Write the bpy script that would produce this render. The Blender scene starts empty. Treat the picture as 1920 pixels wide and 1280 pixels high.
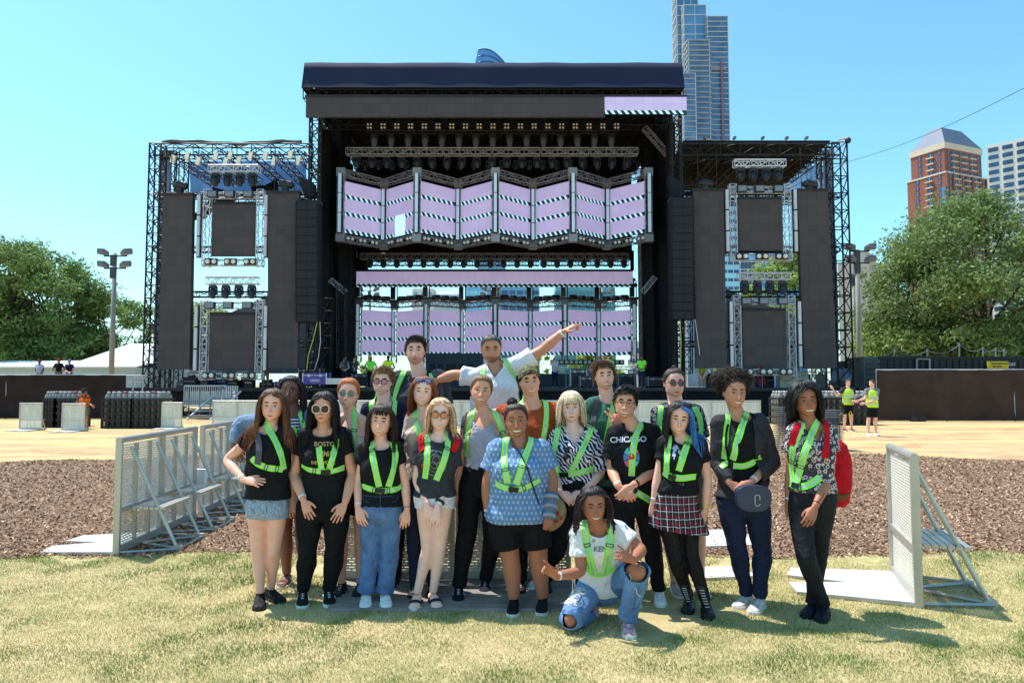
import bpy, math, random
import numpy as np
from mathutils import Vector, Matrix
from mathutils.bvhtree import BVHTree
random.seed(7); RNG = np.random.default_rng(7)
SC = bpy.context.scene; COL = SC.collection
R = math.radians
# ---------------------------------------------------------------- camera
FPX = 1350.0; PITCH = math.atan(80/FPX); CAMZ = 1.7
cam = bpy.data.cameras.new('camera'); camo = bpy.data.objects.new('camera', cam); COL.objects.link(camo)
camo.location = (0, 0, CAMZ); camo.rotation_euler = (math.pi/2+PITCH, 0, 0)
cam.sensor_width = 36; cam.lens = 36*FPX/1920; cam.clip_start = 0.1; cam.clip_end = 6000
SC.camera = camo
# ---------------------------------------------------------------- world, sun, exposure
SUN_EL, SUN_AZ = R(64), R(-57)          # azimuth from +Y towards +X
w = bpy.data.worlds.new('World'); SC.world = w; w.use_nodes = True
nt = w.node_tree; nt.nodes.clear()
sky = nt.nodes.new('ShaderNodeTexSky'); sky.sky_type = 'NISHITA'; sky.sun_disc = False
sky.sun_elevation = SUN_EL; sky.sun_rotation = SUN_AZ; sky.air_density = 1.0; sky.dust_density = 0.7; sky.ozone_density = 1.0
mx = nt.nodes.new('ShaderNodeMix'); mx.data_type = 'RGBA'; mx.blend_type = 'MULTIPLY'; mx.inputs[0].default_value = 1
mx.inputs[7].default_value = (0.67, 1.07, 1.03, 1)
bg = nt.nodes.new('ShaderNodeBackground'); bg.inputs[1].default_value = 0.122
wo = nt.nodes.new('ShaderNodeOutputWorld')
tcw = nt.nodes.new('ShaderNodeTexCoord'); sxw = nt.nodes.new('ShaderNodeSeparateXYZ'); mrw = nt.nodes.new('ShaderNodeMapRange'); hz = nt.nodes.new('ShaderNodeMix'); hz.data_type = 'RGBA'
mrw.inputs[1].default_value = 0.16; mrw.inputs[2].default_value = -0.02; mrw.inputs[4].default_value = 0.6; nt.links.new(tcw.outputs['Generated'], sxw.inputs[0]); nt.links.new(sxw.outputs[2], mrw.inputs[0]); nt.links.new(mrw.outputs[0], hz.inputs[0])
hz.inputs[7].default_value = (5.6, 4.6, 4.7, 1); nt.links.new(sky.outputs[0], hz.inputs[6])
nt.links.new(hz.outputs[2], mx.inputs[6]); nt.links.new(mx.outputs[2], bg.inputs[0]); nt.links.new(bg.outputs[0], wo.inputs[0])
sl = bpy.data.lights.new('sun', 'SUN'); sl.energy = 3.4; sl.angle = R(0.55); sl.color = (1, 0.95, 0.885)
so = bpy.data.objects.new('sun', sl); COL.objects.link(so)
sd = Vector((math.sin(SUN_AZ)*math.cos(SUN_EL), math.cos(SUN_AZ)*math.cos(SUN_EL), math.sin(SUN_EL)))
so.rotation_euler = sd.to_track_quat('Z', 'Y').to_euler(); so.location = sd*60
SC.view_settings.view_transform = 'Standard'; SC.view_settings.look = 'None'
SC.view_settings.exposure = 0.96; SC.view_settings.gamma = 1
SC.cycles.max_bounces = 6

# ---------------------------------------------------------------- helpers
CP, SP = math.cos(PITCH), math.sin(PITCH)
def ray(px, py):
    a, b = (px-960)/FPX, (640-py)/FPX
    return Vector((a, CP-b*SP, SP+b*CP))
def P(px, py, Y):                      # point of the plane y=Y seen at photo pixel (px,py)
    d = ray(px, py); return Vector((0, 0, CAMZ)) + d*(Y/d.y)
def GP(px, py):                        # point of the ground seen there
    d = ray(px, py); return Vector((0, 0, CAMZ)) + d*(-CAMZ/d.z)
def S(r, g, b):                        # 0-255 sRGB -> linear
    return tuple(((c/255)/12.92 if c/255 <= .04045 else ((c/255+.055)/1.055)**2.4) for c in (r, g, b))
MATS = {}
def M(name, col, rough=.6, metal=0, var=.12, vs=3., bump=0., bs=60., emit=0, attr=False, spec=.4, alpha=None, fine=None):
    if name in MATS: return MATS[name]
    m = bpy.data.materials.new(name); m.use_nodes = True; n = m.node_tree; b = n.nodes['Principled BSDF']; L = n.links
    b.inputs['Roughness'].default_value = rough; b.inputs['Metallic'].default_value = metal
    b.inputs['Specular IOR Level'].default_value = spec
    tc = n.nodes.new('ShaderNodeTexCoord'); src = None
    if var or attr:
        mixn = n.nodes.new('ShaderNodeMix'); mixn.data_type = 'RGBA'
        mixn.inputs[6].default_value = (*[c*(1-var) for c in col], 1); mixn.inputs[7].default_value = (*[min(1, c*(1+var)) for c in col], 1)
        ns = n.nodes.new('ShaderNodeTexNoise'); ns.inputs['Scale'].default_value = vs; ns.inputs['Detail'].default_value = 5
        L.new(tc.outputs['Object'], ns.inputs['Vector'])
        mr = n.nodes.new('ShaderNodeMapRange'); mr.inputs[1].default_value = .3; mr.inputs[2].default_value = .7
        L.new(ns.outputs[0], mr.inputs[0]); L.new(mr.outputs[0], mixn.inputs[0]); src = mixn.outputs[2]
        if attr:
            at = n.nodes.new('ShaderNodeAttribute'); at.attribute_name = 'Col'
            m2 = n.nodes.new('ShaderNodeMix'); m2.data_type = 'RGBA'; m2.blend_type = 'MULTIPLY'; m2.inputs[0].default_value = 1
            L.new(src, m2.inputs[6]); L.new(at.outputs['Color'], m2.inputs[7]); src = m2.outputs[2]
        L.new(src, b.inputs['Base Color'])
    else: b.inputs['Base Color'].default_value = (*col, 1)
    if bump:
        nb = n.nodes.new('ShaderNodeTexNoise'); nb.inputs['Scale'].default_value = bs; nb.inputs['Detail'].default_value = 4
        L.new(tc.outputs['Object'], nb.inputs['Vector'])
        bp = n.nodes.new('ShaderNodeBump'); bp.inputs['Strength'].default_value = bump; bp.inputs['Distance'].default_value = 1.0/bs
        L.new(nb.outputs[0], bp.inputs['Height']); L.new(bp.outputs[0], b.inputs['Normal'])
    if emit:
        b.inputs['Emission Strength'].default_value = emit
        if src: L.new(src, b.inputs['Emission Color'])
        else: b.inputs['Emission Color'].default_value = (*col, 1)
    if alpha is not None: b.inputs['Alpha'].default_value = alpha
    MATS[name] = m; return m

def unit(v):
    v = np.asarray(v, float); return v/(np.linalg.norm(v)+1e-12)
class MB:
    def __init__(s): s.V = []; s.n = 0; s.G = []; s.Cc = []
    def add(s, V, F, mi=0, col=None):
        V = np.asarray(V, float).reshape(-1, 3); F = np.asarray(F, int)
        s.V.append(V); s.G.append((F+s.n, mi))
        c = np.ones((len(V), 3)) if col is None else (np.ones((len(V), 3))*np.asarray(col, float).reshape(-1, 1) if np.ndim(col) < 2 and np.size(col) in (1, len(V)) else np.ones((len(V), 3))*np.asarray(col, float))
        s.Cc.append(c); s.n += len(V); return s
    def merge(s, o, mi_off=0):
        for V, (F, mi), C in zip(o.V, o.G, o.Cc): pass
        base = s.n
        for V in o.V: s.V.append(V)
        for C in o.Cc: s.Cc.append(C)
        for F, mi in o.G: s.G.append((F+base, mi+mi_off))
        s.n += o.n; return s
    def arr(s): return np.concatenate(s.V) if s.V else np.zeros((0, 3))
    def box(s, c, size, rz=0, mi=0, axes=None, col=None):
        c = np.asarray(c, float); h = np.asarray(size, float)/2
        if axes is None: ax = np.array([[math.cos(rz), math.sin(rz), 0], [-math.sin(rz), math.cos(rz), 0], [0, 0, 1]])
        else: ax = np.asarray(axes, float)
        q = np.array([[-1,-1,-1],[1,-1,-1],[1,1,-1],[-1,1,-1],[-1,-1,1],[1,-1,1],[1,1,1],[-1,1,1]])*h
        return s.add(c+q@ax, [[0,3,2,1],[4,5,6,7],[0,1,5,4],[1,2,6,5],[2,3,7,6],[3,0,4,7]], mi, col)
    def bx(s, x0, x1, y0, y1, z0, z1, mi=0): return s.box(((x0+x1)/2, (y0+y1)/2, (z0+z1)/2), (abs(x1-x0), abs(y1-y0), abs(z1-z0)), 0, mi)
    def tube(s, a, b, r, n=6, r2=None, mi=0, col=None):
        return s.poly([a, b], [r, r if r2 is None else r2], n, mi, col)
    def poly(s, pts, rad, n=6, mi=0, col=None, flat=1., caps=True):
        p = np.asarray(pts, float); k = len(p); rad = np.ones(k)*rad
        t = np.gradient(p, axis=0); t /= (np.linalg.norm(t, axis=1, keepdims=True)+1e-12)
        u = np.cross(t[0], (0, 0, 1.)); 
        if np.linalg.norm(u) < 1e-3: u = np.cross(t[0], (0, 1., 0))
        u = unit(u); a = np.arange(n)/n*2*math.pi; V = []
        for i in range(k):
            u = unit(u-t[i]*np.dot(u, t[i])); v = np.cross(t[i], u)
            V.append(p[i]+rad[i]*(np.outer(np.cos(a), u)+flat*np.outer(np.sin(a), v)))
        V = np.concatenate(V); s.grid(V, k, n, mi, col)
        if caps:
            F1 = np.array([list(range(n))[::-1]]); F2 = np.array([list(range((k-1)*n, k*n))])
            s.G.append((F1+s.n-len(V), mi)); s.G.append((F2+s.n-len(V), mi))
        return s
    def grid(s, V, k, n, mi=0, col=None, wrap=True):
        i = np.arange(k-1)[:, None]; j = np.arange(n if wrap else n-1)[None, :]; j2 = (j+1) % n
        F = np.stack([i*n+j, i*n+j2, (i+1)*n+j2, (i+1)*n+j], -1).reshape(-1, 4)
        return s.add(V, F, mi, col)
    def rings(s, rs, n=20, mi=0, ex=2.0, col=None):   # rs: (center, ax, ay) elliptic rings, capped
        a = np.arange(n)/n*2*math.pi; c, q = np.cos(a), np.sin(a)
        c = np.sign(c)*abs(c)**(2/ex); q = np.sign(q)*abs(q)**(2/ex)
        V = np.concatenate([np.asarray(o)+np.outer(c, ax)+np.outer(q, ay) for o, ax, ay in rs]); k = len(rs)
        s.grid(V, k, n, mi, col)
        s.G.append((np.array([list(range(n))[::-1]])+s.n-len(V), mi)); s.G.append((np.array([list(range((k-1)*n, k*n))])+s.n-len(V), mi))
        return s
    def ball(s, c, r, n=12, mi=0, col=None, axes=None):
        r = np.ones(3)*r; A = np.eye(3) if axes is None else np.asarray(axes, float)
        c = np.asarray(c, float); th = np.linspace(.12, math.pi-.12, n)
        return s.rings([(c-A[2]*r[2]*math.cos(t), A[0]*r[0]*math.sin(t), A[1]*r[1]*math.sin(t)) for t in th], max(8, n), mi, 2., col)
    def quad(s, a, b, c, d, mi=0): return s.add([a, b, c, d], [[0, 1, 2, 3]], mi)
    def build(s, name, mats, parent=None, smooth=False, origin=None, attr=False):
        if not isinstance(mats, (list, tuple)): mats = [mats]
        V = s.arr(); o0 = np.zeros(3)
        if origin is not None: o0 = np.asarray(origin, float); V = V-o0
        elif parent is not None and 'wo' in parent: o0 = np.array(parent['wo'])
        if origin is None: V = V-o0
        me = bpy.data.meshes.new(name)
        me.vertices.add(len(V)); me.vertices.foreach_set('co', V.astype(np.float32).ravel())
        cnt = np.concatenate([np.full(len(F), F.shape[1]) for F, _ in s.G]); mi = np.concatenate([np.full(len(F), m) for F, m in s.G])
        lp = np.concatenate([F.ravel() for F, _ in s.G]).astype(np.int32)
        me.loops.add(len(lp)); me.loops.foreach_set('vertex_index', lp)
        me.polygons.add(len(cnt)); me.polygons.foreach_set('loop_start', np.concatenate([[0], np.cumsum(cnt)[:-1]]).astype(np.int32))
        me.polygons.foreach_set('material_index', mi.astype(np.int32))
        me.polygons.foreach_set('use_smooth', np.full(len(cnt), bool(smooth)))
        if attr:
            C = np.concatenate(s.Cc); ca = me.attributes.new('Col', 'FLOAT_COLOR', 'POINT')
            ca.data.foreach_set('color', np.concatenate([C, np.ones((len(C), 1))], 1).astype(np.float32).ravel())
        me.update(calc_edges=True)
        for m in mats: me.materials.append(m)
        o = bpy.data.objects.new(name, me); COL.objects.link(o)
        if origin is not None: o.location = o0
        if origin is not None: o['wo'] = [float(x) for x in o0]
        if parent is not None:
            o.parent = parent
            if origin is None: o['wo'] = list(parent['wo']) if 'wo' in parent else [0, 0, 0]
            else: o.location = Vector(o0)-Vector(parent['wo'] if 'wo' in parent else (0, 0, 0))
        return o
def tag(o, label=None, cat=None, group=None, kind=None):
    if label: o['label'] = label
    if cat: o['category'] = cat
    if group: o['group'] = group
    if kind: o['kind'] = kind
    return o
def empty(name, loc, label, cat, group=None):
    o = bpy.data.objects.new(name, None); COL.objects.link(o); o.location = loc; o['wo'] = [float(x) for x in loc]
    o.empty_display_size = .2
    return tag(o, label, cat, group)
def dup(root, loc, label=None, group=None, rotz=None, scale=None):
    def cp(o, par):
        c = o.copy(); COL.objects.link(c)
        if par is not None: c.parent = par
        for ch in list(o.children): cp(ch, c)
        return c
    r = cp(root, None); r.location = loc
    if rotz is not None: r.rotation_euler = (0, 0, rotz)
    if scale is not None: r.scale = (scale,)*3
    if label: r['label'] = label
    if group: r['group'] = group
    return r
ORD = ['first','second','third','fourth','fifth','sixth','seventh','eighth','ninth','tenth','eleventh','twelfth','thirteenth','fourteenth','fifteenth','sixteenth','seventeenth','eighteenth','nineteenth','twentieth','twenty-first','twenty-second','twenty-third','twenty-fourth','twenty-fifth','twenty-sixth']
# box truss between a and b: four chords, battens and diagonals
def truss(mb, a, b, w=.5, h=.5, side=(0, 1, 0), bay=None, r=.03, n=5, mi=0, rd=None, faces=4):
    a = np.asarray(a, float); b = np.asarray(b, float); L = np.linalg.norm(b-a); t = (b-a)/L
    s_ = np.asarray(side, float); s_ = unit(s_-t*np.dot(s_, t)); u = np.cross(t, s_)
    bay = bay or max(w, h); k = max(1, int(round(L/bay))); rd = rd or r*.6
    cs = [(-1,-1), (1,-1), (1,1), (-1,1)]
    off = [s_*x*w/2+u*y*h/2 for x, y in cs]
    for o in off: mb.tube(a+o, b+o, r, n, mi=mi)
    for i in range(k+1):
        p = a+t*L*i/k
        for j in range(4):
            if faces == 2 and j % 2: continue
            if i < k:
                q = a+t*L*(i+1)/k
                o1, o2 = (off[j], off[(j+1) % 4]) if i % 2 == 0 else (off[(j+1) % 4], off[j])
                mb.tube(p+o1, q+o2, rd, 4, mi=mi)
            mb.tube(p+off[j], p+off[(j+1) % 4], rd, 4, mi=mi)
    return mb
# ================================================================ ground
def ground_mat(name, c1, c2, c3, s1, s2, bump, bs, rough=.95):
    m = bpy.data.materials.new(name); m.use_nodes = True; n = m.node_tree; b = n.nodes['Principled BSDF']; L = n.links
    b.inputs['Roughness'].default_value = rough; b.inputs['Specular IOR Level'].default_value = .15
    g = n.nodes.new('ShaderNodeNewGeometry')
    def noise(s, d=6):
        q = n.nodes.new('ShaderNodeTexNoise'); q.inputs['Scale'].default_value = s; q.inputs['Detail'].default_value = d; q.inputs['Roughness'].default_value = .65
        L.new(g.outputs['Position'], q.inputs['Vector']); return q
    def mix(a, bb, f):
        q = n.nodes.new('ShaderNodeMix'); q.data_type = 'RGBA'
        for i, x in ((6, a), (7, bb)):
            if isinstance(x, tuple): q.inputs[i].default_value = (*x, 1)
            else: L.new(x, q.inputs[i])
        L.new(f, q.inputs[0]); return q.outputs[2]
    def rng(o, a, c):
        q = n.nodes.new('ShaderNodeMapRange'); q.inputs[1].default_value = a; q.inputs[2].default_value = c; L.new(o, q.inputs[0]); return q.outputs[0]
    n1, n2 = noise(s1), noise(s2, 8)
    c = mix(c1, c2, rng(n1.outputs[0], .4, .6)); c = mix(c, c3, rng(n2.outputs[0], .45, .68))
    L.new(c, b.inputs['Base Color'])
    nb = noise(bs, 6); bp = n.nodes.new('ShaderNodeBump'); bp.inputs['Strength'].default_value = bump; bp.inputs['Distance'].default_value = .03
    L.new(nb.outputs[0], bp.inputs['Height']); L.new(bp.outputs[0], b.inputs['Normal'])
    return m, n, mix, rng, noise, c, b
m_sand, *_ = ground_mat('sand_and_straw', S(186, 156, 120), S(166, 132, 102), S(198, 172, 134), .35, 1.6, .5, 9)
# streaks of straw running across
def streaks():
    n = m_sand.node_tree; L = n.links; b = n.nodes['Principled BSDF']; g = [x for x in n.nodes if x.type == 'NEW_GEOMETRY'][0]
    mp = n.nodes.new('ShaderNodeMapping'); mp.inputs['Scale'].default_value = (.12, .9, 1); L.new(g.outputs['Position'], mp.inputs[0])
    q = n.nodes.new('ShaderNodeTexNoise'); q.inputs['Scale'].default_value = 1; q.inputs['Detail'].default_value = 7; L.new(mp.outputs[0], q.inputs['Vector'])
    r = n.nodes.new('ShaderNodeMapRange'); r.inputs[1].default_value = .45; r.inputs[2].default_value = .6; L.new(q.outputs[0], r.inputs[0])
    mx = n.nodes.new('ShaderNodeMix'); mx.data_type = 'RGBA'; old = b.inputs['Base Color'].links[0].from_socket
    L.new(old, mx.inputs[6]); mx.inputs[7].default_value = (*S(192, 178, 122), 1); L.new(r.outputs[0], mx.inputs[0]); L.new(mx.outputs[2], b.inputs['Base Color'])
streaks()
mb = MB(); mb.quad((-2500, -60, 0), (2500, -60, 0), (2500, 4000, 0), (-2500, 4000, 0))
tag(mb.build('ground', m_sand), 'pale yellow sand and straw ground in front of the stage', kind='structure')
# mulch: front edge about 7.3 m, far edge 15 to 19 m, both wavy
m_mulch, *_ = ground_mat('mulch_base', S(146, 118, 98), S(118, 93, 76), S(172, 144, 120), 1.2, 14, 1., 40)
def mulch_edges(x):
    near = 7.28+.10*np.sin(x*1.7)+.06*np.sin(x*4.1+1)+.04*np.sin(x*9.3)
    far = 18.5-.022*(x)**2+.25*np.sin(x*.9)+.15*np.sin(x*2.3)+np.where(x > 0, .05*x, 0)
    return near, np.maximum(far, 14.5)
xs = np.linspace(-26, 26, 260); ne, fa = mulch_edges(xs); mb = MB()
V = np.concatenate([np.stack([xs, ne, xs*0+.004], 1), np.stack([xs, fa, xs*0+.004], 1)]); k = len(xs)
mb.add(V, [[i, i+1, k+i+1, k+i] for i in range(k-1)])
tag(mb.build('mulch_bed', m_mulch), 'dark brown wood chip mulch across the field', kind='structure')
# turf
m_turf, *_ = ground_mat('turf_soil', S(198, 178, 134), S(168, 162, 106), S(212, 192, 146), .9, 7, .8, 60)
mb = MB(); V = np.concatenate([np.stack([xs, xs*0-3, xs*0+.006], 1), np.stack([xs, ne+.02, xs*0+.006], 1)])
mb.add(V, [[i, i+1, k+i+1, k+i] for i in range(k-1)])
tag(mb.build('lawn_soil', m_turf), 'dry trampled lawn in front of the mulch', kind='structure')

def smooth_noise(x, y, seed, sc):      # cheap value noise, numpy
    r = np.random.default_rng(seed); v = 0
    for i in range(7):
        a = r.uniform(0, 6.28); f = sc*r.uniform(.6, 1.8); v = v+np.sin((x*math.cos(a)+y*math.sin(a))*f+r.uniform(0, 6.28)+1.5*np.sin((x*math.sin(a)-y*math.cos(a))*f*.7+i))
    return v/4
def grass():
    N = 430000
    y = 2.7+ (RNG.random(N)**1.1)*4.8; x = (RNG.random(N)*2-1)*(y*.74+1.1)
    near, _ = mulch_edges(x); edge = near+.06-.25*RNG.random(N)**3
    keep = (y < edge) & (smooth_noise(x, y, 5, 3.2) > -.75+RNG.random(N)*.25)
    # sparse tufts creeping onto mulch
    x, y = x[keep], y[keep]; N = len(x)
    dryf = np.clip(.69-.34*smooth_noise(x, y, 3, 2.2)-.46*smooth_noise(x, y, 9, 7)+RNG.normal(0, .22, N), 0, 1)
    h = (.013+.018*RNG.random(N))*(1.25-.5*dryf); a = RNG.random(N)*6.283; w_ = .0016+.0014*RNG.random(N)
    lean = RNG.random(N)*.9*h; la = RNG.random(N)*6.283
    z0 = .004*np.ones(N); c, s_ = np.cos(a)*w_, np.sin(a)*w_
    p0 = np.stack([x-c, y-s_, z0], 1); p1 = np.stack([x+c, y+s_, z0], 1)
    m_ = np.stack([x+np.cos(la)*lean*.4, y+np.sin(la)*lean*.4, h*.6], 1); cc = np.stack([c, s_, 0*c], 1)*.8
    tip = np.stack([x+np.cos(la)*lean, y+np.sin(la)*lean, h], 1)
    V = np.stack([p0, p1, m_+cc, m_-cc, tip], 1).reshape(-1, 3); b_ = (np.arange(N)*5)[:, None]
    green = np.array(S(120, 146, 68)); dry = np.array(S(238, 218, 166)); col = green*(1-dryf[:, None])+dry*dryf[:, None]
    col *= RNG.uniform(.7, 1.2, (N, 1)); col = np.repeat(col, 5, 0)
    mb = MB(); mb.add(V, b_+np.array([0, 1, 2, 3]), 0, col); mb.G.append((b_+np.array([3, 2, 4]), 0))
    m = M('grass_blade', (1, 1, 1), .7, var=.08, vs=2, attr=True, spec=.2)
    tag(mb.build('grass', m, attr=True), 'short sun-dried lawn grass with greener patches', 'grass', kind='stuff')
grass()
def chips():
    N = 190000
    y = 7.1+12*RNG.random(N)**1.5; x = (RNG.random(N)*2-1)*(y*.78+1.6)
    near, far = mulch_edges(x); keep = (y > near-.12*RNG.random(N)**2) & (y < far); x, y = x[keep], y[keep]; N = len(x)
    L_ = RNG.uniform(.007, .021, N)*RNG.uniform(.6, 1.3, N)*(1+.035*(y-7)); W_ = RNG.uniform(.003, .009, N)*(1+.06*(y-7)); a = RNG.random(N)*6.283
    u = np.stack([np.cos(a), np.sin(a), RNG.normal(0, .35, N)], 1)*L_[:, None]; v = np.stack([-np.sin(a), np.cos(a), RNG.normal(0, .5, N)], 1)*W_[:, None]
    c = np.stack([x, y, .006+.014*RNG.random(N)+.01*(smooth_noise(x, y, 21, 6)+1)*.5], 1)
    V = np.stack([c-u-v, c+u-v, c+u+v, c-u+v], 1).reshape(-1, 3)
    base = np.array([S(154, 122, 100), S(124, 96, 78), S(182, 150, 126), S(216, 190, 164), S(166, 134, 110)])
    col = base[RNG.choice(5, N, p=[.34, .28, .2, .05, .13])]*RNG.uniform(.75, 1.2, (N, 1))
    mb = MB(); mb.add(V, (np.arange(N)*4)[:, None]+np.arange(4), 0, np.repeat(col, 4, 0))
    tag(mb.build('wood_chips', M('wood_chip', (1, 1, 1), .9, var=.1, attr=True, spec=.15), attr=True), 'loose brown wood chips of the mulch bed', 'mulch', kind='stuff')
chips()

# ================================================================ trees
m_bark = M('bark', S(74, 62, 52), .95, var=.3, vs=3, bump=.6, bs=12)
def leaf_mat(name, c): 
    if name in MATS: return MATS[name]
    m = M(name, c, .55, var=.25, vs=.7, attr=True, spec=.25); b = m.node_tree.nodes['Principled BSDF']
    n = m.node_tree; tr = n.nodes.new('ShaderNodeBsdfTranslucent'); mxs = n.nodes.new('ShaderNodeMixShader'); mxs.inputs[0].default_value = .35
    src = b.inputs['Base Color'].links[0].from_socket; n.links.new(src, tr.inputs[0])
    out = [x for x in n.nodes if x.type == 'OUTPUT_MATERIAL'][0]
    n.links.new(b.outputs[0], mxs.inputs[1]); n.links.new(tr.outputs[0], mxs.inputs[2]); n.links.new(mxs.outputs[0], out.inputs[0]); return m
def tree(pos, H, Wd, seed, label, lm, crown0=.22, n_clump=64, leaves=30000, ls=.17, group=None, lean=0):
    rg = np.random.default_rng(seed); x0, y0 = pos[0], pos[1]; z0 = pos[2] if len(pos) > 2 else 0
    root = empty('tree', (x0, y0, z0), label, 'tree', group)
    tr = MB(); tips = []
    top = np.array([x0+lean, y0, z0+H*.62]); b0 = np.array([x0, y0, z0])
    pts = [b0, b0+(lean*.2, 0, H*.12), b0+(lean*.5, .1, H*.32), top]
    tr.poly(pts, np.array([.045, .032, .025, .010])*H*.62, 9)
    cl = []
    for i in range(n_clump):
        th = rg.uniform(0, 6.283); zz = rg.uniform(crown0, .97); prof = math.sin(math.pi*min(1, (zz-crown0+.10)/(1.10-crown0)))**.6
        rr = Wd*.5*prof*math.sqrt(rg.uniform(.12, 1)); c = np.array([x0+lean*zz+rr*math.cos(th), y0+rr*math.sin(th), z0+zz*H])
        cl.append((c+rg.normal(0, .015*H, 3), rg.uniform(.045, .125)*H))
    for c, r in cl[:26]:
        s0 = rg.uniform(.25, .95); a = b0+(top-b0)*s0*.95; a[2] = min(a[2], c[2]-.02*H); m_ = (a+c)/2+rg.normal(0, .03*H, 3); m_[2] += .03*H
        tr.poly([a, m_, c], [.010*H*(1.2-s0), .006*H, .002*H], 5)
    tr.build('trunk', m_bark, root, smooth=True)
    wts = np.array([r**2 for c, r in cl]); wts /= wts.sum(); cnt = rg.multinomial(leaves, wts); VV = []; CC = []
    for (c, r), k in zip(cl, cnt):
        d = rg.normal(size=(k, 3)); d /= np.linalg.norm(d, axis=1, keepdims=True); rad = r*(rg.random((k, 1))**.4)
        bump = 1+.28*np.sin(d[:, :1]*5+seed)+.22*np.sin(d[:, 1:2]*7+c[0])+.2*np.sin(d[:, 2:]*9+c[2])
        p = c+d*rad*bump*np.array([1.25, 1.25, .72])
        nn = unit3(d*.5+rg.normal(size=(k, 3))*.7+np.array([0, 0, .5])); u = unit3(np.cross(nn, rg.normal(size=(k, 3)))); v = np.cross(nn, u)
        s_ = ls*rg.uniform(.5, 1.3, (k, 1)); u = u*s_; v = v*s_*.5
        VV.append(np.stack([p-u, p+v*.9-u*.1, p+u, p-v*.9-u*.1], 1).reshape(-1, 3)); t = rg.uniform(.75, 1.25)
        CC.append(np.repeat(rg.uniform(.65, 1.35, (k, 1))*np.array([t, t, .9*t]), 4, 0))
    V = np.concatenate(VV); mbc = MB(); mbc.add(V, (np.arange(len(V)//4)*4)[:, None]+np.arange(4), 0, np.concatenate(CC))
    mbc.build('crown', lm, root, attr=True); return root
def unit3(v): return v/(np.linalg.norm(v, axis=1, keepdims=True)+1e-9)
lmA = leaf_mat('leaves_left', S(120, 144, 84)); lmB = leaf_mat('leaves_right', S(114, 134, 84)); lmC = leaf_mat('leaves_light', S(150, 172, 96))
gl = 'trees beyond the left fence'; gr = 'trees beyond the right fence'
tree((P(8, 700, 66).x, 66), 15.2, 13.5, 1, 'tall broad tree at the left edge beyond the black fence', lmA, group=gl, leaves=34000)
tree((P(98, 700, 68).x, 68), 14.2, 11, 2, 'dark green tree standing just right of the leftmost tree', lmA, group=gl)
tree((P(205, 700, 72).x, 72), 10.6, 9.5, 3, 'lower tree right behind the tall grey floodlight pole on the left', lmA, group=gl, leaves=24000)
tree((P(-60, 700, 80).x, 80), 14, 12, 31, 'tree partly cut off by the left edge behind the taller one', lmA, group=gl, leaves=14000, ls=.25)
tree((P(60, 700, 84).x, 84), 10, 13, 32, 'far tree filling the gap low behind the left trees', lmA, group=gl, leaves=14000, ls=.25)
tree((P(1850, 700, 56).x, 56), 16.4, 15.5, 4, 'largest tree on the right with dark branching limbs', lmB, .2, 96, 46000, group=gr)
tree((P(1735, 700, 60).x, 60), 13.6, 9.2, 5, 'feathery tree left of the largest one on the right', lmB, .2, 70, 32000, group=gr)
tree((P(1668, 700, 64).x, 64), 7.6, 5.6, 6, 'smaller tree behind the pole right of the stage', lmC, .15, 40, 24000, group=gr)
tree((P(1990, 700, 62).x, 62), 16, 12, 7, 'tree at the right edge partly outside the picture', lmB, .15, 44, 20000, ls=.22, group=gr)
tree((P(1930, 700, 75).x, 75), 9, 16, 71, 'low far tree filling in behind the right hand trunks', lmB, .05, 40, 16000, ls=.28, group=gr)
tree((P(1780, 700, 78).x, 78), 8, 14, 72, 'low bushy tree far behind the dark container', lmC, .05, 40, 15000, ls=.26, group=gr)
tree((P(1475, 700, 74).x, 74), 15, 9, 8, 'light green tree seen through the right stage wing', lmC, .25, 44, 22000, ls=.2, group=gr)
tree((P(1405, 700, 82).x, 82), 9.5, 7, 81, 'low light tree behind the middle of the right stage wing', lmC, .2, 30, 9000, ls=.25, group=gr)
tree((P(1125, 700, 110).x, 110), 7.0, 9, 82, 'low tree line seen under the lower video wall on the right', lmC, .0, 30, 8000, ls=.28, group=gr)
tree((P(1005, 700, 112).x, 112), 6.6, 10, 83, 'low tree seen under the middle of the lower video wall', lmC, .0, 30, 8000, ls=.28, group=gr)
tree((P(658, 700, 112).x, 112), 5.4, 9, 84, 'small bush like tree seen in the gap left of the lower video wall', lmC, .0, 20, 5000, ls=.28, group=gr)
tree((P(365, 700, 78).x, 78), 11.0, 7, 85, 'tree glimpsed through the left stage wing beside the lower screen', lmC, .2, 30, 9000, ls=.22, group=gl)
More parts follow.
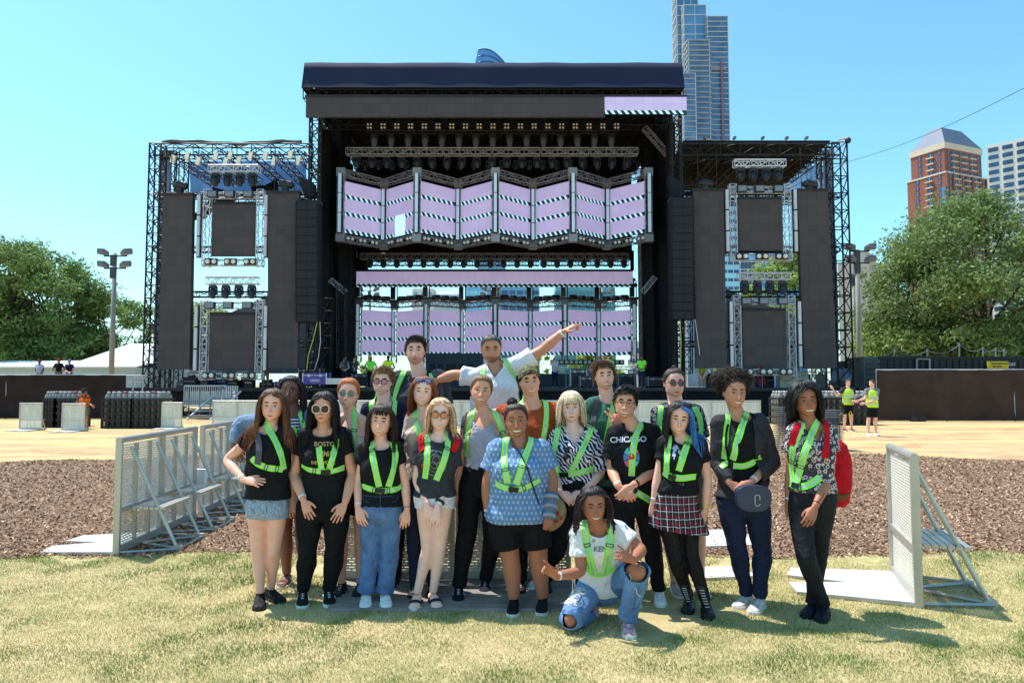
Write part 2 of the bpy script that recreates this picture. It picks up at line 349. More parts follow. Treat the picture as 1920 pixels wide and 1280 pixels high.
# ================================================================ materials of the stage
m_black = M('black_steel', S(26, 27, 33), .55, .1, var=.25)
m_cloth = M('black_cloth', S(20, 20, 24), .95, var=.3, vs=2, bump=.4, bs=3)
m_navy = M('navy_tarp', S(36, 42, 68), .8, var=.08, vs=.4, spec=.2)
m_alu = M('aluminium_truss', S(150, 148, 156), .45, .3, var=.1)
m_bright = M('bright_aluminium', S(196, 198, 208), .5, .15, var=.08)
m_ledoff = M('led_screen_off', S(84, 78, 80), 1., spec=.05, var=.05, vs=.8)
m_ledoff2 = M('led_screen_frame', S(46, 44, 50), .8, var=.1)
m_lav = M('lit_lavender', S(180, 162, 208), .6, var=.015, vs=.6, emit=.50)
m_lav.node_tree.nodes['Principled BSDF'].inputs['Emission Strength'].default_value = .34
def modules(m, c1, c2, cm, w_=.5):
    n = m.node_tree; b = n.nodes['Principled BSDF']; L = n.links; tc = n.nodes.new('ShaderNodeTexCoord'); sx = n.nodes.new('ShaderNodeSeparateXYZ'); cb = n.nodes.new('ShaderNodeCombineXYZ'); L.new(tc.outputs['Object'], sx.inputs[0]); L.new(sx.outputs[0], cb.inputs[0]); L.new(sx.outputs[2], cb.inputs[1])
    br = n.nodes.new('ShaderNodeTexBrick'); br.offset = 0; br.inputs['Scale'].default_value = 1; br.inputs['Brick Width'].default_value = w_; br.inputs['Row Height'].default_value = w_; br.inputs['Mortar Size'].default_value = .008; br.inputs['Mortar Smooth'].default_value = .3
    for k_, c_ in (('Color1', c1), ('Color2', c2), ('Mortar', cm)): br.inputs[k_].default_value = (*S(*c_), 1)
    L.new(cb.outputs[0], br.inputs['Vector']); L.new(br.outputs['Color'], b.inputs['Base Color'])
    if b.inputs['Emission Strength'].default_value > 0: L.new(br.outputs['Color'], b.inputs['Emission Color'])
modules(m_lav, (178, 165, 204), (171, 158, 197), (160, 148, 186)); modules(m_ledoff, (86, 80, 82), (79, 74, 77), (70, 66, 68))
m_cy = M('lit_pale_cyan', S(180, 220, 236), .6, var=0, emit=.38)
m_dk = M('lit_dark_green', S(20, 42, 46), .6, var=0, emit=.3)
m_tube = M('light_tube', S(176, 200, 222), .4, var=.05, emit=.18)
m_fix = M('fixture_black', S(44, 44, 52), .45, .1, var=.2)
m_fixg = M('fixture_grey', S(84, 86, 98), .5, .1, var=.15)
m_lamp = M('lamp_lens', S(228, 224, 214), .25, var=.05)
m_speaker = M('speaker_grille', S(40, 42, 54), .9, .0, var=.1, vs=3, spec=.1)
m_bluetarp = M('blue_scrim', S(140, 176, 216), .8, var=.18, vs=.6, bump=.4, bs=2)
m_greytarp = M('grey_tarp', S(130, 136, 158), .8, var=.25, vs=1.2, bump=.4, bs=2)
def tarpglow(m, f=.5):
    n = m.node_tree; b = n.nodes['Principled BSDF']; tr = n.nodes.new('ShaderNodeBsdfTranslucent'); ms = n.nodes.new('ShaderNodeMixShader'); ms.inputs[0].default_value = f
    n.links.new(b.inputs['Base Color'].links[0].from_socket, tr.inputs[0]); o = [x for x in n.nodes if x.type == 'OUTPUT_MATERIAL'][0]
    n.links.new(b.outputs[0], ms.inputs[1]); n.links.new(tr.outputs[0], ms.inputs[2]); n.links.new(ms.outputs[0], o.inputs[0])
tarpglow(m_bluetarp); tarpglow(m_greytarp, .35)
DECK = 1.5; YF = 38.0
def PX(px, Y, py=450): return P(px, py, Y).x
def PZ(py, Y, px=960): return P(px, py, Y).z
def cloth(mb, x0, x1, z0, z1, y, amp=.12, nx=40, nz=12, seed=0, sagtop=0., th=.02, mi=0, fold=9.):
    r = np.random.default_rng(seed); u = np.linspace(0, 1, nx); v = np.linspace(0, 1, nz); U, W = np.meshgrid(u, v, indexing='ij')
    X = x0+(x1-x0)*U; Z = z0+(z1-z0)*W; Yv = y+amp*(np.sin(U*fold*abs(x1-x0)*.35+np.sin(W*3+seed)*1.2)+.5*np.sin(W*7+U*5+seed))
    Z = Z-sagtop*np.sin(U*math.pi*3+seed)**2*W
    V = np.stack([X, Yv, Z], -1).reshape(-1, 3); mb.grid(V, nx, nz, mi, wrap=False); V2 = V+np.array([0, th, 0]); mb.grid(V2, nx, nz, mi, wrap=False)

stage = empty('concert_stage', (0, YF, 0), 'huge black concert stage with a roof, two side wings and a raised deck', 'stage')
# deck and skirt
mb = MB(); xl, xr = PX(205, YF), PX(1600, YF)
mb.bx(xl, xr, YF, 55, DECK-.14, DECK); mb.bx(xl, xr, YF-.05, YF-.002, DECK-.16, DECK+.02)
mb.build('deck', M('deck_black', S(44, 44, 52), .6, var=.3, vs=1), stage)
mb = MB(); cloth(mb, xl, PX(352, YF), 0, DECK-.16, YF+.1, .05, 30, 6, 3); cloth(mb, PX(445, YF), xr, 0, DECK-.16, YF+.1, .06, 160, 6, 5); mb.build('skirt', m_cloth, stage, smooth=True)
mb = MB()
for px in range(362, 445, 20): mb.tube((PX(px, 38.6), 38.6, 0), (PX(px, 38.6), 38.6, DECK-.14), .04)
for z in (.35, .8): mb.tube((PX(352, 38.6), 38.6, z), (PX(445, 38.6), 38.6, z), .03)
mb.build('deck_scaffold', m_alu, stage)
# towers
def tower(pxb, Y, ztop, w_, name='tower', r=.05):
    mb = MB(); x = PX(pxb, Y, 700); truss(mb, (x, Y, 0), (x, Y, ztop), w_, w_, (1, 0, 0), w_*1.15, r); mb.box((x, Y, .06), (w_+.5, w_+.5, .12)); return mb.build(name, m_black, stage)
ZW = PZ(268, YF)          # wing height
ZR = PZ(182, YF)          # bottom of the fascia zone
for px, Y, z, ww in ((284, YF+.3, ZW, .62), (304, 44, PZ(285, 44), .7), (584, YF+.3, ZR+1, .5), (1273, YF+.3, ZR+1, .5), (1579, YF+.3, ZW, .8), (1556, 44, PZ(285, 44), .7),
                     (330, 52, PZ(300, 52), .7), (1535, 52, PZ(300, 52), .7), (640, 52, PZ(260, 52), .7), (1220, 52, PZ(260, 52), .7)): tower(px, Y, z, ww)
# roof: navy tarp fascia, leaning forward, and the roof body
x0, x1 = PX(571, YF, 150), PX(1279, YF, 150); zt, zb = PZ(117, YF), PZ(172, YF)
mb = MB(); n = 70; rs = []
u = np.linspace(0, 1, n); X = x0+(x1-x0)*u; wob = .012*np.sin(u*23)+.01*np.sin(u*51)
prof = [(-.25, 0), (-.12, .2), (.0, .45), (.10, .75), (.22, .96), (.6, 1.0), (14, 1.03)]
V = np.stack([np.stack([X+(-.12 if False else 0)*X, YF-.3+d+0*X+.01*np.sin(u*40+h*3), zb+(zt-zb)*h+(wob if h > .9 else 0)+0*X], 1) for d, h in prof], 1).reshape(-1, 3)
mb.grid(V, n, len(prof), wrap=False); mb.build('roof_tarp', m_navy, stage, smooth=True)
mb = MB()
for xx in (x0, x1): mb.add([(xx, YF-.55, zb), (xx, YF-.1, zt-.2), (xx, YF+14, zt-.1), (xx, YF+14, zb)], [[0, 1, 2, 3]])
mb.bx(x0+.1, x1-.1, YF+13.6, YF+13.8, zb-.4, zt-.3); mb.bx(x0, x1, YF+.5, YF+14, zb+.3, zb+.45)
mb.build('roof_body', m_cloth, stage)
mb = MB(); truss(mb, (x0, YF+.2, ZR+.1), (x1, YF+.2, ZR+.1), .8, .5, (0, 1, 0), 1.3, .05)
for i in range(26):
    xx = x0+(x1-x0)*(i+.5)/26; mb.box((xx, YF-.1, zb-.02), (.08, .1, .32))
for i in range(7):
    xx = x0+(x1-x0)*(i+.5)/7; mb.box((xx, YF+.6, zb-.15), (.7, .2, .42))
for yy in (YF+4, YF+8, YF+12): truss(mb, (x0, yy, zb-.1), (x1, yy, zb-.1), .8, .8, (0, 1, 0), 1.4, .05)
for xx in np.linspace(x0+.5, x1-.5, 7): truss(mb, (xx, YF+.5, zb-.1), (xx, YF+13.5, zb-.1), .6, .6, (1, 0, 0), 1.4, .04)
mb.build('roof_truss', m_black, stage)
# side drapes
def one_cloth(name, mat, *a, **k): mb = MB(); cloth(mb, *a, **k); mb.build(name, mat, stage, smooth=True)
for Yd, pairs in ((43.9, ((592, 651), (1205, 1264))), (46, ((600, 650), (1206, 1255)))):
    for q, (pa, pb) in enumerate(pairs): one_cloth('side_drape', m_cloth, PX(pa, Yd), PX(pb, Yd), DECK, PZ(215, Yd), Yd, .18, 40, 20, q+int(Yd), fold=20)
for xx, sgn in ((PX(597, 40), 1), (PX(1259, 40), -1)):
    mb = MB(); yy = np.linspace(40, 51.5, 30); zz = np.linspace(DECK, PZ(222, 40), 8); Y2, Z2 = np.meshgrid(yy, zz, indexing='ij'); V = np.stack([xx+.15*np.sin(Y2*3)-sgn*.2, Y2, Z2], -1).reshape(-1, 3); mb.grid(V, 30, 8, wrap=False); mb.build('side_drape', m_cloth, stage, smooth=True)
# back cloth behind the upper wall, ragged lower edge
mb = MB(); nx = 90; u = np.linspace(0, 1, nx); xa, xb = PX(664, 51), PX(1186, 51); X = xa+(xb-xa)*u
zl = PZ(489, 51)+.05*np.sin(u*60); zh = PZ(200, 51)
V = np.stack([np.stack([X, 51+.25*np.sin(u*70)*(1-.5*h)+.1*np.sin(u*19+h*4), zl+(zh-zl)*h], 1) for h in np.linspace(0, 1, 10)], 1).reshape(-1, 3); mb.grid(V, nx, 10, wrap=False)
mb.bx(PX(664, 50.6), PX(690, 50.6), 50.5, 50.8, PZ(507, 50.6), PZ(470, 50.6))
mb.bx(PX(1182, 50.6), PX(1188, 50.6), 50.5, 50.8, PZ(507, 50.6), PZ(470, 50.6)); mb.build('back_cloth', m_cloth, stage, smooth=True)
# fill cloth at top corners of the opening
mb = MB(); mb.bx(PX(594, 45), PX(655, 45), 44.9, 45, PZ(480, 45), PZ(180, 45)); mb.bx(PX(1203, 45), PX(1262, 45), 44.9, 45, PZ(480, 45), PZ(180, 45)); mb.build('masking', m_cloth, stage)
# wing tops
def wing(a, b, sgn):
    mb = MB()
    for Y, pt, pb, ww in ((YF+.2, 268, 287, .5), (44, 305, 322, .5)):
        truss(mb, (PX(a, YF, 280), Y, PZ(pt, YF)-.4), (PX(b, YF, 280), Y, PZ(pt, YF)-.4), .7, .62, (0, 1, 0), 1.1, .045)
    for t in np.linspace(.08, .92, 6):
        x = PX(a, YF, 280)+(PX(b, YF, 280)-PX(a, YF, 280))*t; truss(mb, (x, YF+.5, PZ(268, YF)-.5), (x, 44, PZ(268, YF)-.5), .4, .4, (1, 0, 0), 1., .03)
    for py in (368, 468, 552): truss(mb, (PX(a, 40, py), 40, PZ(py, 40)), (PX(b, 40, py), 40, PZ(py, 40)), .35, .3, (0, 1, 0), .8, .035)
    truss(mb, (PX(a, 40, 645), 40, PZ(645, 40)), (PX(b, 40, 645), 40, PZ(645, 40)), .35, .3, (0, 1, 0), .8, .035)
    mb.build('wing_truss', m_black, stage)
wing(292, 582, 1); wing(1275, 1572, -1)
# left wing: ragged rolled canopy along the top edge, blue scrim behind
mb = MB(); n = 80; u = np.linspace(0, 1, n); xa, xb = PX(305, YF, 265), PX(566, YF, 265)
pts = np.stack([xa+(xb-xa)*u, YF-.05+0*u, PZ(268, YF)+.02+.05*np.sin(u*9)+.03*np.sin(u*31)-.1*u*(1-u)], 1); mb.poly(pts, .07+.04*np.abs(np.sin(u*14)), 8); mb.build('rolled_canopy', M('canopy_roll', S(90, 88, 92), .8, var=.4, vs=2, bump=.5, bs=6), stage, smooth=True)
mb = MB(); cloth(mb, PX(352, 45), PX(573, 45), PZ(360, 45), PZ(302, 45), 45, .1, 30, 14, 7); mb.build('blue_scrim', m_bluetarp, stage, smooth=True)
mb = MB(); cloth(mb, PX(1283, 50), PX(1556, 50), PZ(362, 50), PZ(310, 50), 50, .12, 30, 14, 8); mb.build('scrim', M('scrim_thin', S(120, 150, 196), .8, var=.1, vs=1, alpha=.55), stage, smooth=True)
for pa, pb, sd_ in ((298, 318, 9), (1547, 1566, 10)): one_cloth('side_tarp', m_greytarp, PX(pa, 42), PX(pb, 42), PZ(690, 42), PZ(282, 42), 42, .12, 14, 24, sd_, fold=30)
# sagging dark cloths above the columns on the left wing and behind the screens
mb = MB()
for (pa, pya), (pb, pyb), sg, Yc, seed in (((398, 350), (520, 335), .9, 43, 1), ((335, 410), (400, 365), .6, 43, 2), ((470, 350), (545, 372), -.6, 43, 3), ((1490, 385), (1510, 430), .3, 43, 4)):
    a, b = np.array(P(pa, pya, Yc)), np.array(P(pb, pyb, Yc)); t = np.linspace(0, 1, 14)[:, None]; top = a+(b-a)*t; top[:, 2] -= sg*np.sin(t[:, 0]*math.pi)*.6
    low = top.copy(); low[:, 2] -= .55+.25*np.sin(t[:, 0]*7+seed); low[:, 1] += .3
    mb.grid(np.stack([top, low], 1).reshape(-1, 3), 14, 2, wrap=False)
mb.build('sagging_cloth', m_cloth, stage, smooth=True)
# right wing roof underside (dark, sloping down to the rear)
mb = MB(); a, b = PX(1284, YF, 270), PX(1562, YF, 270); V = []
mb.add([(a, YF+.3, PZ(262, YF)), (b, YF+.3, PZ(262, YF)), (b, 46, PZ(262, YF)-.6), (a, 46, PZ(262, YF)-.6), (a, YF+.3, PZ(262, YF)+.06), (b, YF+.3, PZ(262, YF)+.06), (b, 46, PZ(262, YF)-.5), (a, 46, PZ(262, YF)-.5)], [[0, 1, 2, 3], [4, 7, 6, 5], [0, 4, 5, 1], [2, 6, 7, 3]])
mb.build('wing_roof', m_cloth, stage)
mb = MB()
for px in (1320, 1375, 1430, 1485, 1535): mb.tube(P(px, 300, YF+.4), (P(px-35, 300, 44).x, 44, PZ(310, 44)), .045, 6)
for px in (1322, 1377, 1430, 1475, 1512): mb.box(P(px, 259, YF), (.12, .3, .12))
mb.build('roof_strut', M('strut_grey', S(120, 116, 120), .5, .5), stage)
# grey backing walls seen low behind both wings
for q in ([(355, 700), (610, 700), (610, 530), (520, 545), (355, 622)], [(1362, 700), (1500, 700), (1500, 595), (1390, 555), (1362, 540)]):
    A = [P(a, b, 48) for a, b in q]; mb = MB(); mb.add(A+[p+Vector((0, .1, 0)) for p in A], [[0, 1, 2, 3, 4], [9, 8, 7, 6, 5]]); mb.build('grey_wind_wall', M('wind_wall', S(110, 112, 122), .9, var=.15, vs=1, bump=.3, bs=3), stage)
# lean-to bits at the drape edge: white braces
for a, b, w_, ba, r_ in ((P(620, 525, 39.5), P(648, 548, 39.5), .25, .3, .022), (P(640, 540, 39.4), P(641, 690, 39.4), .45, .6, .03), (P(1228, 520, 39.5), P(1205, 548, 39.5), .25, .3, .022), (P(1208, 240, 42), P(1252, 290, 42), .3, .35, .025), (P(616, 560, 39.4), P(612, 700, 39.4), .5, .7, .03), (P(1288, 590, 39.4), P(1288, 700, 39.4), .5, .7, .03)):
    mb = MB(); truss(mb, a, b, w_, w_, (0, 1, 0), ba, r_); mb.build('brace', m_black if w_ > .4 else m_alu, stage)
# ---------------------------------------------------------------- LED pieces
def hazard(mb, a, b, h, stripe=.34, mi_d=1, mi_c=2, nrm=(0, -1, 0)):
    a = np.asarray(a, float); b = np.asarray(b, float); L = np.linalg.norm(b-a); t = (b-a)/L; up = np.array([0, 0, h]); n = unit(np.cross(t, (0, 0, 1)))
    if n[1] > 0: n = -n
    mb.add([a, b, b+up, a+up], [[0, 1, 2, 3]], mi_d); k = int(L/stripe); o = n*.008
    for i in range(k):
        s0 = (i+.15)/k*L; s1 = s0+stripe*.48; sh = stripe*.42 if False else -stripe*.45
        p = [a+t*(min(max(s, 0), L))+o+u for s, u in ((s0, up*0), (s1, up*0), (s1+sh, up*1), (s0+sh, up*1))]; mb.add(p, [[0, 1, 2, 3]], mi_c)
def screen(parent, a, b, z0, z1, rows, name='screen_panel', gap=.02, hz=.34, bottom_only=False):
    mb = MB(); a = np.asarray(a, float); b = np.asarray(b, float); a2, b2 = a.copy(), b.copy(); a2[2] = b2[2] = 0
    rh = (z1-z0)/rows; n = unit(np.cross(b2-a2, (0, 0, 1))); n = -n if n[1] > 0 else n
    for i in range(rows):
        q0 = z0+rh*i; A = a2+(0, 0, q0+hz); B = b2+(0, 0, q0+hz); mb.add([A, B, b2+(0, 0, q0+rh), a2+(0, 0, q0+rh)], [[0, 1, 2, 3]], 0)
        hazard(mb, a2+(0, 0, q0), b2+(0, 0, q0), hz)
    bk = -n*.12; zz0, zz1 = (0, 0, z0), (0, 0, z1); mb.add([a2+zz0+bk, b2+zz0+bk, b2+zz1+bk, a2+zz1+bk, a2+zz0-n*.004, b2+zz0-n*.004, b2+zz1-n*.004, a2+zz1-n*.004], [[0, 1, 2, 3], [0, 4, 5, 1], [3, 2, 6, 7], [0, 3, 7, 4], [1, 5, 6, 2]], 3)
    return mb.build(name, [m_lav, m_dk, m_cy, m_black], parent)
def zigwall(Yn, Yf, pxs, ztop, zbot, label, topbars=True, hz=.23, rows=3):
    root = empty('video_wall', (0, Yf, zbot), label, 'video wall'); pts = []
    for i, px in enumerate(pxs):
        Y = Yn if i % 2 == 0 else Yf; pts.append(np.array([PX(px, Y, 400), Y, 0.]))
    for i in range(8):
        a, b = pts[i].copy(), pts[i+1].copy(); t = unit(b-a); a += t*.22; b -= t*.22; screen(root, a, b, zbot, ztop, rows, hz=hz)
    mb = MB()
    for i in range(8):
        a, b = pts[i], pts[i+1]
        truss(mb, a+(0, 0, ztop+.45), b+(0, 0, ztop+.45), .35, .38, (0, 0, 1), .55, .03)
        if topbars: truss(mb, a+(0, 0, zbot-.36), b+(0, 0, zbot-.36), .35, .4, (0, 0, 1), .55, .03)
    for i, p in enumerate(pts):
        q = p+np.array([0, .1 if i % 2 else .05, 0]); truss(mb, q+(0, 0, zbot-.5), q+(0, 0, ztop+.6), .38, .38, (1, 0, 0), .5, .028)
        mb.box(q+(0, 0, ztop+.45), (.5, .5, .5)); 
        if topbars: mb.box(q+(0, 0, zbot-.36), (.5, .45, .45))
    mb.build('frame', m_alu if topbars else M('dark_truss', S(112, 110, 120), .45, .5), root)
    for i, p in enumerate(pts):
        mb = MB(); f = -.32 if i % 2 == 0 else -.36; z = np.linspace(zbot-.1, ztop+(.35 if i % 2 == 0 else .0), 4)
        for j in range(3):
            mb.box((p[0], p[1]+f, (z[j]+z[j+1])/2), (.17, .12, z[j+1]-z[j]-.06)); mb.box((p[0], p[1]+f+.09, (z[j]+z[j+1])/2), (.26, .1, z[j+1]-z[j]), mi=1)
        mb.build('light_tube', [m_tube, m_black], root)
    return root, pts
UPX = [639, 720, 782, 859, 929, 999, 1074, 1138, 1216]
zt_u = PZ(338, 41.4); zb_u = PZ(435, 41.4)
uw, upts = zigwall(41.4, 43.6, UPX, zt_u, zb_u, 'upper zigzag video wall of eight lit lavender panels in silver truss frame')
LPX = [675, 741, 801, 868, 929, 994, 1058, 1120, 1186]
zt_l = PZ(580, 50); zb_l = PZ(665, 50)
lw_, lpts = zigwall(50, 51.6, LPX, zt_l, zb_l, 'lower zigzag video wall of eight lavender panels behind the group', topbars=False, hz=.23)
# twin lamps along the lower edge of the upper wall
def twin(mb, p, t, s=.17):
    t = unit(t)
    for k in (-.5, .5): mb.ball(np.array(p)+t*s*1.7*k, (s*.62, s*.5, s*.62), 8, 1)
    mb.box(p+np.array([0, .08, 0]), (s*3.2, .12, s*1.7), axes=[t, np.cross((0, 0, 1), t), (0, 0, 1)])
k = 0
for i in range(8):
    a, b = upts[i], upts[i+1]
    for t in (.24, .52, .8):
        p = a+(b-a)*t+np.array([0, -.3, zb_u-.34]); mb = MB(); twin(mb, p, b-a); k += 1
        tag(mb.build('twin_blinder', [m_fix, m_lamp], origin=p), f'{["first","second","third"][int(t*3.5)]} small twin lamp under the {ORD[i]} panel from the left of the upper video wall', 'stage light', 'twin lamps along the bottom of the upper video wall')
# white blank module on second panel and small ones at the ends
mb = MB(); a, b = upts[1], upts[2]; t = unit(b-a); n = np.array([t[1], -t[0], 0]); n = -n if n[1] > 0 else n
p0 = a+t*(np.linalg.norm(b-a)*.36)+n*.03; p1 = a+t*(np.linalg.norm(b-a)*.66)+n*.03
mb.add([p0+(0, 0, zb_u), p1+(0, 0, zb_u), p1+(0, 0, zb_u+1.25), p0+(0, 0, zb_u+1.25)], [[0, 1, 2, 3]]); mb.build('pale_module', M('pale_cyan_module', S(190, 232, 240), .6, var=0, emit=.5), uw)
# lavender strip screen between the walls
st = empty('strip_screen', (0, 49, PZ(535, 49)), 'long lavender strip screen with a hazard striped lower edge hanging between the two video walls', 'video screen')
screen(st, (PX(669, 49), 49, 0), (PX(1186, 49), 49, 0), PZ(538, 49), PZ(509, 49), 1, hz=.22)
mb = MB(); mb.tube((PX(664, 49), 48.95, PZ(535, 49)), (PX(1190, 49), 48.95, PZ(535, 49)), .05); mb.ball((PX(666, 49), 48.9, PZ(535, 49)), .15, 8); mb.ball((PX(1190, 49), 48.9, PZ(535, 49)), .15, 8); mb.bx(PX(669, 49), PX(1186, 49), 48.95, 49.1, PZ(509, 49), PZ(505, 49)); mb.build('rail', m_black, st)
# roof banner: grey part + lit part
bn = empty('banner_screen', (0, YF-.4, PZ(219, YF)), 'wide banner screen under the roof edge, dark grey with its right end lit lavender', 'video screen')
mb = MB(); mb.bx(PX(575, YF-.4, 200), PX(1133, YF-.4, 200), YF-.55, YF-.35, PZ(221, YF-.4), PZ(185, YF-.4)); mb.build('unlit_part', m_ledoff, bn)
mb = MB(); mb.bx(PX(573, YF-.4, 200), PX(1287, YF-.4, 200), YF-.56, YF-.2, PZ(184.6, YF-.4), PZ(180, YF-.4)); mb.build('top_rail', m_ledoff2, bn)
screen(bn, (PX(1133.5, YF-.5, 200), YF-.56, 0), (PX(1287, YF-.5, 200), YF-.56, 0), PZ(215, YF-.5), PZ(181, YF-.5), 1, 'lit_part', hz=.2)
# ---------------------------------------------------------------- hanging trusses and lights
def hang_truss(pa, pb, py, Y, secs, label, h=.42, mat=None, r=.028):
    xa, xb = PX(pa, Y, py), PX(pb, Y, py); z = PZ(py, Y); mb = MB(); L = (xb-xa)/secs
    for i in range(secs): truss(mb, (xa+L*i+.05, Y, z), (xa+L*(i+1)-.05, Y, z), .42, h, (0, 1, 0), h*1.2, r)
    return tag(mb.build('lighting_truss', mat or m_alu, origin=((xa+xb)/2, Y, z)), label, 'truss')
hang_truss(648, 1197, 285, 40.6, 6, 'pale silver lighting truss across the stage above the upper video wall', .36)
hang_truss(675, 1180, 481, 46.5, 6, 'silver lighting truss hanging below the upper video wall', .36)
hang_truss(688, 1161, 240, 40.6, 5, 'dark truss carrying the four lamp blinders high under the roof', .5, m_black)
hang_truss(676, 1180, 494, 49.5, 6, 'black truss just above the lavender strip screen', .3, m_black)
# moving light: yoke and head (built hanging down from its origin)
def spot_proto(s, pos, label, group, hd=m_fix, tilt=0., blade=False):
    root = empty('spotlight', pos, label, 'stage light', group); root['wo'] = [0, 0, 0]; root.location = (0, 0, 0)
    mb = MB(); mb.box((0, 0, -.07*s), (.34*s, .3*s, .14*s)); mb.box((-.2*s, 0, -.3*s), (.05*s, .14*s, .42*s)); mb.box((.2*s, 0, -.3*s), (.05*s, .14*s, .42*s)); mb.box((0, 0, -.14*s), (.44*s, .16*s, .06*s)); mb.tube((-.1*s, 0, 0), (-.1*s, 0, .12*s), .02*s); mb.tube((.1*s, 0, 0), (.1*s, 0, .12*s), .02*s)
    y = mb.build('yoke', m_fix, root)
    mb = MB(); d = np.array([0, -math.sin(tilt), -math.cos(tilt)]); c = np.array([0, 0, -.36*s])
    if blade: mb.rings([(c+(0, 0, .2*s), (.13*s, 0, 0), (0, .12*s, 0)), (c, (.2*s, 0, 0), (0, .15*s, 0)), (c-(0, 0, .35*s), (.17*s, 0, 0), (0, .12*s, 0)), (c-(0, 0, .6*s), (.1*s, 0, 0), (0, .1*s, 0))], 10)
    else: mb.poly([c-d*.2*s, c-d*.1*s, c+d*.08*s, c+d*.2*s, c+d*.3*s], np.array([.1, .17, .18, .15, .155])*s, 12); 
    h = mb.build('lamp_head', hd, root, smooth=True)
    if not blade: mb = MB(); mb.poly([c+d*.295*s, c+d*.31*s], np.array([.12, .12])*s, 12); mb.build('lens', M('lens_glass', S(70, 78, 96), .15, .2), h)
    root.location = pos; return root
def row(protoargs, xs, z, Y, fmt, group, **kw):
    pr = None
    for i, x in enumerate(xs):
        pos = (x, Y, z); lab = fmt.format(ORD[i])
        if pr is None: pr = spot_proto(protoargs, pos, lab, group, **kw)
        else: dup(pr, pos, lab)
xsr = lambda a, b, n, Y, py=300: np.linspace(PX(a, Y, py), PX(b, Y, py), n)
row(.9, xsr(702, 1146, 15, 40.8, 250), PZ(252, 40.8), 40.8, '{} grey torpedo shaped light from the left under the highest black truss', 'hanging lights high under the roof', hd=m_fixg, blade=True)
row(.95, xsr(669, 1176, 19, 41.4, 300), PZ(294, 41.4), 41.4, '{} spotlight from the left hanging under the pale truss above the upper video wall', 'spotlights above the upper video wall')
row(.8, xsr(684, 1172, 20, 42.8, 310), PZ(302, 42.8), 42.8, '{} spotlight from the left in the darker row right above the zigzag frame', 'second row of spotlights above the upper video wall')
row(.85, xsr(694, 1170, 20, 46.4, 495), PZ(486, 46.4), 46.4, '{} spotlight from the left hanging just above the lavender strip screen', 'spotlights above the strip screen')
for i, x in enumerate(xsr(694, 1155, 19, 40.3, 240)):
    mb = MB(); z = PZ(239, 40.3); mb.box((x, 40.15, z), (.36, .14, .42))
    for dx in (-.085, .085):
        for dz in (-.095, .095): mb.ball((x+dx, 40.07, z+dz), (.058, .04, .058), 8, 1)
    tag(mb.build('blinder', [m_fix, m_lamp], origin=(x, 40.2, z)), f'{ORD[i]} four lamp blinder from the left on the highest truss', 'stage light', 'four lamp blinders under the roof')
# lights standing on top of the lower wall
for i, (px, tall) in enumerate(((672, 1), (741, 1), (800, 1), (868, 1), (932, 1), (990, 1), (1058, 1), (1118, 1), (1180, 1))):
    x, y = lpts[i][0], lpts[i][1]; z = zt_l+.72; mb = MB(); mb.box((x-.1, y, z+.75), (.32, .3, 1.15)); mb.ball((x-.15, y-.1, z+1.35), (.32, .2, .16), 8); mb.tube((x+.2, y, z), (x+.2, y, z+1.3), .04); mb.box((x, y, z+.05), (.7, .5, .14))
    tag(mb.build('strobe_tower', m_fix, origin=(x, y, z)), f'{ORD[i]} upright black light fixture from the left standing on the lower video wall', 'stage light', 'upright lights on top of the lower video wall')
k = 0
for i in range(8):
    a, b = lpts[i], lpts[i+1]
    for t in (.25, .5, .75):
        p = a+(b-a)*t+np.array([0, 0, zt_l+.86]); mb = MB(); mb.rings([(p+(0, 0, -.16), (.3, 0, 0), (0, .2, 0)), (p+(0, 0, .02), (.36, 0, 0), (0, .24, 0)), (p+(0, 0, .2), (.3, 0, 0), (0, .18, 0))], 8); k += 1
        tag(mb.build('wash_light', m_fix, origin=p), f'{ORD[k-1]} low wash light from the left on top of the lower video wall', 'stage light', 'low wash lights on top of the lower video wall')
# ---------------------------------------------------------------- wings: LED columns, screens, line arrays
def column(c0, c1, top, bot, Y, label):
    (xa, xb), (xc, xd) = c0, c1; mb = MB()   # c0: top px pair, c1: bottom px pair
    A = [P(xc, bot, Y), P(xd, bot, Y), P(xb, top, Y), P(xa, top, Y)]; B = [p+Vector((0, .35, 0)) for p in A]
    mb.add(A+B, [[0, 1, 2, 3], [5, 4, 7, 6], [1, 5, 6, 2], [4, 0, 3, 7], [3, 2, 6, 7], [0, 4, 5, 1]])
    r = empty('led_column', ((A[0].x+A[1].x)/2, Y, A[0].z), label, 'video screen'); mb.build('panel', m_ledoff, r)
    mb = MB(); T0, T1 = A[3], A[2]; mb.bx(T0.x-.05, T1.x+.05, Y-.06, Y+.4, T0.z, T0.z+.12); mb.tube((T0.x+.3, Y+.2, T0.z), (T0.x+.3, Y+.2, T0.z+2.3), .02); mb.tube((T1.x-.3, Y+.2, T0.z), (T1.x-.3, Y+.2, T0.z+2.3), .02); mb.build('hanging_bar', m_ledoff2, r)
column((306, 361), (296, 355), 366, 692, 37.5, 'tall unlit grey screen column at the far left of the stage')
column((502, 561), (502, 558), 362, 690, 37.5, 'tall unlit grey screen column between the left screens and the left speaker stack')
column((1300, 1357), (1306, 1363), 358, 690, 37.5, 'tall unlit grey screen column beside the right speaker stack')
column((1495, 1552), (1509, 1570), 358, 690, 37.5, 'tall unlit grey screen column at the far right of the stage')
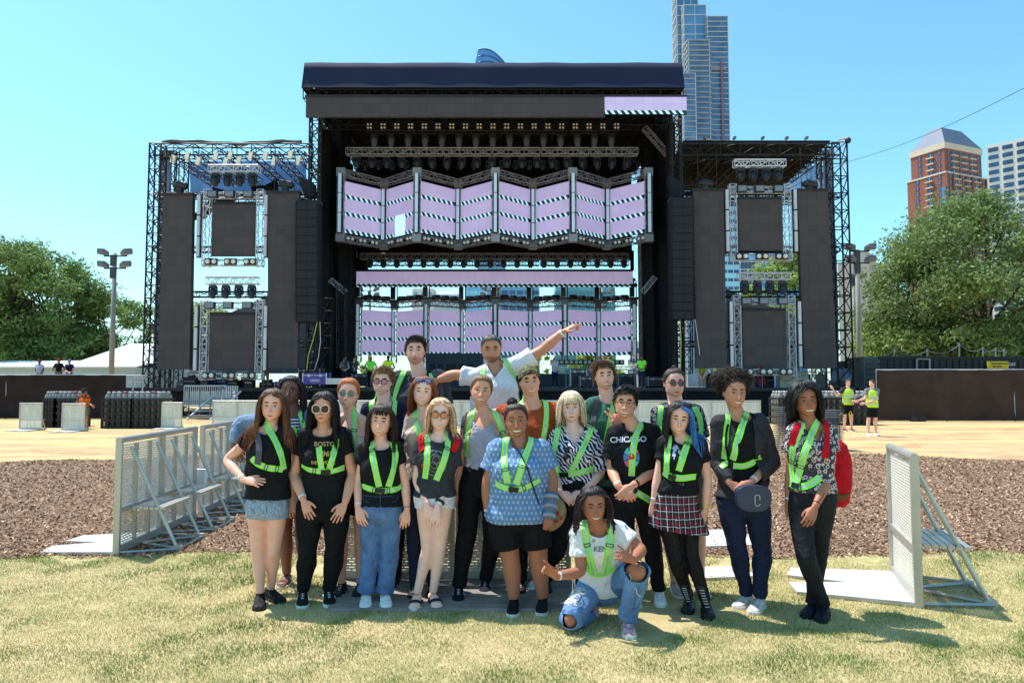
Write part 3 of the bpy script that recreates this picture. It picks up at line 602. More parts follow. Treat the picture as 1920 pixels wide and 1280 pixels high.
def frame_screen(xl, xr, pt, pb, Y, label, spots_below=True):
    r = empty('framed_screen', (PX((xl+xr)/2, Y, pb), Y, PZ(pb, Y)), label, 'video screen')
    a, b = PX(xl, Y, (pt+pb)/2), PX(xr, Y, (pt+pb)/2); z0, z1 = PZ(pb, Y), PZ(pt, Y)
    mb = MB(); mb.bx(a, b, Y+.02, Y+.2, z0, z1-.15); mb.bx(a, b, Y+.0, Y+.2, z1-.14, z1, 1); mb.build('screen', [m_ledoff, m_ledoff2], r)
    mb = MB(); g = .28
    for x in (a-g, b+g): truss(mb, (x, Y+.1, z0-.55), (x, Y+.1, z1+.65), .34, .34, (1, 0, 0), .45, .024)
    for z in (z0-.35, z1+.35): truss(mb, (a-g-.2, Y+.1, z), (b+g+.2, Y+.1, z), .3, .3, (0, 1, 0), .5, .024)
    mb.build('truss_frame', m_bright, r)
    for x in (a-g-.36, b+g+.36):
        mb = MB(); zz = np.linspace(z0-.1, z1+.35, 4)
        for j in range(3): mb.box((x, Y-.15, (zz[j]+zz[j+1])/2), (.15, .12, zz[j+1]-zz[j]-.08)); mb.box((x, Y-.02, (zz[j]+zz[j+1])/2), (.22, .12, zz[j+1]-zz[j]), mi=1)
        mb.build('light_tube', [m_bright, m_black], r)
    return a, b, z0, z1
GS = 'spotlights on the side wings'
for nm, xl, xr, pt, pb, side in (('upper left', 397, 477, 378, 480, 'left'), ('lower left', 392, 476, 585, 692, 'left'), ('upper right', 1385, 1467, 368, 470, 'right'), ('lower right', 1393, 1475, 577, 685, 'right')):
    Y = 37.6; a, b, z0, z1 = frame_screen(xl, xr, pt, pb, Y, f'{nm} square unlit screen in its silver truss frame on the {side} wing')
    for j, t in enumerate((.05, .45, .88)):
        x = a+(b-a)*t; mb = MB(); mb.box((x, Y-.25, z1+.33), (.5, .22, .36)); mb.box((x, Y-.37, z1+.33), (.42, .02, .28), mi=1)
        tag(mb.build('flood_light', [m_fix, M('flood_glass', S(120, 126, 140), .3)], origin=(x, Y-.25, z1+.33)), f'{["left","middle","right"][j]} boxy flood light on top of the {nm} framed screen', 'stage light', 'flood lights above the framed screens')
        p = np.array([a+(b-a)*(.04+.45*j), Y-.25, z0-.33]); mb = MB(); twin(mb, p, np.array([1, 0, 0]), .2)
        tag(mb.build('twin_blinder', [m_fix, m_lamp], origin=p), f'{["left","middle","right"][j]} twin lamp under the {nm} framed screen', 'stage light', 'twin lamps under the framed screens')
    # short truss with four moving lights above each
    zt2 = z1+1.75 if 'upper' in nm else z1+1.65
    mb = MB(); truss(mb, (a-.2, Y, zt2), (b+.2, Y, zt2), .35, .35, (0, 1, 0), .45, .032); tag(mb.build('short_truss', m_bright, origin=((a+b)/2, Y, zt2)), f'short silver truss with four spotlights above the {nm} framed screen', 'truss')
    pr = None
    for j in range(4):
        pos = (a+(b-a)*(.06+.29*j), Y, zt2-.25); lab = f'{ORD[j]} of the four spotlights from the left above the {nm} framed screen'
        if pr is None: pr = spot_proto(1.0, pos, lab, GS, tilt=.35)
        else: dup(pr, pos, lab)
# sunlit white floods on the left wing top
for i, (px, py) in enumerate(((325, 298), (352, 292), (372, 302), (405, 293), (432, 291), (423, 305), (448, 301), (470, 292), (498, 292), (514, 303), (545, 290), (559, 302))):
    p = np.array(P(px, py, 37.85)); mb = MB(); ax = [unit((.35, -.3, .9)), unit((.9, .1, -.3)), unit((-.05, 1, .3))]; mb.box(p, (.42, .2, .22), axes=ax); mb.tube(p, p+np.array([.05, .2, .3]), .02)
    tag(mb.build('par_can', M('white_can', S(236, 232, 222), .5), origin=p), f'{ORD[i]} sunlit white can light from the left under the top truss of the left wing', 'stage light', 'white can lights of the left wing')
for i, (px, py) in enumerate(((337, 350), (535, 348), (1322, 346), (1517, 348))):
    p = np.array(P(px, py, 37.8)); mb = MB(); mb.poly([p+(-.35, 0, .05), p+(-.1, 0, .1), p+(.3, 0, .02), p+(.42, 0, 0)], np.array([.12, .22, .22, .14]), 10); mb.box(p+(0, 0, -.2), (.3, .3, .25)); mb.tube(p+(0, .1, -.6), p+(0, .1, 0), .03)
    tag(mb.build('follow_spot', m_fix, origin=p), f'black follow spot perched on the {["far left","inner left","inner right","far right"][i]} screen column', 'stage light')
def line_array(px0, px1, top, bot, sg, label):
    Y = 37.0; n = 14; r = empty('speaker_array', (PX((px0+px1)/2, Y, top), Y, PZ(top, Y)), label, 'loudspeakers'); zs = np.linspace(PZ(top, Y), PZ(bot, Y), n+1); yo = 0; ang = 0
    for i in range(n):
        ang += .006+.001*i; yo += math.sin(ang)*.5*.3; x0_, x1_ = PX(px0+sg*i*.45, Y), PX(px1+sg*i*.45, Y); h = zs[i]-zs[i+1]; c = ((x0_+x1_)/2, Y+yo+.35, (zs[i]+zs[i+1])/2)
        mb = MB(); mb.box(c, (x1_-x0_, .7, h-.012)); mb.box((c[0], c[1]-.36, c[2]), (x1_-x0_-.16, .03, h-.03), mi=1); mb.box((c[0], c[1]-.355, c[2]), (.02, .05, h-.05)); mb.build('speaker_cabinet', [m_speaker, M('speaker_front', S(38, 37, 44), .8, var=.2, vs=8, bump=.5, bs=30)], r)
    mb = MB(); mb.bx(PX(px0, Y), PX(px1, Y), Y+.1, Y+.8, zs[0], zs[0]+.12); mb.tube((PX((px0+px1)/2, Y), Y+.4, zs[0]), (PX((px0+px1)/2, Y), Y+.4, zs[0]+4), .03); mb.build('flying_frame', m_black, r)
line_array(553, 596, 378, 603, .35, 'tall black hanging speaker array left of the stage opening')
line_array(1259, 1302, 373, 598, -.05, 'tall black hanging speaker array right of the stage opening')
for i, (px, py) in enumerate(((577, 352), (1268, 352))):
    p = np.array(P(px, py, 37.8)); mb = MB(); mb.add([p+(-.45, -.3, .55), p+(.35, -.3, .2), p+(.4, -.2, -.5), p+(-.15, -.1, -.5), p+(-.45, .4, .55), p+(.35, .4, .2), p+(.4, .4, -.5), p+(-.15, .4, -.5)], [[0, 3, 2, 1], [4, 5, 6, 7], [0, 1, 5, 4], [1, 2, 6, 5], [2, 3, 7, 6], [3, 0, 4, 7]])
    tag(mb.build('tilted_speaker', m_speaker, origin=p), f'dark tilted box hung above the {["left","right"][i]} speaker array', 'loudspeaker')
# cables dangling under arrays
for i, (pts, c) in enumerate(((((595, 603), (586, 640), (578, 665), (575, 695)), 'yellow'), (((600, 603), (601, 640), (597, 670), (590, 692)), 'pale'), (((1275, 598), (1277, 640), (1276, 690)), 'yellow'), (((1303, 598), (1309, 640), (1312, 665)), 'pale'))):
    pp = [P(a, b, 37.3) for a, b in pts]; mb = MB(); t = np.linspace(0, 1, 16); q = np.array([[np.interp(s, np.linspace(0, 1, len(pp)), [v[j] for v in pp]) for j in range(3)] for s in t]); mb.poly(q, .022, 5)
    tag(mb.build('cable', M('cable_'+c, S(190, 190, 70) if c == 'yellow' else S(190, 190, 196), .6), origin=q[0]), f'{c} cable dangling below the {"left" if i < 2 else "right"} speaker array', 'cable')
# ---------------------------------------------------------------- gear on the deck
def case(px0, px1, pt, Y, label, m, z0=DECK, dp=.8, name='road_case', lid=True):
    x0_, x1_ = PX(px0, Y, 700), PX(px1, Y, 700); z1_ = PZ(pt, Y); r = empty(name, ((x0_+x1_)/2, Y, z0), label, name.replace('_', ' '))
    mb = MB(); mb.bx(x0_, x1_, Y, Y+dp, z0+.08, z1_-.12 if lid else z1_); mb.build('body', m, r)
    if lid: mb = MB(); mb.bx(x0_, x1_, Y, Y+dp, z1_-.112, z1_); mb.build('lid', m, r)
    mb = MB()
    for x in (x0_, x1_):
        for y in (Y, Y+dp): mb.box((x, y, (z0+.08+z1_)/2), (.05, .05, z1_-z0-.07))
    for x in (x0_+.25*(x1_-x0_), x0_+.75*(x1_-x0_)): mb.box((x, Y-.012, z1_-.13), (.11, .02, .13))
    mb.bx(x0_, x1_, Y-.02, Y+.01, z1_-.14, z1_-.105); mb.bx(x0_, x1_, Y+dp-.01, Y+dp+.01, z1_-.14, z1_-.105); mb.bx(x0_-.01, x0_+.01, Y, Y+dp, z1_-.14, z1_-.105)
    mb.build('trim', m_bright if 'purple' in label or 'white' in label else m_alu, r)
    mb = MB()
    for x in (x0_+.12, x1_-.12):
        for y in (Y+.12, Y+dp-.12): mb.ball((x, y, z0+.045), .045, 8)
    mb.build('castors', m_black, r); return r
m_pur = M('purple_case', S(74, 58, 150), .5, var=.1, spec=.5)
pc = case(568, 612, 699, 36.6, 'bright purple road case with an oval badge beside the left speaker array', m_pur, 1.62)
mb = MB(); c = P(590, 713, 36.55); a = np.arange(24)/24*6.283
V = np.concatenate([np.stack([c.x+.26*np.cos(a)*k, 0*a+36.585, c.z+.11*np.sin(a)*k], 1) for k in (1, .9)]); mb.grid(V, 2, 24); mb.bx(c.x-.17, c.x+.17, 36.58, 36.59, c.z-.03, c.z+.03); mb.build('badge', m_bright, pc)
case(614, 645, 709, 36.6, 'white equipment box right of the purple case', M('white_case', S(206, 206, 212), .6, var=.1), 1.62)
m_bc = M('case_black', S(34, 34, 42), .5, var=.25)
for a, b, t, Y, l in ((560, 600, 690, 40, 'big black case stacked behind the purple road case'), (660, 690, 700, 41, 'dark square case left of the drum riser'), (1070, 1100, 692, 41, 'open black crate right of the tall man in white'), (1104, 1128, 698, 41.5, 'narrow dark case beside the silver edged trunk'),
                      (1088, 1112, 705, 40, 'black trunk with silver edges on the deck left of the man in green'), (1215, 1250, 706, 40, 'wide low black case right of the worker in green'), (1160, 1190, 700, 43, 'black case behind the worker with red shoes'), (905, 950, 700, 44, 'long black case behind the group at the middle of the deck')):
    case(a, b, t, Y, l, m_bc)
# drum riser with lamp strip
rs_ = empty('riser', (0, 47, DECK), 'dark grey riser wall with small square windows behind the two back row men', 'riser')
mb = MB(); mb.bx(PX(800, 47), PX(905, 47), 47, 49, DECK, PZ(662, 47)); mb.bx(PX(692, 48.5), PX(1190, 48.5), 48.5, 51, DECK, DECK+.9); mb.build('body', M('riser_grey', S(66, 74, 84), .8, var=.15), rs_)
mb = MB()
for px in (808, 823, 838, 848, 862, 880): mb.bx(PX(px, 47), PX(px+9, 47), 46.97, 46.995, PZ(695, 47), PZ(682, 47))
mb.build('dark_window', m_black, rs_)
for k_, px in enumerate((1040, 1057, 1075, 1092, 1109, 1126, 1143, 1160)):
    p = np.array([PX(px, 48.3), 48.3, PZ(679, 48.3)]); mb = MB(); twin(mb, p, np.array([1, 0, 0]), .2); tag(mb.build('floor_blinder', [m_fix, m_lamp], origin=p), f'{ORD[k_]} twin lamp from the left in the row along the riser', 'stage light', 'twin lamps on the riser')
# scaffolds / tables on deck
for i, (a, b, pt, Y) in enumerate(((1060, 1105, 694, 42), (690, 735, 692, 42), (1100, 1190, 690, 45), (360, 470, 700, 41), (1480, 1540, 694, 39.5), (1330, 1370, 693, 40))):
    mb = MB(); x0_, x1_ = PX(a, Y), PX(b, Y); z = PZ(pt, Y)
    truss(mb, (x0_, Y, z), (x1_, Y, z), .3, .22, (0, 1, 0), .3, .02)
    for x in np.linspace(x0_, x1_, 4): mb.tube((x, Y, DECK), (x, Y, z), .03)
    mb.tube((x0_, Y, DECK), (x1_, Y, z), .02); mb.tube((x1_, Y, DECK), (x0_, Y, z), .02)
    tag(mb.build('scaffold_table', m_bright if i > 3 else m_alu, origin=((x0_+x1_)/2, Y, DECK)), ['scaffold table with crossed legs right of the man in white', 'low truss table left of the riser', 'long low scaffold in front of the lower video wall on the right', 'low scaffold under the lower left framed screen', 'bright scaffold under the far right screen column', 'scaffold legs under the inner right screen column'][i], 'scaffold')
# odds and ends on the decks of both wings
rg = np.random.default_rng(11); kk = 0
mcol = [(m_bc, 'black'), (M('grey_box', S(120, 122, 130), .6, var=.2), 'grey'), (M('blue_box', S(48, 60, 110), .6, var=.2), 'dark blue')]
for side, a, b in (('left', 345, 540), ('right', 1310, 1570)):
    for i in range(11):
        px = a+(b-a)*(i+.5)/11+rg.uniform(-6, 6); Y = rg.uniform(38.6, 41); s = rg.uniform(.35, .75); h = rg.uniform(.3, .75); x = PX(px, Y); m, cn = mcol[rg.integers(0, 3)]; mb = MB()
        mb.box((x, Y, DECK+h/2+.002), (s, .5, h), rg.uniform(-.4, .4)); mb.ball((x, Y, DECK+h+.05), (s*.3, .2, .12), 8); mb.tube((x-s*.4, Y-.3, DECK+h*.6), (x+s*.4, Y-.3, DECK+h*.6), .03, mi=1)
        tag(mb.build('equipment_box', [m, m_alu], origin=(x, Y, DECK)), f'{ORD[i]} {cn} equipment box from the left on the deck of the {side} wing', 'equipment box', f'boxes on the {side} wing deck')
mb = MB(); 
for px, c in ((1425, 0), (1435, 0)): mb.tube(P(px, 722, 38.8), P(px-8, 685, 39.4), .05)
tag(mb.build('step_ladder', M('red_metal', S(196, 50, 40), .5), origin=P(1430, 722, 38.8)), 'red ladder leaning below the lower right framed screen', 'ladder')
mb = MB(); mb.bx(PX(1457, 38.4), PX(1510, 38.4), 38.4, 39, DECK+.002, PZ(697, 38.4)); mb.ball(P(1475, 703, 38.4), (.4, .3, .35), 10); tag(mb.build('wrapped_crate', M('pale_wrap', S(170, 180, 172), .6, var=.35, vs=2.5, bump=.5, bs=8), origin=(PX(1480, 38.4), 38.4, DECK)), 'pale plastic wrapped crate under the right framed screen', 'crate')
mb = MB(); 
for i in range(10): mb.ball(P(1580+rg.uniform(-14, 14), 706+rg.uniform(-8, 8), 38.3), (.3, .3, .28), 8)
tag(mb.build('tarp_heap', M('heap', S(110, 124, 150), .8, var=.4, vs=3, bump=.6, bs=8), origin=P(1580, 715, 38.3)), 'blue grey heap of tarpaulin at the right end of the deck', 'tarpaulin')
# dome camera on the right corner
mb = MB(); p = np.array(P(1571, 262, YF)); mb.tube(p, p+(.45, -.1, .05), .07); mb.ball(p+(.5, -.1, -.08), (.16, .16, .16), 10, 1); mb.tube(p+(.5, -.1, .1), p+(.5, -.1, -.02), .12)
tag(mb.build('dome_camera', [m_bright, m_fix], origin=p), 'small white and black dome camera on the top right corner of the stage', 'camera')
mb = MB(); p = np.array(P(1590, 465, YF)); mb.tube(p-(.3, 0, .05), p+(.1, 0, 0), .05); mb.ball(p+(.15, 0, .08), (.28, .2, .14), 10); tag(mb.build('tower_lamp', m_fixg, origin=p), 'hooded grey lamp on the outer side of the right stage tower', 'lamp')
# ================================================================ fences, containers, poles
m_fab = M('fence_fabric', S(62, 52, 52), .95, var=.18, vs=1.3, bump=.25, bs=2.)
m_fabR = M('fence_fabric_brown', S(92, 74, 68), .95, var=.2, vs=1.1, bump=.2, bs=2.)
def fence(pts, h, label, mat, name='fence'):
    r = empty(name, pts[0], label, 'fence'); mb = MB(); pt = np.array(pts, float); n = 120
    d = np.concatenate([[0], np.cumsum(np.linalg.norm(np.diff(pt, axis=0), axis=1))]); s = np.linspace(0, d[-1], n); Q = np.stack([np.interp(s, d, pt[:, j]) for j in range(3)], 1)
    V = np.stack([Q+np.array([0, 0, 1])*h*v+np.stack([0*s, .05*np.sin(s*1.3+v*2)+.03*np.sin(s*4+v*5), 0*s], 1) for v in np.linspace(0.01, 1, 8)], 1).reshape(-1, 3); mb.grid(V, n, 8, wrap=False); V[:, 1] += .03; mb.grid(V, n, 8, wrap=False)
    mb.build('fabric', mat, r, smooth=True)
    for s_ in np.arange(0, d[-1], 3.05):
        p = np.array([np.interp(s_, d, pt[:, j]) for j in range(3)]); mb = MB(); mb.tube(p+(0, .1, 0), p+(0, .1, h+.06), .03, 8); mb.build('post', m_alu, r)
    mb = MB(); mb.poly(Q+np.array([0, .08, h+.01]), .03, 6); mb.build('rail', m_bright, r); return r
fence([(-34, 36, 0), (P(110, 700, 35).x, 35.2, 0), (P(235, 700, 35.5).x, 35.5, 0)], 2.15, 'long black fabric covered fence left of the stage', m_fab)
fence([(P(1645, 700, 33.6).x, 33.6, 0), (P(1800, 700, 33).x, 33.2, 0), (34, 32.8, 0)], 2.36, 'brown black fabric covered fence right of the stage', m_fabR)
mb = MB()
for i, px in enumerate((1712, 1717, 1724, 1733)): mb.box((P(px, 785, 33).x, 33.0+.02*i, .12), (.2, .2, .24), .4*i)
tag(mb.build('gear_pile', m_bc, origin=(P(1720, 785, 33).x, 33, 0)), 'small dark heap of gear at the foot of the right fence', 'gear')
# containers behind right fence
m_cont = M('container_black', S(34, 38, 44), .5, .2, var=.25, vs=1)
def container(a, b, pt, Y, dp, label, fm=m_cont):
    x0_, x1_ = P(a, 690, Y).x, P(b, 690, Y).x; z1_ = PZ(pt, Y); r = empty('container', ((x0_+x1_)/2, Y, 0), label, 'container'); mb = MB(); mb.bx(x0_, x1_, Y+.05, Y+dp, 0, z1_-.1); 
    x = x0_+.1
    while x < x1_-.2: mb.bx(x, x+.16, Y, Y+.06, .2, z1_-.2); x += .34
    mb.build('body', fm, r); mb = MB(); mb.bx(x0_-.03, x1_+.03, Y-.03, Y+.1, z1_-.098, z1_); mb.bx(x0_-.03, x1_+.03, Y-.03, Y+.1, 0, .18); mb.bx(x0_-.03, x0_+.1, Y-.03, Y+.1, .182, z1_-.1); mb.build('frame', m_cont, r); return r, x0_, x1_, z1_
r1, cx0, cx1, cz = container(1650, 1990, 668, 37.5, 2.6, 'long black shipping container behind the right fence with a yellow sign')
container(1600, 1622, 672, 39, 2.5, 'narrow dark container end right beside the stage tower')
mb = MB(); x0_, x1_ = P(1620, 690, 37.4).x, P(1650, 690, 37.4).x
for i in range(8): z = 1.0+i*.27; mb.box(((x0_+x1_)/2, 37.45, z), (x1_-x0_, .1, .2), axes=[(1, 0, 0), (0, .95, .3), (0, -.3, .95)])
mb.bx(x0_, x1_, 37.55, 39.5, 0, cz-.02); mb.bx(x0_-.03, x0_+.03, 37.35, 37.6, 0, cz); tag(mb.build('louvred_container_end', M('container_grey', S(78, 88, 94), .5, .3, var=.2), origin=(x0_, 37.5, 0)), 'grey ribbed end of a container with lit rivets beside the fence corner', 'container')
mb = MB(); 
for a, b in (((1719, 692), (1719, 673)), ((1719, 673), (1743, 673)), ((1743, 673), (1743, 692))): mb.tube(P(*a, 37.4), P(*b, 37.4), .04)
mb.build('door_outline', m_alu, r1)
# sign with text
FONTC = {}
def text_mesh(txt, bold=0.0):
    if (txt, bold) in FONTC: return FONTC[(txt, bold)]
    cu = bpy.data.curves.new('t', 'FONT'); cu.body = txt; cu.align_x = 'CENTER'; cu.align_y = 'CENTER'; cu.size = 1; cu.offset = bold
    o = bpy.data.objects.new('t', cu); COL.objects.link(o); dg = bpy.context.evaluated_depsgraph_get(); me = o.evaluated_get(dg).to_mesh()
    V = np.array([v.co[:] for v in me.vertices]); F = [list(p.vertices) for p in me.polygons]; o.evaluated_get(dg).to_mesh_clear(); bpy.data.objects.remove(o); bpy.data.curves.remove(cu); FONTC[(txt, bold)] = (V, F); return V, F
def text_on(mb, txt, c, ux, uz, size, mi=0, bold=.02, sx=1.):
    V, F = text_mesh(txt, bold); c, ux, uz = map(np.asarray, (c, ux, uz)); W = c+np.outer(V[:, 0]*size*sx, ux)+np.outer(V[:, 1]*size, uz)
    for n in set(map(len, F)): mb.add(W, [f for f in F if len(f) == n], mi)
sg = empty('sign', (P(1878, 684, 37.3).x, 37.3, PZ(691, 37.3)), 'yellow sign reading Entertainment Services beside a black emblem panel', 'sign')
a, b, c_ = P(1852, 684, 37.3), P(1891, 684, 37.3), P(1904, 684, 37.3); z0_, z1_ = PZ(690.5, 37.3), PZ(677, 37.3)
mb = MB(); mb.bx(a.x, b.x, 37.3, 37.36, z0_, z1_); mb.build('yellow_board', M('sign_yellow', S(206, 178, 40), .5, var=.05), sg)
mb = MB(); mb.bx(b.x+.003, c_.x, 37.3, 37.36, z0_, z1_); mb.build('black_board', m_bc, sg)
mb = MB(); mid = (b.x+a.x)/2+.08; text_on(mb, 'Entertainment', (mid, 37.29, (z0_+z1_)/2+.07), (1, 0, 0), (0, 0, 1), .15); text_on(mb, 'Services', (mid-.12, 37.29, (z0_+z1_)/2-.08), (1, 0, 0), (0, 0, 1), .15); mb.build('lettering', m_bc, sg)
mb = MB(); text_on(mb, 'CAT', ((b.x+c_.x)/2, 37.288, (z0_+z1_)/2+.02), (1, 0, 0), (0, 0, 1), .19, bold=.03); mb.build('emblem', m_bright, sg)
# posts with rope on top of the container
pp = [(1658, 662), (1676, 652), (1739, 654), (1799, 643), (1843, 650), (1867, 652), (1883, 653)]; mb = MB()
for px, py in pp: mb.tube(P(px, 669, 39), P(px, py, 39), .035)
for (a, pa), (b, pb) in zip(pp, pp[1:]):
    t = np.linspace(0, 1, 9); A, B = np.array(P(a, pa+3, 39)), np.array(P(b, pb+3, 39)); q = A+(B-A)*t[:, None]; q[:, 2] -= .3*np.sin(t*math.pi)*min(1, np.linalg.norm(B-A)/1.5); mb.poly(q, .015, 4)
tag(mb.build('post_and_rope_line', m_alu, origin=(P(1658, 669, 39).x, 39, PZ(669, 39))), 'row of thin pale posts joined by a sagging rope on the container roof', 'rope barrier')
# floodlight poles
def lightpole(px, pyt, pyb, Y, arms, label, h=.32):
    r = empty('floodlight_pole', (P(px, pyb, Y).x, Y, 0), label, 'light pole'); x = P(px, pyb, Y).x; zt_ = PZ(pyt, Y); mb = MB(); mb.poly([(x, Y, 0), (x, Y, zt_)], [.22, .13], 10); mb.build('pole', M('pole_concrete', S(150, 146, 140), .8, var=.12), r, smooth=True)
    for py, xs_ in arms:
        z = PZ(py, Y); mb = MB(); a, b = P(min(xs_), py, Y).x, P(max(xs_), py, Y).x; mb.tube((a, Y, z), (b, Y, z), .06); mb.box((x-.05, Y-.1, z-.35), (.35, .3, .8)); mb.build('cross_arm', M('pole_dark', S(70, 70, 76), .6), r)
        for q in xs_:
            if abs(q-px) < 4: continue
            c = np.array([P(q, py, Y).x, Y-.1, z+.32]); c[2] -= .08; s_ = 1 if q < px else -1; mb = MB(); mb.rings([(c+(-.36*s_, 0, .09), (0, .22, 0), (0, 0, .22)), (c+(.08*s_, 0, .04), (0, .27, 0), (0, 0, .25)), (c+(.36*s_, 0, -.06), (0, .15, 0), (0, 0, .15))], 8, ex=4); mb.build('floodlight', M('flood_grey', S(120, 112, 116), .5, .2, var=.15), r)
    return r
lightpole(209, 475, 690, 52, ((480, (195, 238)), (503, (195, 236))), 'tall grey pole with four floodlights in front of the left trees')
lightpole(1612, 468, 668, 50, ((471, (1592, 1630)), (493, (1594, 1630))), 'pale pole with two cross arms just right of the stage')
lightpole(1604, 520, 668, 75, ((523, (1598, 1612)),), 'thinner pole farther back right of the stage')
lightpole(692, 535, 700, 90, ((546, (676, 706)), (556, (676, 706))), 'floodlight pole seen through the stage left of the lower video wall')
lightpole(1130, 535, 700, 90, ((549, (1120, 1146)),), 'floodlight pole seen through the stage above the right panels')
lightpole(923, 530, 700, 90, ((545, (908, 933)), (556, (906, 934))), 'floodlight pole seen above the middle of the lower video wall')
# overhead wire
mb = MB(); t = np.linspace(0, 1, 30); A, B = np.array(P(1585, 305, 38)), np.array(P(1960, 145, 24)); q = A+(B-A)*t[:, None]; q[:, 2] -= .3*np.sin(t*math.pi); mb.poly(q, .012, 4); A2 = np.array(P(1395, 392, 40)); mb.poly([A, A2], .012, 4)
tag(mb.build('overhead_wire', m_fix, origin=A), 'thin dark wire running from the right stage tower up to the right', 'wire')
# white marquee and long low building at left
m_white = M('marquee_white', S(236, 238, 240), .6, var=.04, vs=.4); m_wall = M('marquee_wall', S(168, 186, 196), .7, var=.08, vs=.6)
tn = empty('marquee', (P(130, 690, 58).x, 60, 0), 'long low white marquee with pale blue side walls beyond the left fence', 'marquee')
mb = MB(); a, b = P(-60, 690, 56).x, P(255, 690, 56).x; mb.bx(a, b, 56, 66, 0, PZ(688, 56)); mb.build('side_wall', m_wall, tn)
mb = MB(); z1_, z2_ = PZ(686.5, 56), PZ(678, 56)+.25; mb.add([(a-.3, 55.6, z1_), (b+.3, 55.6, z1_), (b+.3, 61, z2_), (a-.3, 61, z2_), (b+.3, 66.4, z1_), (a-.3, 66.4, z1_)], [[0, 1, 2, 3], [3, 2, 4, 5]]); mb.bx(a-.3, b+.3, 55.55, 55.6, z1_-.12, z1_); mb.build('roof', m_white, tn)
t2 = empty('tent', (P(235, 690, 60).x, 60, 0), 'large white peaked tent right behind the low marquee', 'tent')
mb = MB(); xs4 = [P(p, 690, 60).x for p in (148, 196, 310, 372)]; zz = [PZ(677, 60), PZ(644, 64), PZ(644, 64), PZ(677, 60)]
mb.add([(xs4[0], 60, zz[0]), (xs4[3], 60, zz[3]), (xs4[2], 64, zz[2]), (xs4[1], 64, zz[1]), (xs4[0], 68, zz[0]), (xs4[3], 68, zz[3])], [[0, 1, 2, 3], [3, 2, 5, 4]]); mb.add([(xs4[0], 60, zz[0]), (xs4[1], 64, zz[1]), (xs4[0], 68, zz[0]), (xs4[3], 60, zz[0]), (xs4[2], 64, zz[1]), (xs4[3], 68, zz[0])], [[0, 1, 2], [5, 4, 3]]); mb.build('roof', m_white, t2)
mb = MB(); mb.bx(xs4[0]+.2, xs4[3]-.2, 60.2, 67.8, 0, zz[0]-.02); mb.build('wall', m_wall, t2)
# silver cart behind left fence end, near the deck
mb = MB(); x0_, x1_ = P(232, 700, 37).x, P(268, 700, 37).x
for x in np.linspace(x0_, x1_, 3):
    for z in (PZ(723, 37), PZ(708, 37)): mb.box((x, 37, z), (.06, .06, .06))
truss(mb, (x0_, 37, PZ(706, 37)), (x1_, 37, PZ(706, 37)), .3, .12, (0, 1, 0), .3, .03)
for x in np.linspace(x0_, x1_, 3): mb.tube((x, 37, 1.35), (x, 37, PZ(706, 37)), .04)
mb.tube((x0_, 37, PZ(716, 37)), (x1_, 37, PZ(716, 37)), .04); tag(mb.build('silver_rack', m_bright, origin=(x0_, 37, 1.35)), 'bright silver equipment rack at the left end of the deck', 'rack')
# handrail panel and stairs
hp = empty('handrail', (P(393, 760, 36).x, 36, 0), 'grey barred handrail panel at the top of the deck stairs', 'handrail')
a, b = P(345, 740, 36).x, P(424, 740, 36).x; z0_, z1_ = PZ(761, 36), PZ(723, 36)
mb = MB(); 
for z in (z0_, z1_): mb.tube((a, 36, z), (b, 36, z), .03)
for x in np.linspace(a, b, 21): mb.tube((x, 36, z0_), (x, 36, z1_), .017, 5)
mb.build('bars', m_bright, hp); mb = MB(); b2 = P(441, 740, 36).x
for x in np.linspace(b, b2, 6): mb.tube((x, 36+.25*(x-b)/(b2-b), z0_), (x, 36+.25*(x-b)/(b2-b), z1_), .04, 5)
mb.build('end_gate', m_bright, hp)
stt = empty('stairs', (P(385, 800, 35.5).x, 35.5, 0), 'black metal stairs leading up to the deck behind the left barriers', 'stairs')
xa, xb = P(358, 800, 35).x, P(402, 800, 35).x
for i in range(6): mb = MB(); mb.bx(xa+.12*i, xb+.12*i, 34.6+.3*i, 34.85+.3*i, .18+.2*i, .22+.2*i); mb.build('tread', m_alu, stt)
mb = MB(); 
for x in (xa, xb): mb.tube((x, 34.5, 0), (x+.75, 36.3, 1.35), .05)
mb.tube(P(412, 775, 34.6), P(418, 730, 35.6), .03); mb.tube(P(385, 798, 34.5), P(405, 764, 35.8), .03); mb.build('rail', m_bright, stt)
# ================================================================ crowd barriers
m_bar = M('barrier_frame', S(186, 184, 178), .38, .55, var=.12, vs=4)
m_perf = M('perforated_panel', S(226, 222, 212), .5, .1, var=.06)
m_plate = M('floor_plate', S(196, 194, 188), .6, .1, var=.14, vs=5, bump=.3, bs=40)
def perf_mat():
    m = m_perf.copy(); m.name = 'perforated_slots'; n = m.node_tree; b = n.nodes['Principled BSDF']; L = n.links; tc = n.nodes.new('ShaderNodeTexCoord')
    br = n.nodes.new('ShaderNodeTexBrick'); br.inputs['Scale'].default_value = 1; br.inputs['Mortar Size'].default_value = .0085; br.inputs['Brick Width'].default_value = .06; br.inputs['Row Height'].default_value = .024; br.inputs['Mortar Smooth'].default_value = 0
    sx = n.nodes.new('ShaderNodeSeparateXYZ'); cb = n.nodes.new('ShaderNodeCombineXYZ'); L.new(tc.outputs['Object'], sx.inputs[0]); L.new(sx.outputs[0], cb.inputs[0]); L.new(sx.outputs[2], cb.inputs[1]); L.new(cb.outputs[0], br.inputs['Vector']); L.new(br.outputs['Fac'], b.inputs['Alpha']); return m
m_slots = perf_mat()
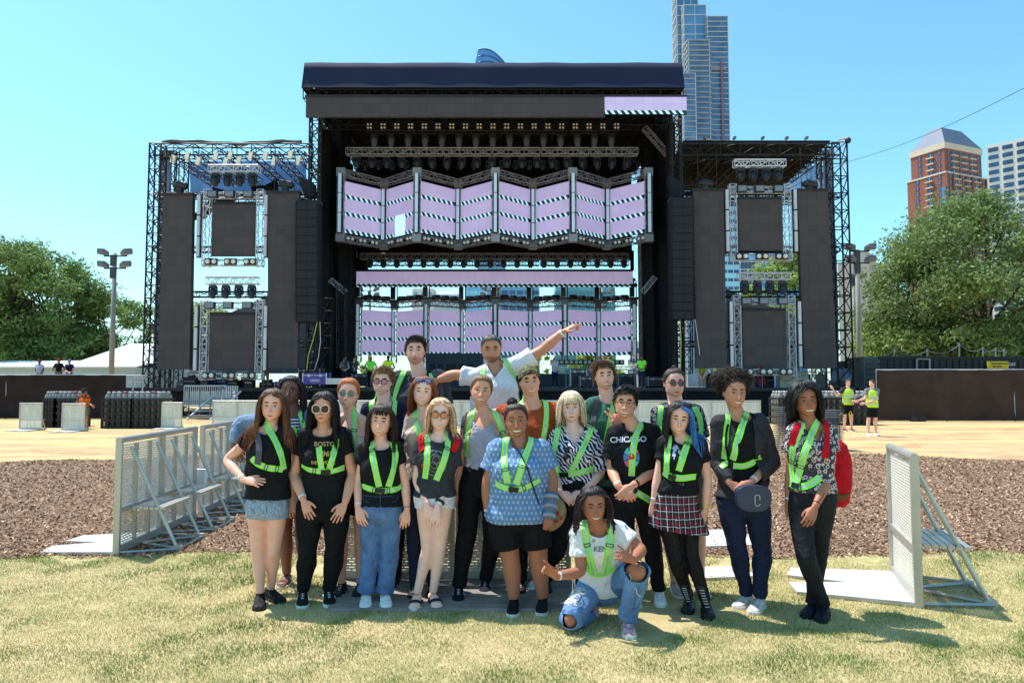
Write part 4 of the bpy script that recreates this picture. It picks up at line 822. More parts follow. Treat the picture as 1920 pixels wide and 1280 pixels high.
def barrier_proto(label, group, detail=True):     # 1 m unit: panel in plane y=0, plate towards +y (crowd side), braces towards -y
    r = empty('crowd_barrier', (0, 0, 0), label, 'barrier', group); H = 1.12
    mb = MB(); mb.bx(-.495, -.455, -.03, .03, 0, H); mb.bx(.455, .495, -.03, .03, 0, H); mb.bx(-.454, .454, -.028, .028, .02, .10); mb.bx(-.454, .454, -.026, .026, .42, .47); mb.tube((-.5, 0, H+.02), (.5, 0, H+.02), .032, 12)
    for x in (-.15, .16): mb.bx(x-.015, x+.015, -.035, -.006, .10, 1.09)
    mb.build('frame', m_bar, r)
    mb = MB(); mb.bx(-.455, .455, -.004, .004, .10, .42) if False else None
    mb.add([(-.455, .004, .10), (.455, .004, .10), (.455, .004, .42), (-.455, .004, .42), (-.455, .004, .47), (.455, .004, .47), (.455, .004, 1.10), (-.455, .004, 1.10)], [[0, 1, 2, 3], [4, 5, 6, 7]]); mb.build('perforated_panel', m_slots if detail else m_perf, r)
    mb = MB(); mb.add([(-.49, .03, .012), (.49, .03, .012), (.40, 1.0, .012), (.12, 1.05, .012), (.0, .5, .012), (-.12, 1.05, .012), (-.40, 1.0, .012), (-.49, .03, .045), (.49, .03, .045), (.40, 1.0, .032), (.12, 1.05, .032), (.0, .5, .04), (-.12, 1.05, .032), (-.40, 1.0, .032)],
        [[7, 8, 11], [8, 9, 10, 11], [7, 11, 12, 13]] if False else [[7, 8, 11]]); mb.G.append((np.array([[8, 9, 10, 11], [7, 11, 12, 13]]), 0)); 
    for i in range(7): j = (i+1) % 7; mb.G.append((np.array([[i, j, j+7, i+7]]), 0))
    mb.build('floor_plate', m_plate, r)
    for x in (-.3, .3): mb = MB(); mb.tube((x, -.03, 1.06), (x, -.52, .03), .019, 8); mb.box((x, -.52, .03), (.07, .09, .06)); mb.build('brace', m_bar, r)
    mb = MB(); mb.tube((-.46, -.03, .03), (-.32, -.55, .03), .015); mb.tube((.46, -.03, .03), (.32, -.55, .03), .015); mb.tube((-.32, -.55, .03), (.32, -.55, .03), .015); mb.tube((0, -.03, .03), (-.3, -.52, .03), .015); mb.tube((0, -.03, .03), (.3, -.52, .03), .015); mb.build('foot', m_bar, r)
    mb = MB()
    for j in range(6): mb.bx(-.34, .34, -.07-.055*(j+1), -.07-.055*j-.008, .43, .455)
    mb.build('step', m_bar, r); return r
bp_ = None
def barrier(x, y, rz, label, group=None):
    global bp_
    if bp_ is None: bp_ = barrier_proto(label, group); bp_.location = (x, y, 0); bp_.rotation_euler = (0, 0, rz); return bp_
    b = dup(bp_, (x, y, 0), label, group, rz); 
    if group is None and 'group' in b: del b['group']
    return b
# central pair (plates towards the camera: crowd side -> rotate 180)
GC = 'crowd barriers around the group'
barrier(-.99, 6.3, math.pi, 'left perforated barrier standing behind the legs of the group', GC); barrier(.01, 6.3, math.pi, 'right perforated barrier standing behind the legs of the group', GC); CB = [o for o in bpy.data.objects if o.name.startswith('crowd_barrier')]
mp_ = MB(); mp_.add([(-1.38, 5.50, .026), (.47, 5.50, .026), (.51, 6.27, .04), (-1.44, 6.27, .04), (-1.38, 5.48, .008), (.47, 5.48, .008)], [[0, 1, 2, 3], [4, 5, 1, 0]])
for i in range(3): mp_.bx(-1.4, .48, 5.56+.24*i, 5.566+.24*i, .03+.004*i, .036+.005*i)
tag(mp_.build('floor_plate', M('plate_shade_toned', S(138, 130, 122), .8, .0, var=.3, vs=4, bump=.3, bs=30), origin=(-.5, 5.8, .02)), 'wide grey floor plate, coloured darker for shade, under the feet of the group', 'floor plate')  # grey-brown darkened: shade around the group's feet is put into the plate colour
# left run, receding; plate on the left, braces on the right
labs = ['nearest barrier of the left row with its pale plate on the mulch', 'second barrier of the left row, joined to the nearest one', 'third barrier of the left row behind a small gap', 'farthest barrier of the left row partly behind the elbow']
for i, (yy, xx) in enumerate(((7.73, -3.95), (8.72, -4.0), (9.9, -4.05), (10.9, -4.1))):
    b_ = barrier(xx, yy, math.pi/2+.05, labs[i], GC)
    for c_ in list(b_.children):
        if c_.name.startswith('floor_plate'):
            if i: bpy.data.objects.remove(c_)
            else: c_.scale = (1, .78, 1)
mb = MB(); mb.bx(-4.1, -3.9, 9.24, 9.3, .3, .62); tag(mb.build('white_notice', M('white_card', S(230, 230, 230), .7), origin=(-4, 9.27, .3)), 'small white board in the gap of the left barrier row', 'board')
# right one: panel edge-on
barrier(3.25, 6.05, math.pi/2-.30+.57, 'lone barrier at the right with diagonal braces', GC) if False else barrier(3.24, 6.04, math.pi/2-.31, 'lone barrier seen edge on at the right with diagonal braces', GC)
# flat pieces of floor plate to the right of the group
for i, (px, py, w_, d_) in enumerate(((1350, 1012, .75, .8), (1348, 1078, .55, .35))):
    g = GP(px, py); mb = MB(); mb.box((g.x, g.y, .02), (w_, d_, .025), .15, axes=None); 
    for j in range(5): mb.box((g.x-w_*.4+j*w_*.2, g.y, .036), (.02, d_*.9, .006))
    tag(mb.build('loose_floor_plate', m_plate, origin=(g.x, g.y, 0)), ['ribbed metal plate lying on the mulch right of the group', 'small grooved plate lying at the edge of the grass right of the group'][i], 'floor plate')
# far rows
GF = 'row of barriers along the pit'
for i in range(22):
    px = 425+i*46.5*29/29.; x = (424-960)/FPX*29+i*1.0
    barrier(x, 29, math.pi, f'{ORD[i]} barrier from the left in the long row before the stage', GF).scale = (1, .9, .90)
for px, py, l in ((57, 806, 'leftmost single barrier standing alone on the sand'), (137, 808, 'single barrier in front of the left cylinder crates'), (320, 803, 'single barrier at the right end of the big cylinder crate')):
    g = GP(px, py); barrier(g.x, g.y, math.pi, l, 'single barriers on the sand').scale = (.86, .86, .86)
# ================================================================ cylinder crates
m_cyl = M('cylinder_grey', S(140, 138, 134), .5, .2, var=.15); m_cage = M('cage_brown', S(44, 38, 40), .7, var=.2); m_cap = M('cap_red', S(150, 40, 60), .5); m_neck = M('cylinder_neck', S(190, 196, 200), .4, .3)
def crate(px0, px1, pyb, label, nx=5, caps=True, pyt=748):
    Y = GP(px0, pyb).y; x0_, x1_ = P(px0, 780, Y).x, P(px1, 780, Y).x; H = 1.15; r = empty('cylinder_crate', ((x0_+x1_)/2, Y, 0), label, 'crate', 'crates of gas cylinders'); mb = MB(); nz = 4
    for i in range(nx+1): mb.box((x0_+(x1_-x0_)*i/nx, Y, H/2), (.085, .08, H))
    for j in range(nz+1): mb.box(((x0_+x1_)/2, Y, .05+(H-.1)*j/nz), (x1_-x0_, .07, .085))
    for xx in (x0_, x1_): 
        for j in range(nz+1): mb.box((xx, Y+.55, .05+(H-.1)*j/nz), (.07, 1.0, .07))
        mb.box((xx, Y+1.1, H/2), (.08, .08, H))
    mb.build('cage', m_cage, r)
    for i in range(nx):
        for k in range(3):
            x = x0_+(x1_-x0_)*(i+.5)/nx; y = Y+.2+.35*k; mb = MB(); mb.poly([(x, y, .06), (x, y, 1.2), (x, y, 1.28), (x, y, 1.34), (x, y, 1.42)], [.13, .13, .11, .05, .04], 10); mb.poly([(x, y, 1.35), (x, y, 1.40)], [.07, .07], 8, 1)
            mb.build('cylinder', [m_cyl, m_cap if (i*7+k*3) % 4 == 1 else m_neck], r, smooth=True)
    return r
for a, b, l in ((81, 103, 'narrow end crate of cylinders left behind the single barrier'), (103, 137, 'crate of grey gas cylinders behind the left single barriers'), (192, 246, 'big crate of gas cylinders, left half, on the sand'), (247, 300, 'big crate of gas cylinders, right half, beside the barrier')): crate(a, b, 803 if a > 150 else 801, l, 5 if a > 150 else 4)
for i, (a, b) in enumerate(((1462, 1500), (1502, 1548), (1550, 1594), (1596, 1640))): crate(a, b, 797, f'{ORD[i]} cylinder crate from the left behind the two men in yellow vests', 4)
# stack of wire trays
tr_ = GP(1472, 849); tr2 = GP(1552, 843)
for (g, n_, l, w_) in ((GP(1474, 848), 24, 'tall stack of black wire trays left of the woman with the red backpack', .46), (GP(1556, 843), 22, 'tall stack of black wire trays just behind the woman with the red backpack', .42)):
    mb = MB(); rgl = np.random.default_rng(3)
    for i in range(n_):
        z = .04+i*.047; dx = rgl.normal(0, .008)+.002*i
        for s_ in (-1, 1): mb.tube((g.x-w_/2+dx, g.y+s_*.3, z), (g.x+w_/2+dx, g.y+s_*.3, z), .009, 5); mb.tube((g.x+s_*w_/2+dx, g.y-.3, z), (g.x+s_*w_/2+dx, g.y+.3, z), .009, 5)
        for q in np.linspace(-w_/2, w_/2, 6): mb.tube((g.x+q+dx, g.y-.3, z), (g.x+q+dx, g.y+.3, z), .006, 4)
    for s_ in (-1, 1): mb.tube((g.x+s_*w_*.3, g.y-.31, 0), (g.x+s_*w_*.3, g.y-.31, n_*.047), .01, 5)
    tag(mb.build('wire_tray_stack', M('wire_grey', S(96, 98, 104), .45, .6), origin=(g.x, g.y, 0)), l, 'tray stack', 'stacks of wire trays')
# ================================================================ skyline
def bld(name, label): return name, label
m_glass = M('tower_glass', S(104, 146, 180), .15, .35, var=.25, vs=.05); m_glassd = M('tower_glass_dark', S(100, 126, 158), .2, .3, var=.35, vs=.09); m_glassw = M('pale_glass', S(150, 190, 214), .2, .3, var=.2, vs=.08)  # tower glass kept paler: slight haze is put into its colour
m_conc = M('pale_concrete', S(196, 196, 196), .8, var=.05, vs=.1); m_slab = M('balcony_slab', S(150, 156, 166), .8, var=0); m_brick = M('orange_brick', S(142, 88, 76), .9, var=.08, vs=.1); m_cream = M('cream_stone', S(206, 190, 172), .8, var=.05, vs=.1); m_slate = M('slate_roof', S(92, 106, 128), .6, var=.06, vs=.2)
m_win = M('tower_window', S(62, 84, 116), .15, .3, var=.4, vs=.12)
def volume(root, Y, pl, pr, pt, depth, body, fl=None, slab=m_slab, cols=0, zb=0, name='block', rz=0., mull=m_conc, fh=3.2, slabw=.5, side=None):
    xa, xb = P(pl, 300, Y).x, P(pr, 300, Y).x; zt_ = PZ(pt, Y); mb = MB(); W = xb-xa; c = np.array([(xa+xb)/2, Y+depth/2, 0]); 
    mb.box((c[0], c[1], (zt_+zb)/2), (W, depth, zt_-zb), rz); mb.build(name, body, root)
    ux = np.array([math.cos(rz), math.sin(rz), 0]); uy = np.array([-math.sin(rz), math.cos(rz), 0]); mb = MB()
    if fl:
        z = zt_; 
        while z > max(zb, 20): mb.box((c[0], c[1], z), (W+slabw*2, depth+slabw*2, fl), rz); z -= fh
        mb.build('floor_slabs', slab, root)
    if cols:
        mb = MB()
        for i in range(cols+1):
            for s_ in (-1, 1): p = c+ux*(-W/2+W*i/cols)+uy*s_*(depth/2+.3); mb.box((p[0], p[1], (zt_+zb)/2), (.5, .5, zt_-zb), rz)
        for s_ in (-1, 1):
            for i in range(1, 4): p = c+uy*(-depth/2+depth*i/4)+ux*s_*(W/2+.3); mb.box((p[0], p[1], (zt_+zb)/2), (.5, .5, zt_-zb), rz)
        mb.build('mullions', mull, root)
    return c, W, zt_
T = empty('glass_skyscraper', (P(1315, 300, 500).x, 515, 0), 'very tall stepped glass skyscraper rising behind the stage roof', 'skyscraper')
volume(T, 530, 1266, 1306, -60, 14, m_glass, .7, m_bright, 3, fh=7.5)
volume(T, 522, 1279, 1321, 10, 12, m_glass, .7, m_bright, 2, fh=7.5)
volume(T, 514, 1287, 1326, 76, 12, m_glassd, 1.0, m_slab, 1, fh=3.9, slabw=1.1, mull=m_bright)
volume(T, 518, 1323, 1362, 31, 16, m_glassd, .45, m_conc, 1, fh=3.9, mull=m_bright)
volume(T, 506, 1276, 1299, 138, 10, m_glassd, .9, m_slab, 1, fh=3.9, mull=m_bright)
mb = MB(); x = P(1349, 200, 514).x; mb.bx(x-.7, x+.7, 515.5, 516.6, 20, PZ(112, 515)); mb.build('red_hoist', M('hoist_red', S(132, 100, 124), .7), T)
mb = MB(); a, b = P(1328, 200, 514).x, P(1358, 200, 514).x; mb.bx(a, b, 516.6, 517.3, PZ(132, 517), PZ(124, 517)); mb.build('louvre_band', M('louvre', S(150, 140, 156), .7), T)
T.location.x += 2.7
# brick tower with individual windows
B = empty('brick_tower', (P(1770, 400, 400).x, 420, 0), 'orange brick high rise with a hipped slate roof above the right trees', 'skyscraper')
rz = .42; Yb = 400; xc = P(1772, 350, Yb+20).x+1; s_ = FPX/Yb
def bt(w1, w2, z0, z1, nm, mat, cy=0): mb = MB(); mb.box((xc, Yb+20, (z0+z1)/2), (w1, w2, z1-z0), rz); return mb.build(nm, mat, B)
z_set, z_cor, z_top, z_rf = PZ(328, Yb+8), PZ(282, Yb+8), PZ(271, Yb+8), PZ(247, Yb+20)
bt(36, 24, 0, z_set, 'lower_block', m_brick); bt(32.5, 21, z_set, z_cor, 'upper_block', m_brick); bt(33.5, 22, z_cor, z_top, 'cornice', m_cream); bt(36.6, 24.6, z_set-.5, z_set+.4, 'ledge', m_cream)
ux = np.array([math.cos(rz), math.sin(rz), 0]); uy = np.array([-math.sin(rz), math.cos(rz), 0]); c0 = np.array([xc, Yb+20, 0]); mb = MB()
q = [c0+ux*a*16.5+uy*b*11+(0, 0, z_top) for a, b in ((-1, -1), (1, -1), (1, 1), (-1, 1))]; q2 = [c0+ux*a*9+uy*b*4+(0, 0, z_rf) for a, b in ((-1, -1), (1, -1), (1, 1), (-1, 1))]
mb.add(q+q2, [[0, 1, 5, 4], [1, 2, 6, 5], [2, 3, 7, 6], [3, 0, 4, 7], [4, 5, 6, 7]]); mb.build('roof', m_slate, B)
wp = None; cnt = 0; rest = MB(); sills = MB()
def one_window(p, u, n, w_, h_):
    global wp, cnt
    if cnt < 100:
        if wp is None:
            mb = MB(); mb.box((0, 0, 0), (1, .3, 1)); mb.box((0, -.16, 0), (.06, .05, 1), mi=1); wp = mb.build('window', [m_win, m_conc], B, origin=(0, 0, 0)); o = wp
        else: o = wp.copy(); COL.objects.link(o); o.parent = B
        o.location = Vector(p)-Vector(B['wo']); o.rotation_euler = (0, 0, math.atan2(u[1], u[0])); o.scale = (w_, 1, h_); cnt += 1
    else: rest.box(p, (w_, .3, h_), axes=[u, n, (0, 0, 1)])
z = z_cor-2.2; fl_ = 0
def balc(p, sz): q = MB(); q.box(p, sz, axes=[ux, uy, (0, 0, 1)]); q.build('balcony', m_cream, B)
while z > 30:
    up = z > z_set; hw, hd = (16.25, 10.5) if up else (18, 12)
    for t, w_ in ((-.80, 2.2), (-.52, 4.2), (-.16, 2.2), (.12, 2.2), (.46, 4.2), (.80, 2.2)): one_window(c0+ux*t*hw-uy*(hd+.05)+(0, 0, z), ux, uy, w_, 2.2)
    for t, w_ in ((.7, 2.0), (.2, 3.5), (-.45, 2.4)): one_window(c0-ux*(hw+.05)+uy*(-t)*hd+(0, 0, z), -uy, ux, w_, 2.2)
    for t in (-.52, .46, -.02): balc(c0+ux*t*hw-uy*(hd+.7)+(0, 0, z-1.45), (5.4, 1.4, .55))
    balc(c0-ux*(hw+.7)+uy*(-.2)*hd+(0, 0, z-1.45), (1.4, 4.5, .55))
    z -= 3.55; fl_ += 1
o = rest.build('further_windows', m_win, B); o['kind'] = 'stuff'
mb = MB()
for t in (-.66, -.32, -.02, .27, .65, .97, -.97): mb.box(c0+ux*t*18-uy*12.35+(0, 0, z_set/2), (1.3, .8, z_set-1), axes=[ux, uy, (0, 0, 1)])
mb.build('brick_piers', m_brick, B)
mb = MB(); mb.box(c0-ux*18.1-uy*11.0+(0, 0, z_set/2-4), (1.2, 2.4, z_set-9), axes=[ux, uy, (0, 0, 1)]); mb.build('glazed_corner', m_glassd, B)
def gridtower(name, pxc, Yb, w1, w2, pt, rz, label, body, nf, nw, wh=1.9, ww=.62, fh=3.3, wmat=m_win, sw=3, swd=.7, zmin=15, pent=None):
    r = empty(name, (P(pxc, 300, Yb).x, Yb, 0), label, 'high rise'); c0 = np.array([P(pxc, 300, Yb).x, Yb+w2/2, 0]); zt_ = PZ(pt, Yb); ux = np.array([math.cos(rz), math.sin(rz), 0]); uy = np.array([-math.sin(rz), math.cos(rz), 0])
    mb = MB(); mb.box(c0+(0, 0, zt_/2), (w1, w2, zt_), axes=[ux, uy, (0, 0, 1)])
    if pent: mb.box(c0+(0, 0, zt_+2), (w1*pent, w2*.5, 4), axes=[ux, uy, (0, 0, 1)])
    mb.build('wall', body, r); mb = MB(); z = zt_-2.6; k = 0
    while z > zmin:
        for i in range(nw): t = -1+2*(i+.5)/nw; mb.box(c0+ux*t*w1/2-uy*(w2/2)+(0, 0, z), (w1/nw*ww, .4, wh), axes=[ux, uy, (0, 0, 1)])
        for i in range(sw): t = -1+2*(i+.5)/sw; mb.box(c0-ux*(w1/2)+uy*t*w2/2+(0, 0, z), (.4, w2/sw*swd, wh), axes=[ux, uy, (0, 0, 1)]); mb.box(c0+ux*(w1/2)+uy*t*w2/2+(0, 0, z), (.4, w2/sw*swd, wh), axes=[ux, uy, (0, 0, 1)])
        z -= fh
    o = mb.build('windows', wmat, r); o['kind'] = 'stuff'; return r
gridtower('white_tower', 1925, 330, 22, 17, 264, .75, 'white concrete high rise with square windows at the right edge', M('white_concrete', S(214, 210, 206), .8, var=.04, vs=.1), 0, 4, 2.0, .7, 3.6, sw=3, swd=.72)
gridtower('balcony_block', 1640, 260, 11, 22, 487, -.75, 'grey apartment slab with window rows behind the pole right of the stage', M('warm_grey_wall', S(168, 160, 156), .8, var=.04, vs=.1), 0, 1, .01, .01, 3.2, sw=4, swd=.85, pent=.5, zmin=10)
gridtower('dark_grid_tower', 1402, 300, 8, 10, 486, 0, 'building with a white grid facade seen through the right wing', M('white_grid', S(190, 190, 196), .8), 0, 5, 2.6, .8, 3.3, zmin=5)
gridtower('grey_glass_building', 1366, 280, 7, 14, 372, 0, 'pale glass building glimpsed left of the right framed screens', m_glassw, 0, 3, 1.2, .8, 3.3, zmin=5)
gridtower('blue_glass_block', 1462, 340, 22, 20, 470, 0, 'bright blue glass block seen through the right wing', M('bright_blue_glass', S(60, 130, 210), .2, .2, var=.2, vs=.1), 0, 9, 2.4, .9, 3.0, M('blue_pane', S(70, 140, 216), .15, .2, var=.3, vs=.1), zmin=5)
gridtower('pale_house_block', 795, 300, 9, 12, 541, 0, 'small pale block seen through the stage above the second lower panel', M('pale_block', S(200, 206, 214), .8), 0, 3, 2.2, .45, 4, M('grey_pane', S(140, 150, 166), .3), zmin=5)
gridtower('blue_tower_block', 975, 300, 16, 12, 537, 0, 'blue glass block seen through the stage above the middle lower panel', m_glass, 0, 5, 1.8, .8, 3.3, m_win, zmin=5)
gridtower('round_glass_block', 893, 320, 9, 9, 538, 0, 'pale blue glass block beside the grey barrel roof seen through the stage', M('sky_glass', S(120, 176, 214), .2, .2, var=.2, vs=.1), 0, 5, 2.0, .8, 3.0, m_glassw, zmin=5)
gridtower('teal_block', 1096, 300, 25, 12, 538, 0, 'teal glass block seen through the stage above the right lower panels', M('teal_glass', S(88, 150, 166), .25, .2, var=.2, vs=.1), 0, 8, 1.6, .85, 3.0, M('teal_pane', S(70, 120, 140), .2), zmin=5)
gridtower('far_flats', 1192, 200, 3.4, 6, 640, 0, 'small grey flats in the narrow gap right of the lower video wall', m_conc, 0, 3, 1.4, .6, 3, zmin=2)
mb = MB(); a, b = P(818, 555, 200).x, P(865, 555, 200).x; z = PZ(560, 200); th = np.linspace(0, math.pi, 14); V = np.concatenate([np.stack([0*th+x, 203-3.2*np.cos(th), z+2.6*np.sin(th)], 1) for x in (a, b)]); mb.grid(V, 2, 14, wrap=False); mb.bx(a, b, 200, 206, 0, z)
tag(mb.build('barrel_roof_hall', M('roof_metal', S(168, 176, 190), .4, .4), origin=(a, 203, 0)), 'grey hall with a curved metal roof seen through the stage', 'hall')
# curved blue tip behind the roof
mb = MB(); Y = 800; nx = 20; u = np.linspace(0, 1, nx); xs_ = P(896, 90, Y).x+(P(948, 90, Y).x-P(896, 90, Y).x)*u; top = PZ(88, Y)-(u**1.9)*(PZ(88, Y)-PZ(116, Y))
V = np.stack([np.stack([xs_, Y+0*u-3*np.sin(u*3.14), z0+0*u], 1) if False else np.stack([xs_-(6*(1-h))*(u < .1), Y+6*(1-np.sin(u*3.14)), (PZ(135, Y)*(1-h)+top*h)], 1) for h in np.linspace(0, 1, 8)], 1).reshape(-1, 3)
mb.grid(V, nx, 8, wrap=False); V2 = V+np.array([0, 25, 0]); mb.grid(V2, nx, 8, wrap=False); mb.bx(xs_[0], xs_[-1], Y+8, Y+25, 0, PZ(135, Y)); ct = empty('curved_tower', (xs_[0], Y, 0), 'curved blue glass tip of a tower peeking over the stage roof', 'skyscraper'); mb.build('glass_shell', M('curved_glass', S(96, 150, 206), .25, .3, var=.15, vs=.03), ct, smooth=True)
mb = MB()
for h in (.2, .45, .7, .98):
    z = PZ(135, Y)*(1-h)+top*h; mb.poly(np.stack([xs_, Y-1.2+6*(1-np.sin(u*3.14)), z], 1), .5, 5)
mb.build('ribs', M('rib_dark', S(50, 70, 110), .5), ct)

for b_ in CB:
    for c_ in list(b_.children):
        if c_.name.startswith('floor_plate'): bpy.data.objects.remove(c_)

for b_ in bpy.data.objects:
    if b_.get('label', '').startswith('lone barrier'):
        for c_ in b_.children:
            if c_.name.startswith('floor_plate'): c_.scale = (1, .86, 1)
# ================================================================ people
TSC = bpy.data.scenes.new('remesh_scratch'); TVL = TSC.view_layers[0]
def voxel(mb, size, smooth=3, name='v'):
    V = mb.arr(); me = bpy.data.meshes.new(name); F = []
    for f, _ in mb.G: F += f.tolist()
    me.from_pydata(V.tolist(), [], F); o = bpy.data.objects.new(name, me); TSC.collection.objects.link(o)
    r = o.modifiers.new('r', 'REMESH'); r.mode = 'VOXEL'; r.voxel_size = size; r.adaptivity = 0
    if smooth: s = o.modifiers.new('s', 'SMOOTH'); s.factor = .5; s.iterations = smooth
    TVL.update(); dg = TVL.depsgraph; ev = o.evaluated_get(dg); m2 = ev.to_mesh(); n = len(m2.vertices); co = np.empty(n*3); m2.vertices.foreach_get('co', co)
    k = len(m2.polygons); vi = np.empty(len(m2.loops), int); m2.loops.foreach_get('vertex_index', vi)
    ls = np.empty(k, int); m2.polygons.foreach_get('loop_total', ls)
    if (ls == 4).all(): FF = [vi.reshape(-1, 4)]
    else:
        st = np.concatenate([[0], np.cumsum(ls)[:-1]]); FF = [np.stack([vi[st[ls == q]+j] for j in range(q)], 1) for q in (3, 4) if (ls == q).any()]
    ev.to_mesh_clear(); bpy.data.objects.remove(o); bpy.data.meshes.remove(me)
    return co.reshape(-1, 3), FF
def normals(V, FF):
    N = np.zeros_like(V)
    for F in FF:
        n = np.cross(V[F[:, 1]]-V[F[:, 0]], V[F[:, -1]]-V[F[:, 0]])
        for j in range(F.shape[1]): np.add.at(N, F[:, j], n)
    return N/(np.linalg.norm(N, axis=1, keepdims=True)+1e-12)
def smooth_rim(V, FF, it=7):
    E = np.concatenate([np.sort(np.stack([F[:, j], F[:, (j+1) % F.shape[1]]], 1), 1) for F in FF for j in range(F.shape[1])]); u, c = np.unique(E, axis=0, return_counts=True); B = u[c == 1]
    if not len(B): return V
    V = V.copy(); n = len(V)
    for _ in range(it):
        acc = np.zeros_like(V); k = np.zeros(n); np.add.at(acc, B[:, 0], V[B[:, 1]]); np.add.at(acc, B[:, 1], V[B[:, 0]]); np.add.at(k, B[:, 0], 1); np.add.at(k, B[:, 1], 1); m = k > 0; V[m] = V[m]*.4+.6*acc[m]/k[m][:, None]
    return V
def bvh(V, FF): return BVHTree.FromPolygons(V.tolist(), sum([F.tolist() for F in FF], []))
def crinkle(V, N, amp, seed, sc=1.):
    r = np.random.default_rng(seed); h = 0
    for f, a in ((9, 1.), (17, .6), (31, .35), (52, .2)):
        k = r.normal(size=3); k /= np.linalg.norm(k); k[2] += .9; k2 = r.normal(size=3)
        h = h+a*np.sin((V@k)*f*sc*2+1.6*np.sin((V@k2)*f*sc*.8+r.uniform(0, 6))+r.uniform(0, 6))
    h = np.clip(h+.9, 0, None)
    return V+N*(amp*h)[:, None] if np.ndim(amp) else V+N*(amp*h[:, None])
# ---- head template in metres, face towards -Y, origin at eye height in the middle of the skull
def head_template(male=0., nv=84, nu=104):
    t = np.linspace(-1, 1, nv); t = np.sign(t)*np.abs(t)**.9; rv = np.random.default_rng(int(male*100)+3); vn, vc, vl, vw, vb = rv.uniform(.8, 1.25), rv.uniform(.6, 1.7), rv.uniform(.7, 1.5), rv.uniform(.8, 1.4), rv.uniform(.6, 1.6)
    kt = [-1, -.93, -.8, -.6, -.35, -.1, .15, .4, .6, .8, .92, .98, 1]
    w = np.interp(t, kt, [.26, .38, .58+.09*male, .80+.07*male, .93, .99, 1, .99, .94, .76, .52, .28, .0])
    fr = np.interp(t, kt, [.55, .80, .95, .985, .975, .965, .98, .98, .92, .74, .50, .26, .0])
    bk = np.interp(t, kt, [.10, .18, .30, .42, .62, .84, .97, 1.02, .97, .78, .53, .28, .0])
    ker = np.array([1, 2, 1])/4.
    for _ in range(3):
        for a in (w, fr, bk): a[1:-1] = np.convolve(a, ker, 'valid')
    s = np.linspace(-1, 1, nu, endpoint=False); phi = math.pi*np.sign(s)*np.abs(s)**1.35
    T, PH = np.meshgrid(t, phi, indexing='ij'); W = w[:, None]; X = .0765*W*np.sin(PH); c = np.cos(PH); Y = np.where(c > 0, -.086*fr[:, None]*np.abs(c)**.88, .102*bk[:, None]*np.abs(c)); Z = np.where(T > 0, .116*T, .112*T)
    front = np.clip(c*2.2, 0, 1); g = lambda x0, z0, sx, sz: np.exp(-((X-x0)/sx)**2/1.-((Z-z0)/sz)**2)
    d = 0
    nz = np.interp(Z[:, 0], [-.058, -.048, -.041, -.02, .004, .02, .03], [0, .006, .029, .020, .009, .002, 0])[:, None]
    nz = nz*vn; d = d+nz*np.exp(-(X/(.0085*vw+.10*np.clip(-.0-Z, 0, .05)))**2)
    for q in (-1, 1):
        d = d+.0065*g(q*.0125, -.041, .007, .007)-.0105*g(q*.031, .003, .017, .011)+.004*g(q*.028, .024, .022, .008)*(1+male*.8)+.005*vc*g(q*.043, -.028, .02, .018)
    d = d+.005*vl*g(0, -.064, .020, .0055)+.005*vl*g(0, -.077, .017, .0065)-.003*g(0, -.0705, .024, .0025)-.003*g(0, -.087, .02, .006)+.007*vb*g(0, -.103, .018+.006*male, .012)
    Y = Y-d*front
    Y = Y+.010*np.clip((-T-.6)/.4, 0, 1)
    V = np.stack([X, Y, Z], -1).reshape(-1, 3)
    i = np.arange(nv-1)[:, None]; j = np.arange(nu)[None]; j2 = (j+1) % nu; F = np.stack([i*nu+j, i*nu+j2, (i+1)*nu+j2, (i+1)*nu+j], -1).reshape(-1, 4)
    return V, F, T.ravel(), PH.ravel()
HT = {}
def get_head(male):
    if male not in HT: V, F, T, PH = head_template(male); HT[male] = (V, F, T, PH, bvh(V, [F]))
    return HT[male]
def face_patch(tree, x0, x1, up, lo, n, m, off):
    u = np.linspace(0, 1, n); xs = x0+(x1-x0)*u; V = []
    for a, x in zip(u, xs):
        zu, zl = up(a), lo(a)
        for k in range(m):
            z = zl+(zu-zl)*k/(m-1); h = tree.ray_cast(Vector((x, -.3, z)), Vector((0, 1, 0)))[0]
            V.append((x, (h.y if h else -.08)-off, z))
    return np.array(V)
def add_patch(mb, V, n, m, mi): mb.grid(V, n, m, mi, wrap=False)
